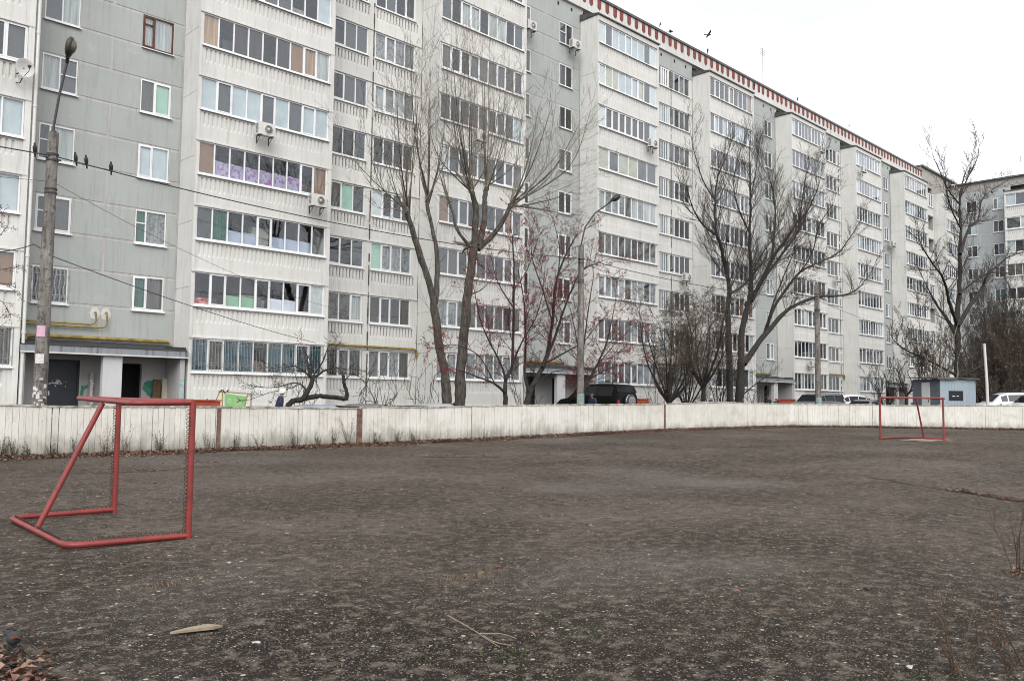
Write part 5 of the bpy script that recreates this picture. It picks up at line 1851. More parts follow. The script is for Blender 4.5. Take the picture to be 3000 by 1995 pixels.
# tall tree at the right, behind the kiosk
Y = 22.5
b1 = at(2811, 1180, Y); base = (b1.x, Y, YARD)
PQ = dict(levels=3, kids=[4, 7, 7], lref=[3.4, 2.0, 1.0], ratio=0.5, ang=0.65, wob=0.15, up=0.12, rmin=0.009, r1=0.04)
S1 = px(Y, (2811, 1180), (2808, 1080), (2807, 1016), (2804, 946), (2810, 855), (2812, 748), (2815, 668), (2812, 571), (2830, 500), dy=.8); S1 = [down(S1[0])]+S1
limbs = [(S1, .40, .04, 1.0, .5, 3.2),
 (px(Y, (2803, 985), (2775, 936), (2748, 898), (2715, 840), dy=1.5), .2, .04, 1.2, .25, 2.8),
 (px(Y, (2804, 950), (2780, 882), (2764, 818), (2727, 764), (2700, 720), dy=-1.5), .16, .03, 1.2, .25, 2.8),
 (px(Y, (2806, 955), (2839, 898), (2877, 845), (2893, 807), (2946, 759), (2990, 740), dy=-2), .2, .03, 1.2, .2, 2.8),
 (px(Y, (2811, 862), (2850, 828), (2900, 800), (2960, 800), dy=1.5), .11, .03, 1.2, .2, 2.6),
 (px(Y, (2813, 745), (2839, 668), (2866, 641), (2882, 577), (2952, 529), dy=1), .14, .03, 1.2, .2, 2.6),
 (px(Y, (2812, 580), (2829, 534), (2861, 470), (2868, 430), dy=-1), .07, .02, 1.2, .2, 2.4),
 (px(Y, (2813, 600), (2780, 560), (2748, 491), (2732, 454), dy=1), .07, .02, 1.2, .2, 2.4),
 (px(Y, (2815, 670), (2790, 620), (2775, 570), (2770, 530), dy=-1), .07, .02, 1.2, .2, 2.4),
 (px(Y, (2806, 1102), (2727, 1059), (2657, 1027), (2620, 1000), dy=-2), .12, .03, 1.2, .2, 2.2),
 (px(Y, (2812, 1110), (2870, 1075), (2930, 1060), (2990, 1062), dy=-2), .12, .03, 1.2, .2, 2.4)]
tree('poplar_tree', 'tall bare grey tree rising above the roofs behind the blue kiosk', 'tree', base, limbs, .3, MAT['bark_dark'], MAT['twig_grey'], PQ, 61)
PU = dict(levels=3, kids=[4, 6, 5], lref=[2.0, 1.3, .7], ratio=0.5, ang=0.6, wob=0.17, up=0.10, rmin=0.009, r1=0.03)
auto_tree('bare_tree', 'pale slim bare tree with a few stems, left of the blue kiosk', 'tree', 2750, 20.5, 7.5, 2.6, 7, .14, MAT['twig_pop'], MAT['twig_grey'], PU, 71, 1.0, group='bare trees at the right')
auto_tree('bare_tree', 'dark dense bare shrub with fanned stems before the far white bay', 'tree', 2593, 27, 4.6, 1.5, 12, .09, MAT['bark_dark'], MAT['twig_dark'], PU, 72, 0.3, group='bare trees at the right')
auto_tree('bare_tree', 'small crooked tree before the far entrance', 'tree', 2722, 25, 6.0, 1.8, 6, .12, MAT['bark_dark'], MAT['twig_grey'], PU, 73, 1.3, group='bare trees at the right')
auto_tree('bare_tree', 'small cut dark tree left of the far entrance', 'tree', 2655, 24, 4.2, 0.9, 5, .13, MAT['bark_dark'], MAT['twig_grey'], PU, 74, 1.6, group='bare trees at the right')
# thicket with rusty leaves at the right edge
labs = ['rusty-leaved thicket tree right behind the blue kiosk', 'taller brown-leaved tree of the thicket at the right edge', 'dense dark brush at the foot of the thicket right of the white pole',
        'rust-brown bushy tree in the thicket above the white cars', 'grey-brown twiggy tree at the very right edge of the thicket', 'low dark brush directly behind the white pole', 'thin leafless young tree rising out of the thicket']
for i, (xx, Y, H, sp_, n, lm, nl) in enumerate(((2870, 22.5, 7.5, 2.6, 12, 'leaf_rust', 1700), (2945, 21.5, 10.0, 3.0, 14, 'leaf_brown', 2200), (2905, 20.5, 5.5, 3.0, 14, 'leaf_brown', 2200),
        (2985, 19.5, 8.0, 3.0, 14, 'leaf_rust', 2300), (3030, 20.5, 10.5, 3.2, 13, 'leaf_brown', 1600), (2890, 24.5, 5.0, 2.8, 14, 'leaf_brown', 2000), (2905, 24, 10.5, 2.0, 6, 'leaf_brown', 150))):
    auto_tree('thicket_tree', labs[i], 'tree', xx, Y, H, sp_, n, .12, MAT['bark_dark'], MAT['twig_grey'], PU, 80+i, 0.4, leaves=(int(nl*.75), MAT[lm], 0.14), dens=2.4, group='thicket at the right edge')
# leafy branch hanging in at the left edge
r = random.Random(90)
Y = 24.0
base = at(-60, 1185, Y); base = (base.x, Y, YARD)
lm = [([Vector(base), Vector(base)+Vector((.05, 0, 2.0)), at(-60, 700, Y)], .10, .03, 1, .5, .8)]
for (a, c, d) in (((-58, 900), (0, 880), (30, 925)), ((-60, 800), (0, 790), (60, 780)), ((-60, 760), (0, 690), (20, 665)), ((-58, 860), (0, 830), (40, 850)), ((-60, 720), (-20, 640), (5, 620)), ((-58, 1000), (-20, 950), (0, 930))):
    lm.append((px(Y, a, c, d, dy=rnd.uniform(-.5, .5)), .014, .006, 3.5, .4, .4))
tree('rowan_tree', 'branches with withered dark leaves reaching in from beyond the left edge', 'tree', base, lm, .1, MAT['bark_dark'], MAT['twig_dark'],
     dict(levels=2, kids=[3, 2], lref=[.5, .3], ratio=.5, ang=.7, wob=.25, up=-.03, rmin=.004, r1=.008), 91, leaves=(420, MAT['leaf_rust'], 0.05))

# ------------------------------------------------------------------ vehicles
def carpaint(name, c, rough=0.35):
    m, nt, bs = new_mat(name)
    bs.inputs['Base Color'].default_value = c4(c)
    n = noise(nt, pos_vec(nt), 3, 4)
    nt.links.new(ramp(nt, n, [(0.3, rough), (0.7, rough+0.2)]), bs.inputs['Roughness'])
    bs.inputs['Coat Weight'].default_value = 0.6
    bs.inputs['Coat Roughness'].default_value = 0.12
    return m
CP = {'black': plain('black_car_paint', (0.005, 0.005, 0.006), .6), 'white': carpaint('white_car_paint', (0.55, 0.56, 0.57)), 'silver': carpaint('silver_car_paint', (0.30, 0.31, 0.33)),
      'blue': carpaint('grey_blue_car_paint', (0.22, 0.25, 0.30)), 'grey': carpaint('grey_car_paint', (0.10, 0.105, 0.11))}
m, nt, bs = new_mat('car_window'); bs.inputs['Base Color'].default_value = (0.012, 0.016, 0.018, 1); bs.inputs['Roughness'].default_value = 0.12; bs.inputs['Specular IOR Level'].default_value = 0.3
MAT['carglass'] = m
MAT['tyre'] = MAT['black']
MAT['rim'] = plain('alloy_rim', (0.28, 0.28, 0.29), 0.35, 0.8)
MAT['redlamp'] = plain('red_lamp', (0.35, 0.01, 0.01), 0.2)
MAT['clearlamp'] = plain('clear_lamp', (0.5, 0.5, 0.48), 0.15)
MAT['trim'] = plain('black_trim', (0.02, 0.02, 0.02), 0.6)
SHAPES = {  # (x share, belt z, roof z) along the length, nose at 0
 'suv':   [(0, .62, .62), (.02, .80, .80), (.12, 1.02, 1.02), (.24, 1.10, 1.12), (.36, 1.14, 1.66), (.46, 1.16, 1.80), (.70, 1.16, 1.83), (.93, 1.15, 1.78), (.985, 1.10, 1.30), (1, .70, .70)],
 'wagon': [(0, .55, .55), (.02, .66, .66), (.10, .80, .80), (.25, .90, .92), (.38, .95, 1.32), (.50, .97, 1.47), (.72, .97, 1.49), (.90, .97, 1.40), (.985, .95, 1.08), (1, .60, .60)],
 'sedan': [(0, .52, .52), (.02, .64, .64), (.10, .76, .76), (.27, .87, .89), (.40, .92, 1.28), (.50, .94, 1.42), (.66, .94, 1.42), (.82, .94, 1.10), (.86, .94, .97), (.985, .90, .92), (1, .60, .60)]}
def car(kind, L, W, H, paint, loc, rz, label, cat='car', spare=False, bars=False, group='parked cars beyond the fence'):
    root = empty('parked_car', loc, rz, label, cat, group)
    st = SHAPES[kind]
    hs = H/max(s_[2] for s_ in st)
    b = MB()
    rings = []
    for (t, zb, zr) in st:
        x = (t-0.5)*L
        e = min(t, 1-t)
        w = W/2*(0.80+0.20*min(1, e/0.10))
        zb *= hs; zr *= hs
        cab = max(0, zr-zb)
        wr = w*(1-0.26*min(1, cab/(0.5*hs)))
        lo = 0.30*hs if e > 0.01 else 0.42*hs
        half = [(w*0.93, lo), (w, lo+0.14), (w, zb-0.10), (w*0.975, zb), (wr+ (0.02 if cab > .1 else 0), zr-0.07 if cab > .1 else zb+0.004), (wr*0.86, zr+0.003), (0, zr+0.022)]
        ring = [(x, -y, z) for y, z in half]+[(x, y, z) for y, z in reversed(half[:-1])]
        rings.append(ring)
    n = len(rings[0])
    vs = [p for r_ in rings for p in r_]
    fs = []
    for i in range(len(rings)-1):
        for k in range(n-1): fs.append((i*n+k, i*n+k+1, (i+1)*n+k+1, (i+1)*n+k))
        fs.append((i*n+n-1, i*n, (i+1)*n, (i+1)*n+n-1))
    fs += [tuple(range(n)), tuple(reversed(range(len(vs)-n, len(vs))))]
    b.add(vs, fs, 0, True)
    body = b.obj('body', CP[paint], root)
    md = body.modifiers.new('bevel', 'BEVEL'); md.width = 0.025; md.segments = 2; md.limit_method = 'ANGLE'; md.angle_limit = R(25)
    # side windows follow the stations
    cabs = [i for i in range(len(st)) if (st[i][2]-st[i][1]) > .2]
    for s_ in (-1, 1):
        ia, ic = cabs[0], cabs[-1]
        segs = [(ia, ia+1), (ia+1, ia+2), (ia+2, ic)] if ic-ia >= 3 else [(ia, ia+1), (ia+1, ic)]
        for (p, q) in segs:
            if p >= q: continue
            g = MB()
            def cor(i, up):
                t, zb, zr = st[i]; x = (t-.5)*L; w = W/2; zb *= hs; zr *= hs
                wr = w*(1-0.26*min(1, (zr-zb)/(0.5*hs)))+0.02
                f_ = 0.10 if not up else 0.88
                z = zb+(zr-0.07-zb)*f_
                y = w*0.975+(wr-w*0.975)*f_+0.006
                return (x, s_*y, z)
            a0, c0, c1, a1 = cor(p, 0), cor(q, 0), cor(q, 1), cor(p, 1)
            sh = 0.035
            a0 = (a0[0]+sh, a0[1], a0[2]); a1 = (a1[0]+sh, a1[1], a1[2]); c0 = (c0[0]-sh, c0[1], c0[2]); c1 = (c1[0]-sh, c1[1], c1[2])
            o_ = (0, -s_*0.015, 0)
            inn = [tuple(u_+v_ for u_, v_ in zip(P_, o_)) for P_ in (a0, c0, c1, a1)]
            g.add([a0, c0, c1, a1]+inn, [(0, 1, 2, 3) if s_ < 0 else (3, 2, 1, 0), (0, 4, 5, 1), (1, 5, 6, 2), (2, 6, 7, 3), (3, 7, 4, 0)])
            g.obj('side_window', MAT['carglass'], root)
    def cross(i, j, fa, fb, name):
        g = MB()
        out = []
        for (t_, f_) in ((i, fa), (i, fb)):
            pass
        (ta, _, za), (tb, _, zb_) = st[i], st[j]
        for f_ in (fa, fb):
            x = ((ta+(tb-ta)*f_)-.5)*L; z = (za+(zb_-za)*f_)*hs+0.03
            w_ = W/2*0.74*(1.10-0.12*(f_ if za < zb_ else 1-f_))
            out.append((x, w_, z))
        (x0, w0, z0), (x1, w1, z1) = out
        sg = -0.02 if za < zb_ else 0.02
        g.add([(x0+sg, -w0, z0), (x0+sg, w0, z0), (x1+sg, w1, z1), (x1+sg, -w1, z1), (x0, -w0, z0-0.02), (x0, w0, z0-0.02), (x1, w1, z1-0.02), (x1, -w1, z1-0.02)],
              [(0, 1, 2, 3), (3, 2, 1, 0), (0, 4, 5, 1), (2, 6, 7, 3)])
        g.obj(name, MAT['carglass'], root)
    cross(cabs[0]-1, cabs[0], 0.12, 0.98, 'windscreen')
    cross(cabs[-1], cabs[-1]+1, 0.12, 0.85, 'rear_window')
    rw_ = 0.36 if kind == 'suv' else 0.31
    for xx in (-0.5*L+0.19*L, 0.5*L-0.19*L):
        for s_ in (-1, 1):
            w = MB()
            w.lathe([(0.02, 0), (rw_*.6, 0), (rw_, .02), (rw_, .2), (rw_*.6, .22)], 20, axis='y', c=(xx, s_*(W/2)-0.11-0.0 if s_ > 0 else -W/2-0.08+.0, rw_))
            wh = w.obj('wheel', MAT['tyre'], root)
            w = MB()
            yy = s_*(W/2)+(0.115 if s_ > 0 else -0.09)
            w.lathe([(0.01, 0), (rw_*.62, 0.0)], 16, axis='y', c=(xx, yy, rw_))
            w.lathe([(rw_*.12, -s_*-0.015), (rw_*.15, 0)], 10, axis='y', c=(xx, yy, rw_))
            w.obj('rim', MAT['rim'], wh)
    for s_ in (-1, 1):
        g = MB(); g.box(-L/2+0.02, -L/2+0.14, s_*W*0.36-0.14, s_*W*0.36+0.14, .60*hs, .72*hs); g.obj('headlight', MAT['clearlamp'], root)
        g = MB(); z = .8 if kind != 'sedan' else .72
        g.box(L/2-0.08, L/2-0.008, s_*W*0.40-0.06, s_*W*0.40+0.06, z*hs, (z+(.42 if kind == 'wagon' else .22))*hs); g.obj('tail_light', MAT['redlamp'], root)
        g = MB(); g.lathe([(.01, -.02), (.09, -.01), (.09, .03), (.01, .05)], 10, axis='x', c=(-L*0.16, s_*(W/2+0.12), 1.0*hs)); g.obj('wing_mirror', CP[paint], root)
        if bars:
            g = MB(); zr = H+0.05
            g.tube([(-L*.1, s_*W*.33, zr-.06), (-L*.07, s_*W*.33, zr+.02), (L*.36, s_*W*.33, zr+.02), (L*.39, s_*W*.33, zr-.08)], 0.02, 6); g.obj('roof_rail', MAT['trim'], root)
    g = MB(); g.box(-L/2-0.02, -L/2+0.1, -W*.44, W*.44, .28, .48*hs); g.box(L/2-0.1, L/2+0.03, -W*.44, W*.44, .28, .50*hs); g.obj('bumper', MAT['trim'], root)
    if spare:
        g = MB(); g.lathe([(0.01, .0), (.30, 0), (.355, .03), (.355, .2), (.30, .235), (.01, .235)], 24, axis='x', c=(L/2-0.02, 0.0, 0.98)); sp_ = g.obj('spare_wheel', MAT['tyre'], root)
        g = MB(); g.lathe([(.355, .05), (.366, .05), (.366, .19), (.355, .19)], 24, axis='x', c=(L/2-0.02, 0, 0.98)); g.lathe([(.27, .245), (.22, .25), (.02, .25)], 24, axis='x', c=(L/2-0.02, 0, 0.98)); g.obj('spare_cover', MAT['rim'], sp_)
    g = MB(); g.box(L/2+0.02, L/2+0.035, -.26, .26, .52, .63); g.obj('number_plate', MAT['paper'], root)
    return root
def cpos(pxx, Y): p = at(pxx, 1180, Y); return (p.x, p.y, YARD)
def cp2(x, y): return (x, y, YARD)
p = cpos(1842, 26.0)
car('suv', 4.5, 1.85, 1.88, 'black', (p[0]+.12, p[1]+2.25, YARD-.02), R(-93), 'black boxy off-road car with a spare wheel on its tail, behind the rowans', spare=True, bars=True)
p = cpos(2392, 26); car('suv', 4.6, 1.8, 1.62, 'grey', p, R(-8), 'dark grey off-road car parked in front of the third entrance', bars=True)
p = cpos(2466, 27.5); car('wagon', 4.3, 1.7, 1.58, 'white', p, R(-20), 'light car showing tall red tail lamps, beside the bare concrete post')
p = cpos(2530, 24.2); car('sedan', 4.4, 1.7, 1.20, 'grey', p, R(0), 'low dark car under the fanned shrub, only its roof above the fence')
p = cpos(2722, 21.0); car('sedan', 4.3, 1.7, 1.38, 'silver', p, R(10), 'silver-grey saloon in front of the blue kiosk, seen through the far goal')
p = cpos(2945, 17.5); car('suv', 4.8, 1.9, 1.80, 'white', (p[0], p[1], YARD), R(-50), 'large white car with dark windows at the right, by the white pole', bars=True)
p = cpos(3040, 15.3); car('suv', 4.7, 1.85, 1.72, 'white', p, R(-50), 'second white car cut by the right edge of the photo')
p = cpos(2780, 27); car('sedan', 4.4, 1.7, 1.40, 'black', p, R(-10), 'black car behind the crooked trees left of the kiosk')
p = cpos(900, 25.6); car('sedan', 4.4, 1.7, 1.0, 'blue', (p[0], p[1], YARD-.22), R(2), 'grey-blue saloon hidden by the fence below the apple tree, only its roof showing')
p = cpos(1050, 26.2); car('sedan', 4.3, 1.7, 1.02, 'grey', (p[0], p[1], YARD-.22), R(4), 'dull grey car roof showing just over the fence left of the poplar')
p = cpos(1250, 25.0); car('sedan', 4.4, 1.75, 1.06, 'silver', (p[0], p[1], YARD-.22), R(0), 'pale silver car roof just over the fence in front of the poplar trunks')
p = cpos(2075, 24.0); car('sedan', 4.3, 1.7, 1.08, 'white', (p[0], p[1], YARD-.10), R(0), 'white car roof just over the fence below the white-hatted walker')

CP['black'].node_tree.nodes['Principled BSDF'].inputs['Specular IOR Level'].default_value = .15
# ------------------------------------------------------------------ kiosk
p = at(2755, 1180, 19.2)
kx, ky = p.x, p.y
def kiosk():
    rot = R(-49+17)
    root = empty('kiosk', (kx, ky, YARD), rot, 'pale blue sheet-clad kiosk with a dark window and a grey side with a white door', 'kiosk')
    Wd, Dp, Hh = 2.65, 2.6, 2.62
    MAT['kblue'] = plain('blue_sheet', (0.27, 0.325, 0.37), 0.55, var=0.15, scale=2, vec='pos', aniso=(1, 1, .3))
    MAT['kgrey'] = plain('grey_sheet', (0.13, 0.16, 0.18), 0.6, var=0.2, scale=2, vec='pos')
    def cladding(name, ax, length, z0, z1, mat, x0=0):
        n = int(length/0.19)
        b = MB()
        for i in range(n):
            a, c = x0+length*i/n+0.006, x0+length*(i+1)/n-0.006
            if ax == 'x': b.box(a, c, -0.02, 0.03, z0, z1)
            else: b.box(-0.02, 0.03, a, c, z0, z1)
        o = b.obj(name, mat, root); o['kind'] = 'stuff'
        return o
    b = MB()
    b.box(0.03, Wd-.03, 0.03, Dp, 0, Hh-.03)
    b.obj('wall', MAT['kgrey'], root)
    wx0, wx1, wz0, wz1 = 0.62, 1.72, 1.18, 1.84
    cladding('cladding', 'x', wx0, 0, Hh-.02, MAT['kblue']); cladding('cladding', 'x', Wd-wx1, 0, Hh-.02, MAT['kblue'], wx1)
    cladding('cladding', 'x', wx1-wx0, 0, wz0, MAT['kblue'], wx0); cladding('cladding', 'x', wx1-wx0, wz1, Hh-.02, MAT['kblue'], wx0)
    b = MB(); b.box(0.0, Wd, -0.026, -0.021, wz1+.12, wz1+.15); b.box(0, Wd, -0.026, -0.021, wz0-.16, wz0-.13); b.box(-.03, .03, -.035, -.021, 0, Hh-.02); b.box(Wd-.03, Wd+.02, -.035, -.021, 0, Hh-.02)
    b.obj('seam_strip', MAT['kblue'], root)
    b = MB(); b.box(wx0, wx1, -.015, .02, wz0, wz0+.05); b.box(wx0, wx1, -.015, .02, wz1-.05, wz1); b.box(wx0, wx0+.05, -.015, .02, wz0+.05, wz1-.05); b.box(wx1-.05, wx1, -.015, .02, wz0+.05, wz1-.05)
    w_ = b.obj('window', MAT['trim'], root)
    b = MB(); b.box(wx0+.05, wx1-.05, .0, .008, wz0+.05, wz1-.05); b.obj('pane', MAT['carglass'], w_)
    b = MB(); b.box(wx0+.3, wx0+.5, -.008, -.001, wz0+.28, wz0+.34); b.box(wx0+.62, wx0+.78, -.008, -.001, wz0+.29, wz0+.34); b.obj('notice', MAT['paper'], w_)
    cladding('side_cladding', 'y', 0.9, 0, Hh-.1, MAT['kgrey']); cladding('side_cladding', 'y', 0.9, 0, Hh-.1, MAT['kgrey'], 1.7)
    b = MB(); b.box(-.04, .02, .92, 1.68, .05, Hh-.22); d_ = b.obj('door', MAT['pvc'], root)
    b = MB(); b.box(-.08, -.04, 1.0, 1.03, 1.1, 1.25); b.obj('handle', MAT['trim'], d_)
    b = MB()
    n = 12
    vs, fs = [], []
    r = random.Random(4)
    for i in range(n+1):
        x = -0.32+(Wd+.55)*i/n
        j = r.uniform(-.03, .03)
        for (y, z) in ((-.22, Hh+.06), (Dp+.15, Hh+.16+j), (Dp+.15, Hh+.10+j), (-.22, Hh-.02+j*.4)): vs.append((x, y, z+(j if y < 0 else 0)))
    for i in range(n):
        for k in range(4):
            a, c = i*4+k, i*4+(k+1) % 4
            fs.append((a, a+4, c+4, c))
    fs += [(0, 1, 2, 3), (n*4, n*4+3, n*4+2, n*4+1)]
    b.add(vs, fs)
    b.obj('roof', MAT['flash'], root)
kiosk()
p = at(2702, 1180, 22.3)
r_ = empty('lamp_post', (p.x, p.y, YARD), 0, 'slim dark post with a hooked top at the left side of the kiosk', 'lamp post')
b = MB(); b.tube([(0, 0, 0), (0, 0, 4.6), (.08, -.05, 4.85), (.25, -.15, 4.88), (.32, -.2, 4.7)], .05, 8); b.obj('post', MAT['iron'], r_)
b = MB(); b.lathe([(.01, 0), (.07, -.03), (.09, -.14), (.01, -.15)], 10, c=(.32, -.2, 4.7)); b.obj('lamp_shade', MAT['iron'], r_)

# ------------------------------------------------------------------ banner frame, low red boards, leaning planks
def hp(pxx, pyy, Y): return at(pxx, pyy, Y)
A_, B_ = hp(643, 1150, 28.8), hp(723, 1150, 28.8)
root = empty('banner_frame', (A_.x, 28.8, YARD), 0, 'yellow metal frame carrying a small bright green banner, seen over the fence', 'banner')
Wb = B_.x-A_.x
ht = hp(650, 1148, 28.8).z-YARD
b = MB()
for x in (0.12, Wb+.18): b.tube([(x, 0, 0), (x, 0, ht)], .022, 6)
b.tube([(-.05, 0, ht+.02), (Wb+.2, 0, ht-.06)], .02, 6)
b.tube([(-.35, .3, -.0), (0.0, 0, ht)], .02, 6); b.tube([(Wb-.16, -.05, 0.4), (Wb+.02, -.05, ht-.04)], .022, 6)
b.obj('frame', plain('yellow_paint', (0.36, 0.27, 0.07), .5, var=.5, scale=8), root)
b = MB()
for i in range(5): b.box(Wb-.02, Wb+.2, -.004, .004, 0.5+i*.14, 0.508+i*.14)
b.obj('wire_grid', MAT['iron'], root)
b = MB(); b.add([(.20, -.04, .35), (Wb-.13, -.04, .35), (Wb-.03, -.04, ht-.16), (.18, -.04, ht-.06), (.20, -.035, .35), (Wb-.13, -.035, .35), (Wb-.03, -.035, ht-.16), (.18, -.035, ht-.06)], [(0, 1, 2, 3), (7, 6, 5, 4)])
bn = b.obj('banner', plain('green_vinyl', (0.22, 0.50, 0.16), .6, var=.2, scale=2), root)
b = MB(); N = 20
cx, cz = .37, ht-.32
b.add([(cx+.075*math.cos(2*math.pi*i/N)*1, -.045, cz+.075*math.sin(2*math.pi*i/N)) for i in range(N)]+[(cx+.042*math.cos(2*math.pi*i/N), -.045, cz+.042*math.sin(2*math.pi*i/N)) for i in range(N)],
      [(i, (i+1) % N, N+(i+1) % N, N+i) for i in range(N-3)])
b.obj('ring_emblem', MAT['paper'], bn)
b = MB()
for i, w_ in enumerate((.42, .36, .40, .30)): b.quad((.56, -.045, ht-.24-i*.075), (.56+w_*.8, -.045, ht-.245-i*.075), (.56+w_*.8, -.045, ht-.262-i*.075), (.56, -.045, ht-.257-i*.075))
b.obj('text_line', MAT['paper'], bn)
MAT['orangeboard'] = plain('orange_red_boards', (0.36, 0.06, 0.025), .7, var=.4, scale=4, vec='pos')
def lowbox(pa, pb_, Y, top, lb, h=.28, dpt=.6):
    a, c = at(pa, 1180, Y), at(pb_, 1180, Y)
    root = empty('painted_box', (a.x, Y, YARD), 0, lb, 'sandbox')
    w_ = c.x-a.x
    for (x0, x1, y0, y1) in ((0, w_, 0, .04), (0, w_, dpt-.04, dpt), (0, .04, .04, dpt-.04), (w_-.04, w_, .04, dpt-.04)):
        for zz in range(2):
            b = MB(); hh_ = (top-YARD)/2
            b.box(x0, x1, y0, y1, zz*hh_+.005, zz*hh_+hh_-.005); b.obj('plank', MAT['orangeboard'], root)
    b = MB(); b.box(-.03, w_+.03, -.05, .08, top-YARD, top-YARD+.04); b.box(-.03, w_+.03, dpt-.08, dpt+.05, top-YARD, top-YARD+.04); b.obj('seat_board', MAT['orangeboard'], root)
lowbox(562, 646, 28.0, 1.33, 'low orange-red board box behind the fence left of the green banner')
lowbox(1872, 1900, 27.0, 1.52, 'small orange-red box beside the tail of the black off-road car')
lowbox(2293, 2331, 31.0, 1.6, 'orange-red board box in front of the third entrance')
for (q, lb) in (((604, 1162), 'sparrow-like bird on the orange-red box, left'), ((624, 1172), 'bird on the orange-red box by the corner'), ((647, 1146), 'leftmost of three birds on the yellow banner frame'), ((655, 1146), 'middle one of three birds on the yellow banner frame'), ((666, 1146), 'rightmost of three birds on the yellow banner frame')):
    o = copy_tree(bird0)
    P_ = at(q[0], q[1]+(11 if q[0] < 640 else 0), 28.1 if q[0] < 640 else 28.8)
    o.location = (P_.x, P_.y, P_.z); o.rotation_euler = (.6, 0, rnd.uniform(-2, 2)); o.scale = (.5, .5, .5)
    tag(o, lb, 'bird', 'birds in the yard')
# planks leaning in the porch
root = empty('leaning_boards', (13.72, 35.2, YARD-.05), 0, 'old cabinet boards leaning in the right corner of the nearest entrance porch', 'boards')
b = MB(); b.add([(0, 0, 0), (.34, 0, 0), (.34, .05, 0), (0, .05, 0), (.12, .2, 1.75), (.42, .2, 1.75), (.42, .26, 1.75), (.12, .26, 1.75)], [(0, 1, 5, 4), (1, 2, 6, 5), (2, 3, 7, 6), (3, 0, 4, 7), (4, 5, 6, 7)]); b.obj('board', plain('raw_brown_board', (.12, .07, .035), .8, var=.4), root)
b = MB(); b.add([(.36, -.1, 0), (.62, -.1, 0), (.62, -.05, 0), (.36, -.05, 0), (.46, .12, 1.78), (.66, .12, 1.78), (.66, .18, 1.78), (.46, .18, 1.78)], [(0, 1, 5, 4), (1, 2, 6, 5), (2, 3, 7, 6), (3, 0, 4, 7), (4, 5, 6, 7)]); b.obj('board', plain('pale_board', (.42, .38, .31), .7, var=.2), root)
b = MB(); b.add([(-.28, -.05, 0), (-.1, -.05, 0), (-.1, 0, 0), (-.28, 0, 0), (.05, .15, 1.2), (.12, .15, 1.2), (.12, .2, 1.2), (.05, .2, 1.2)], [(0, 1, 5, 4), (1, 2, 6, 5), (2, 3, 7, 6), (3, 0, 4, 7), (4, 5, 6, 7)]); b.obj('board', MAT['trim'], root)

# ------------------------------------------------------------------ people
MAT['skin'] = plain('skin', (0.42, 0.24, 0.17), 0.6, var=.12, scale=12)
MAT['hair'] = plain('grey_brown_hair', (0.11, 0.09, 0.075), 0.8, var=.3, scale=40)
MAT['eye'] = plain('eye', (0.02, 0.015, 0.012), 0.3)
MAT['lips'] = plain('lips', (0.32, 0.12, 0.10), 0.6)
def skinned(name, verts, edges, mat, parent, sub=2):
    me = bpy.data.meshes.new(name)
    me.from_pydata([v_[:3] for v_ in verts], edges, [])
    me.materials.append(mat)
    o = link(bpy.data.objects.new(name, me), parent)
    md = o.modifiers.new('skin', 'SKIN')
    for i, v_ in enumerate(verts):
        s_ = me.skin_vertices[0].data[i]
        r0_ = v_[3]; s_.radius = r0_ if hasattr(r0_, '__len__') else (r0_, r0_)
        s_.use_root = (i == 0)
    md.use_smooth_shade = True
    sb = o.modifiers.new('sub', 'SUBSURF'); sb.levels = sb.render_levels = sub
    return o
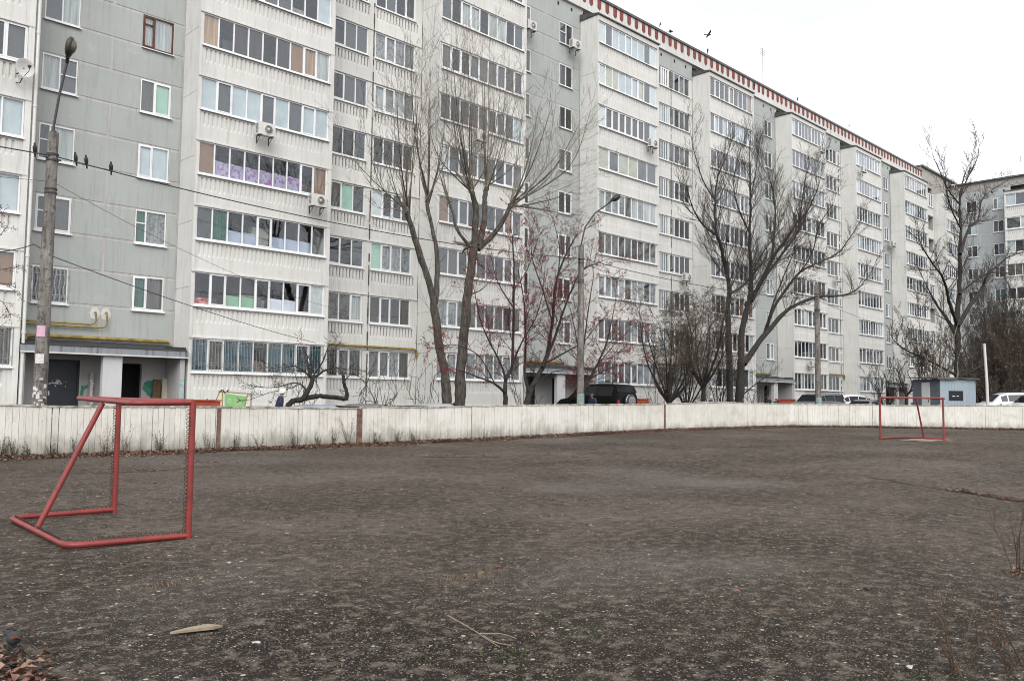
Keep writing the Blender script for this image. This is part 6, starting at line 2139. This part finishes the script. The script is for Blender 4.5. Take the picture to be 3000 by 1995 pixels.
def person(loc, rz, H, label, coat, trousers, hat=None, hatmat=None, lean=0.0):
    root = empty('person', loc, rz, label, 'person')
    s_ = H/1.7
    sc_ = lambda L_: [(x*s_, y*s_, z*s_, (tuple(q*s_ for q in r_) if hasattr(r_, '__len__') else r_*s_)) for (x, y, z, r_) in L_]
    lf = lambda z: -lean*max(0, z-.9)      # leaning forward (front is -y)
    # one continuous body: pelvis, spine, neck, skull, arms with hands, legs with feet
    V = [(0, 0, .92, (.15, .11)), (0, lf(1.15), 1.15, (.13, .10)), (0, lf(1.35), 1.35, (.16, .10)), (0, lf(1.44), 1.44, (.07, .06)), (0, lf(1.5)-.01, 1.50, .052), (0, lf(1.56)-.02, 1.56, (.074, .088)), (0, lf(1.63)-.015, 1.63, (.075, .09)), (0, lf(1.67)-.01, 1.67, (.04, .05))]
    Ed = [(i, i+1) for i in range(7)]
    def chain(start, pts_):
        k = start
        for q in pts_:
            V.append(q); Ed.append((k, len(V)-1)); k = len(V)-1
        return k
    for sd in (-1, 1):
        y0 = lf(1.38)
        h = chain(2, [(sd*.17, y0, 1.37, .065), (sd*.22, y0+.02, 1.15, .048), (sd*.235, y0-.03, .95, .038), (sd*.235, y0-.09, .86, .028), (sd*.235, y0-.11, .80, (.036, .018))])
        for f_ in range(4):
            fx = sd*.235; fy = y0-.135+f_*.017
            L_ = (.062, .072, .068, .052)[f_]
            chain(h, [(fx, fy, .765, .0088), (fx-sd*.008, fy-.004, .765-L_*.5, .0082), (fx-sd*.022, fy-.004, .765-L_*.9, .007)])
        chain(h-1, [(sd*.225, y0-.135, .835, .0105), (sd*.215, y0-.155, .79, .009), (sd*.21, y0-.16, .765, .008)])
        chain(0, [(sd*.09, 0, .82, .092), (sd*.10, -.01, .50, .058), (sd*.10, .015, .28, .048), (sd*.10, .03, .09, .036), (sd*.105, -.04, .045, .038), (sd*.11, -.14, .03, (.04, .025))])
    skinned('body', sc_(V), Ed, MAT['skin'], root, 2)
    C = [(0, 0, .80, (.235, .20)), (0, lf(1.12), 1.12, (.225, .19)), (0, lf(1.33), 1.33, (.24, .18)), (0, lf(1.43), 1.43, (.10, .085)), (0, lf(1.47), 1.47, (.07, .065))]
    E_ = [(0, 1), (1, 2), (2, 3), (3, 4)]
    for sd in (-1, 1):
        y0 = lf(1.38)
        b0 = len(C)
        C += [(sd*.20, y0, 1.375, .105), (sd*.27, y0+.02, 1.15, .085), (sd*.24, y0-.03, .95, .058), (sd*.24, y0-.08, .875, .05)]
        E_ += [(2, b0), (b0, b0+1), (b0+1, b0+2), (b0+2, b0+3)]
    skinned('coat', sc_(C), E_, coat, root, 2)
    T = [(0, 0, .90, (.155, .12))]; E_ = []
    for sd in (-1, 1):
        b0 = len(T)
        T += [(sd*.09, 0, .80, .105), (sd*.10, -.01, .50, .075), (sd*.10, .015, .28, .066), (sd*.10, .025, .10, .062)]
        E_ += [(0, b0), (b0, b0+1), (b0+1, b0+2), (b0+2, b0+3)]
    skinned('trousers', sc_(T), E_, trousers, root, 1)
    hd = lf(1.6)-.015
    b = MB()
    def S3(x, y, z): return (x*s_, y*s_, z*s_)
    for sd in (-1, 1):
        b.lathe([(0.001, -.010*s_), (.010*s_, -.004*s_), (.011*s_, .004*s_)], 8, axis='y', c=S3(sd*.032, hd-.086, 1.60))
    b.obj('eyes', MAT['eye'], root)
    b = MB(); b.add([S3(-.013, hd-.085, 1.565), S3(.013, hd-.085, 1.565), S3(0, hd-.112, 1.568), S3(0, hd-.088, 1.61)], [(0, 2, 3), (2, 1, 3), (0, 1, 2)]); b.obj('nose', MAT['skin'], root)
    b = MB(); b.tube([S3(-.024, hd-.082, 1.537), S3(0, hd-.093, 1.535), S3(.024, hd-.082, 1.537)], .005*s_, 5); b.obj('mouth', MAT['lips'], root)
    b = MB()
    for sd in (-1, 1): b.lathe([(.001, 0), (.022*s_, 0), (.026*s_, sd*.008), (.015*s_, sd*.012)], 8, axis='x', c=S3(sd*.078, hd+.005, 1.59))
    b.obj('ears', MAT['skin'], root)
    def cap(name, mat, r_, z0, zt, fold=0):
        b = MB(); vs, fs = [], []
        N, K = 16, 6
        for k in range(K+1):
            t = k/K
            for i in range(N):
                a = 2*math.pi*i/N
                front = max(0, -math.sin(a))
                zb = z0+front*.055+(-.03 if not front and name == 'hair' else 0)
                z = zb+(zt-zb)*math.sin(t*math.pi/2)
                rr_ = r_*max(.02, math.cos(t*math.pi/2)**.55)*(1+fold*.03*math.sin(i*2.3+k))
                vs.append(S3(rr_*.92*math.cos(a), hd+.012+rr_*1.08*math.sin(a), z))
        for k in range(K):
            for i in range(N): fs.append((k*N+i, k*N+(i+1) % N, (k+1)*N+(i+1) % N, (k+1)*N+i))
        b.add(vs, fs, 0, True)
        b.obj(name, mat, root)
    cap('hair', MAT['hair'], .096, 1.545, 1.705)
    if hat == 'beret': cap('hat', hatmat, .155, 1.565, 1.78, 1)
    elif hat: cap('hat', hatmat, .108, 1.575, 1.735, 1)
    return root
navy = plain('navy_jacket', (0.016, 0.022, 0.06), .8, var=.4, scale=6)
blue = plain('blue_jacket', (0.02, 0.04, 0.09), .8, var=.4, scale=6)
blk = plain('black_cloth', (0.014, 0.014, 0.016), .85, var=.4, scale=6)
whiteknit = plain('white_knit', (0.62, 0.60, 0.58), .95, var=.2, scale=60, bmp=.5)
tanknit = plain('brown_knit', (0.16, 0.12, 0.09), .95, var=.3, scale=60)
def pp(pxx, pyy, w):
    """head-top pixel and camera depth -> ground position and body height"""
    q = CAM+ray(pxx, pyy)*w
    return (q.x, q.y, YARD), q.z-YARD
pos, h = pp(817, 1143, 27.5); person(pos, R(62), h*1.7/1.70, 'stooping person in a navy jacket and fluffy white hat by the apple tree, facing right', navy, blk, 'beret', whiteknit, .22)
pos, h = pp(1741, 1153, 40.5); person(pos, R(-90), h*1.7/1.735, 'person in a dark blue jacket with a brown knitted hat beside the black car', blue, blk, 'cap', tanknit, .35)
pos, h = pp(2083, 1160, 47.0); person(pos, R(20), h*1.7/1.735, 'distant walker in a navy coat and white knitted hat behind the white car roof', navy, blk, 'cap', whiteknit)
pos, h = pp(2250, 1161, 60.0); person(pos, R(100), h*1.7/1.705, 'dark-dressed person standing left in the third entrance', blk, blk, None, None)
pos, h = pp(2274, 1167, 60.0); person(pos, R(-60), h*1.7/1.735, 'person with a brown hat standing right of the dark figure at the third entrance', blk, blk, 'cap', tanknit, .1)

# ------------------------------------------------------------------ ground litter, weeds, pebbles
def scatter_leaves(name, spots, size, mats, seed, label=None):
    r = np.random.default_rng(seed)
    n = len(spots)
    P = np.asarray(spots, float)
    a = r.uniform(0, 2*np.pi, n); s_ = size*r.uniform(.5, 1.3, n)
    dx = np.stack([np.cos(a), np.sin(a), r.uniform(-.35, .35, n)], 1)*s_[:, None]
    dy = np.stack([-np.sin(a), np.cos(a), r.uniform(-.5, .5, n)], 1)*(s_*r.uniform(.35, .7, n))[:, None]
    up = np.zeros((n, 3)); up[:, 2] = s_*r.uniform(0.05, .45, n)
    V = np.stack([P-dx*.5, P+dy*.5+up, P+dx*.6, P-dy*.5+up*.6], 1).reshape(-1, 3)
    i = np.arange(n)*4
    F = np.stack([np.stack([i, i+3, i+2], 1), np.stack([i, i+2, i+1], 1)], 1).reshape(-1, 3)
    mi = np.repeat(r.integers(0, len(mats), n), 2)
    o = inst(name, npmesh(name, V, F, mats, mi))
    tag(o, label, None, None, 'stuff')
    return o
def lit(name, c, c2): return plain(name, c, .85, var=.5, scale=9, vec='pos', c2=c2)
LM = [lit('litter_rust', (.16, .062, .035), (.07, .03, .02)), lit('litter_brown', (.11, .065, .04), (.045, .03, .022)), lit('litter_tan', (.28, .19, .14), (.2, .12, .08)), lit('litter_dark', (.05, .028, .02), (.02, .014, .011)), lit('litter_pink', (.21, .11, .085), (.13, .06, .045))]
r = random.Random(77)
sp_ = []
s_a = s_at_x(2.5)
for i in range(34000):
    s_ = s_a+(cum[-1]-1-s_a)*r.random()**1.1
    p, d = fpt(s_)
    n_ = Vector((-d.y, d.x, 0))
    wdt = 0.34*(0.55+0.5*math.sin(s_*1.3)*math.sin(s_*.37)+.35)
    off = -0.03-abs(r.gauss(0, 1))*wdt*1.0
    q = p+n_*off
    sp_.append((q.x, q.y, gz(q.x)+.015+r.random()*.09*max(0, 1+off*1.6)))
scatter_leaves('fallen_leaves', sp_, .072, LM, 1, 'rusty fallen leaves drifted along the foot of the fence')
sp_ = []
for i in range(520):
    x, y = 1.5+r.gauss(0, .30)-.35, 5.35+r.gauss(0, .36)
    if x < 1.63+r.uniform(-.05, .05) and y > 4.3: sp_.append((x, y, .012+r.random()*.05))
for i in range(200):
    x, y = 1.48-abs(r.gauss(0, .2)), 5.1+r.uniform(-.5, .65)
    sp_.append((x, y, .012+r.random()*.05))
scatter_leaves('leaf_pile', sp_, .062, [LM[1], LM[3], LM[0], LM[1], LM[3], LM[2], LM[4]], 2, 'pile of curled brown leaves in the near left corner')
sp_ = []
for i in range(260):
    w = r.uniform(5, 36); pxx = r.uniform(0, 3000)
    d = ray(pxx, 1180); q = CAM+d*w
    if q.y > 21.8 or q.x > 44: continue
    sp_.append((q.x, q.y, gz(q.x)+.012))
for (x0, y0, x1, y1, n) in ((16.2, 5.3, 15.3, 3.8, 260), (7.8, 19.0, 9.6, 18.0, 90), (13.5, 17.4, 15.2, 16.4, 100), (22.8, 13.6, 24.8, 13.2, 70), (9, 2.4, 8.6, 2.1, 60), (33, 16, 38, 15, 90), (5.9, 17.6, 7.1, 17.4, 60), (27, 14, 31, 14, 60)):
    for i in range(n):
        t = r.random()
        sp_.append((x0+(x1-x0)*t+r.gauss(0, .07), y0+(y1-y0)*t+r.gauss(0, .05)*(1+4*(t-.5)**2), gz(x0)+.014+r.random()*.03))
scatter_leaves('scattered_leaves', sp_, .05, LM, 3, 'single fallen leaves and litter strewn over the asphalt and its cracks')

# loose and half-sunk pebbles in the near asphalt
rg = np.random.default_rng(5)
N = 36000
w = 4.4+10*rg.random(N)**1.7
pxs = rg.uniform(-120, 3120, N)
dirs = np.array([tuple(ray(float(a), 1180)) for a in (0, 1)])
d0, d1 = dirs[0], dirs[1]-dirs[0]
D = d0[None, :]+pxs[:, None]*d1[None, :]
XY = D[:, :2]*w[:, None]
clump = np.sin(XY[:, 0]*2.1+1.3*np.sin(XY[:, 1]*1.7))*np.sin(XY[:, 1]*2.6+XY[:, 0]*.8)
keep = (rg.random(N) < .55+.4*clump) & (w < 15)
XY = XY[keep]; w = w[keep]; n = len(XY)
sz = (0.0032+0.0055*rg.random(n)**3+0.006*(rg.random(n) > .97))*(0.8+w/14)
a = rg.uniform(0, 6.28, n); el = rg.uniform(1.0, 1.9, n)
K = 6
ang = np.arange(K)*2*np.pi/K
jr = rg.uniform(.75, 1.2, (n, K))
ex = np.cos(ang)[None, :]*jr*(sz*el)[:, None]; ey = np.sin(ang)[None, :]*jr*sz[:, None]
RX = ex*np.cos(a)[:, None]-ey*np.sin(a)[:, None]; RY = ex*np.sin(a)[:, None]+ey*np.cos(a)[:, None]
gzv = np.array([gz(x) for x in XY[:, 0]])+np.array([0.6*(0.018*math.sin(x*0.9+1)*math.sin(y*0.7)+0.012*math.sin(x*2.1+y*1.3)) for x, y in XY])
V = np.zeros((n, K*2+1, 3))
V[:, :K, 0] = XY[:, 0:1]+RX; V[:, :K, 1] = XY[:, 1:2]+RY; V[:, :K, 2] = (gzv-.004)[:, None]
V[:, K:2*K, 0] = XY[:, 0:1]+RX*.75; V[:, K:2*K, 1] = XY[:, 1:2]+RY*.75; V[:, K:2*K, 2] = (gzv+sz*.45)[:, None]*1
V[:, 2*K, 0] = XY[:, 0]; V[:, 2*K, 1] = XY[:, 1]; V[:, 2*K, 2] = gzv+sz*.62
i = (np.arange(n)*(2*K+1))[:, None]; k = np.arange(K)[None, :]; k2 = (k+1) % K
F1 = np.stack([i+k, i+k2, i+K+k2], -1).reshape(-1, 3); F2 = np.stack([i+k, i+K+k2, i+K+k], -1).reshape(-1, 3); F3 = np.stack([i+K+k, i+K+k2, i+0*k+2*K], -1).reshape(-1, 3)
cols = [(.055, .046, .038), (.095, .080, .064), (.16, .138, .11), (.27, .24, .20), (.12, .082, .06), (.045, .048, .052), (.42, .39, .34)]
PMs = [plain('pebble', [q*.75 for q in c_], .8, var=.25, scale=60, vec='pos') for c_ in cols]
mi1 = rg.choice(len(cols), n, p=[.36, .30, .16, .06, .06, .055, .005])
o = inst('pebbles', npmesh('pebbles', V.reshape(-1, 3), np.concatenate([F1, F2, F3]), PMs, np.concatenate([np.repeat(mi1, K)]*3)))
tag(o, 'small rounded pebbles set loose in the worn asphalt', None, None, 'stuff')

# cracks with soil and grass
def crack(ptsl, w_, name='crack'):
    b = MB(); rr_ = random.Random(len(ptsl)*7+int(w_*1000)); P_ = []
    for (x0, y0), (x1, y1) in zip(ptsl, ptsl[1:]):
        for k in range(8):
            t = k/8
            P_.append((x0+(x1-x0)*t+rr_.gauss(0, .015), y0+(y1-y0)*t+rr_.gauss(0, .015)))
    P_.append(ptsl[-1])
    vs = []
    for i, (x, y) in enumerate(P_):
        q = P_[min(i+1, len(P_)-1)]; q0 = P_[max(i-1, 0)]
        d = Vector((q[0]-q0[0], q[1]-q0[1])).normalized(); nn = Vector((-d.y, d.x))
        ww = w_*rr_.uniform(.4, 1.2)*(.3+.7*math.sin(math.pi*i/(len(P_)-1)))
        h = gz(x)+0.6*(0.018*math.sin(x*0.9+1)*math.sin(y*0.7)+0.012*math.sin(x*2.1+y*1.3))
        vs += [(x+nn.x*ww, y+nn.y*ww, h+.006), (x-nn.x*ww, y-nn.y*ww, h+.006)]
    b.add(vs, [(2*i, 2*i+1, 2*i+3, 2*i+2) for i in range(len(P_)-1)])
    o = b.obj(name, MAT['cracksoil'])
    tag(o, kind='structure')
MAT['cracksoil'] = plain('crack_soil', (0.018, 0.015, 0.012), .95, var=.5, scale=20, vec='pos')
crack([(17.6, 7.6), (16.3, 5.4), (15.5, 4.2), (15.2, 3.0)], .06)
crack([(3.75, 2.55), (4.05, 2.75), (4.3, 2.7), (4.65, 2.85)], .018)
crack([(13.2, 17.9), (14.1, 16.9), (15.6, 16.1), (17, 15.7)], .05)
crack([(22.2, 13.9), (23.9, 13.4), (25.6, 12.7)], .05)
crack([(30, 17.5), (34, 16.2), (38, 15.2)], .05)
crack([(26, 12), (29, 9.8), (31, 8.2)], .04)
crack([(5.3, 17.6), (7.2, 17.5), (9.2, 17.9)], .04)

# grass and moss tufts
MAT['grass'] = plain('dull_grass', (0.06, 0.085, 0.02), .8, var=.5, scale=6, vec='pos')
MAT['drygrass'] = plain('dry_grass', (0.20, 0.145, 0.075), .9, var=.5, scale=6, vec='pos')
MAT['greenmoss'] = plain('moss', (0.05, 0.068, 0.018), .9, var=.5, scale=30, vec='pos')
def blades(name, spots, h, mat, seed, label, lean=.5, w_=.004):
    r = np.random.default_rng(seed)
    P = np.asarray(spots, float); n = len(P)
    a = r.uniform(0, 6.28, n); hh_ = h*r.uniform(.4, 1.2, n)
    tip = P+np.stack([np.cos(a)*hh_*lean*r.uniform(0, 1, n), np.sin(a)*hh_*lean*r.uniform(0, 1, n), hh_], 1)
    sd = np.stack([-np.sin(a), np.cos(a), np.zeros(n)], 1)*w_
    V = np.stack([P-sd, P+sd, tip], 1).reshape(-1, 3)
    F = np.arange(3*n).reshape(-1, 3)
    tag(inst(name, npmesh(name, V, F, mat)), label, None, None, 'stuff')
sp_ = []
for i in range(9000):
    s_ = s_a+(cum[-1]-1-s_a)*r.random()
    if math.sin(s_*2.1)+math.sin(s_*.9+2)+r.gauss(0, .6) < .35 and s_ < s_at_x(38): continue
    p, d = fpt(s_); n_ = Vector((-d.y, d.x, 0)); q = p+n_*(-.04-abs(r.gauss(0, .07)))
    sp_.append((q.x, q.y, gz(q.x)))
k_ = len(sp_)//2
blades('dry_grass', sp_[:k_], .17, MAT['drygrass'], 3, 'dry yellow grass at the foot of the fence', .5, .006)
blades('green_grass', sp_[k_:], .12, MAT['grass'], 4, 'short dull green grass along the foot of the fence', .6, .006)
sp_ = []
for (cx_, cy_, sx, sy, n) in ((4.30, 3.75, .13, .10, 160), (4.55, 4.25, .11, .09, 150), (3.75, 3.75, .12, .09, 170), (3.3, 4.1, .06, .05, 70), (3.45, 3.3, .04, .15, 70), (5.6, 3.1, .3, .05, 160), (5.35, 1.85, .45, .12, 350), (6.0, 5.9, .35, .12, 90), (6.3, 1.9, .4, .25, 260), (2.6, 10.4, .5, .5, 120)):
    for i in range(n): sp_.append((cx_+r.gauss(0, sx), cy_+r.gauss(0, sy), gz(cx_)))
blades('moss_tufts', sp_[::2], .018, MAT['greenmoss'], 8, 'small bright moss tufts in the asphalt', .9, .006)
sp_ = []
for (cx_, cy_, sx, sy, n) in ((2.9, 7.0, .16, .05, 130), (5.0, 5.6, .28, .05, 150), (3.6, 15.8, .2, .08, 60), (8.3, 18.3, .4, .1, 120)):
    for i in range(n): sp_.append((cx_+r.gauss(0, sx), cy_+r.gauss(0, sy), gz(cx_)))
blades('dry_tufts', sp_, .045, MAT['drygrass'], 9, 'flattened dry brown grass tufts on the asphalt', 1.3, .004)

# weeds: standing stalks at the fence, each a plant of its own
def weed(x, y, H, n, seed, label, mat='twig_grey', leafm='leaf_olive', nl=60, spread=.3, lsz=.035, cat='weed'):
    r = random.Random(seed)
    root = empty('weed', (x, y, gz(x)), 0, label, cat, 'weeds on the sports ground')
    S, tips = Segs(), []
    for i in range(n):
        a = r.uniform(0, 6.28)
        d = Vector((math.cos(a)*spread, math.sin(a)*spread, 1)).normalized()
        grow(S, r, Vector((r.gauss(0, .04), r.gauss(0, .03), 0)), d, H*r.uniform(.6, 1.05), .006, 2, dict(levels=3, kids=[3, 3, 4], lref=[1, 1, .7], ratio=.35, ang=.5, wob=.08, up=.05, rmin=.0022), tips)
    S.build('stems', MAT[mat], root, 3)
    V, F = [], []
    for i in range(nl):
        p, d, lv = tips[r.randrange(len(tips))]
        p = p*r.uniform(.5, 1)
        a_ = rv(r)*lsz*r.uniform(.6, 1.4); b_ = rv(r).cross(a_).normalized()*lsz*.5
        k = len(V); V += [tuple(p), tuple(p+a_*.5+b_*.5), tuple(p+a_), tuple(p+a_*.5-b_*.5)]; F.append((k, k+1, k+2, k+3))
    o = inst('leaves', npmesh('leaves', V, F, MAT[leafm]), root); o['kind'] = 'stuff'
MAT['stalk'] = bark('dry_stalk', (0.17, 0.105, 0.065), (0.09, 0.055, 0.035))
def fw(pxx, off=-.12):
    # position at the fence foot seen in this column
    d = ray(pxx, 1180)
    best = min(((abs((p.x*d.y-p.y*d.x)), p) for p in (fpt(s_)[0] for s_ in np.arange(0, cum[-1], .05)) if p.x > 0), key=lambda z: z[0])[1]
    return best.x, best.y+off
for i, (xx, H, n, lb, mt, lf_, nl) in enumerate((
    (12, .55, 9, 'dark leafy weed at the fence by the left edge', 'twig_dark', 'leaf_brown', 160),
    (45, .45, 8, 'second dark weed from the left edge at the fence', 'twig_dark', 'leaf_olive', 140),
    (85, .40, 7, 'low green-brown weed left of the stained lamp post', 'twig_dark', 'leaf_olive', 120),
    (222, .62, 4, 'thin weed on the fence left of the goal brace', 'twig_grey', 'leaf_brown', 60),
    (308, .85, 7, 'tall dry reddish stalks at the fence between the goal brace and the post', 'stalk', 'leaf_rust', 120),
    (362, .80, 6, 'tall pale stalks at the fence right of the rear goal post', 'stalk', 'leaf_brown', 60),
    (470, .62, 11, 'spreading dark weed with small leaves at the fence between the goal posts', 'twig_dark', 'leaf_brown', 140),
    (612, .70, 6, 'weed left of the narrow brown post', 'twig_grey', 'leaf_brown', 70),
    (685, .52, 9, 'leafy weed right of the narrow brown post', 'twig_dark', 'leaf_brown', 160),
    (860, .60, 8, 'grey weed midway along the second fence stretch', 'twig_grey', 'leaf_olive', 90),
    (975, .65, 9, 'clump of dry stalks left of the wide rust-brown post', 'stalk', 'leaf_brown', 120),
    (1020, .95, 9, 'tallest dry stalk clump next to the wide rust-brown post', 'stalk', 'leaf_rust', 160),
    (1095, .45, 8, 'low weeds just right of the wide rust-brown post', 'twig_dark', 'leaf_olive', 110),
    (150, .38, 8, 'low weed right behind the foot of the stained lamp post', 'twig_dark', 'leaf_olive', 120),
    (560, .5, 7, 'weed with small leaves right of the large goal', 'twig_dark', 'leaf_olive', 110),
    (760, .5, 6, 'grey weed in the middle of the stretch between the brown posts', 'twig_grey', 'leaf_brown', 80),
    (930, .55, 8, 'brown stalks between the grey weed and the dry stalk clump', 'stalk', 'leaf_brown', 100),
    (1160, .5, 8, 'leafy weed left of the fence joint under the bare shrub', 'twig_dark', 'leaf_olive', 130),
    (1205, .42, 9, 'dark weed clump at the fence joint left of the poplar', 'twig_dark', 'leaf_brown', 150),
    (1420, .50, 3, 'thin curved weed against the white boards under the poplar', 'stalk', 'leaf_brown', 20))):
    x, y = fw(xx)
    weed(x, y, H, n, 100+i, lb, mt, lf_, nl, .35 if n > 5 else .15)
# near right weeds
weed(5.42, 1.72, .60, 6, 130, 'thin bare brown stems growing in the near right corner', 'stalk', 'leaf_rust', 22, .55, .02)
weed(5.75, 1.55, .50, 6, 131, 'reddish stems with a few leaves beside the near right corner', 'stalk', 'leaf_rust', 30, .6, .02)
weed(8.95, 2.30, .75, 7, 132, 'bare twiggy weed at the right edge in a clod of soil', 'stalk', 'leaf_brown', 20, .35, .02)
r = random.Random(5)
root = empty('fir_sprig', (5.75, 1.40, .02), 0, 'green feathery sprig at the bottom right corner', 'plant', None)
S, tips = Segs(), []
main = [Vector((0, -.1, 0)), Vector((.12, -.05, .08)), Vector((.25, .0, .18)), Vector((.36, .04, .30))]
S.add(main, [.005, .004, .003, .002])
for i in range(150):
    t = r.random()*2.99; k = int(t); p = main[k].lerp(main[k+1], t-k)
    d = rv(r)*.055; d.z = abs(d.z)*.6
    S.add([p, p+d*.5, p+d+Vector((0, 0, .01))], [.0022, .002, .001])
S.build('sprig', MAT['grass'], root, 3)

# twig, split plank, paper scraps on the asphalt
def curve_obj(name, pls, mat, label, cat):
    b = MB()
    for pl_, ra, rb in pls:
        ps = spl([Vector(p) for p in pl_], 5) if len(pl_) > 2 else [Vector(p) for p in pl_]
        b.tube(ps, [ra+(rb-ra)*i/(len(ps)-1) for i in range(len(ps))], 5)
    tag(b.obj(name, mat), label, cat)
MAT['paletwig'] = plain('peeled_twig', (0.27, 0.215, 0.155), .8, var=.3, scale=20)
curve_obj('twig', [([(3.97, 4.66, .03), (3.93, 4.45, .02), (3.86, 4.22, .02), (3.82, 4.10, .015), (3.76, 3.9, .015)], .0045, .002), ([(3.85, 4.2, .02), (3.93, 4.08, .03), (3.96, 3.96, .02)], .004, .002), ([(3.84, 4.14, .02), (3.80, 4.0, .02), (3.83, 3.88, .015)], .004, .002)], MAT['paletwig'], 'thin pale forked twig lying on the near asphalt', 'twig')
b = MB(); b.add([(2.36, 5.58, .012), (2.47, 5.53, .016), (2.60, 5.47, .02), (2.68, 5.50, .015), (2.60, 5.56, .016), (2.48, 5.58, .02), (2.36, 5.60, .012),
                 (2.36, 5.58, .022), (2.47, 5.53, .034), (2.60, 5.47, .04), (2.68, 5.50, .03), (2.60, 5.56, .04), (2.48, 5.58, .036), (2.36, 5.60, .022)],
                [(7, 8, 13), (8, 12, 13), (8, 9, 12), (9, 11, 12), (9, 10, 11)]+[(i, (i+1) % 7, 7+(i+1) % 7, 7+i) for i in range(7)])
tag(b.obj('wood_splinter', MAT['paletwig']), 'split pale piece of wood lying at the near left', 'wood')
MAT['dimpaper'] = plain('dirty_paper', (0.42, 0.42, 0.43), .9, var=.5, scale=40, vec='pos')
def scrap(x, y, s_, label, mat='dimpaper'):
    r = random.Random(int(x*100)); b = MB()
    g = gz(x)
    ring = [(x+s_*math.cos(a)*r.uniform(.5, 1.2), y+s_*.6*math.sin(a)*r.uniform(.5, 1.2), g+.02+r.random()*.02) for a in np.linspace(0, 6.28, 9)[:-1]]
    b.add([(x, y, g+.035)]+ring, [(0, 1+i, 1+(i+1) % 8) for i in range(8)])
    tag(b.obj('paper_scrap', MAT[mat]), label, 'litter', 'white scraps on the asphalt')
scrap(3.67, 7.45, .035, 'small white scrap on the asphalt below the large goal')
scrap(2.65, 4.98, .035, 'white scrap nearest to the camera left of the pale twig')
scrap(4.9, 8.6, .04, 'white scrap on the asphalt right of the large goal')
scrap(5.25, 1.95, .035, 'crumpled bluish-white wrapper among the near right stems')
scrap(6.9, 21.9, .07, 'white crumpled scrap in the leaves at the fence behind the goal')
scrap(17.6, 21.7, .08, 'white scrap in the leaves at the fence under the poplar')
b = MB(); b.lathe([(.01, -.045), (.035, -.03), (.05, 0), (.04, .03), (.01, .045)], 10, c=(1.55, 6.02, .05)); b.lathe([(.03, .0), (.034, .005), (.02, .03)], 8, c=(1.53, 6.06, .07))
tag(b.obj('round_stone', PMs[5]), 'dark round stone at the left edge just above the leaf pile', 'stone')
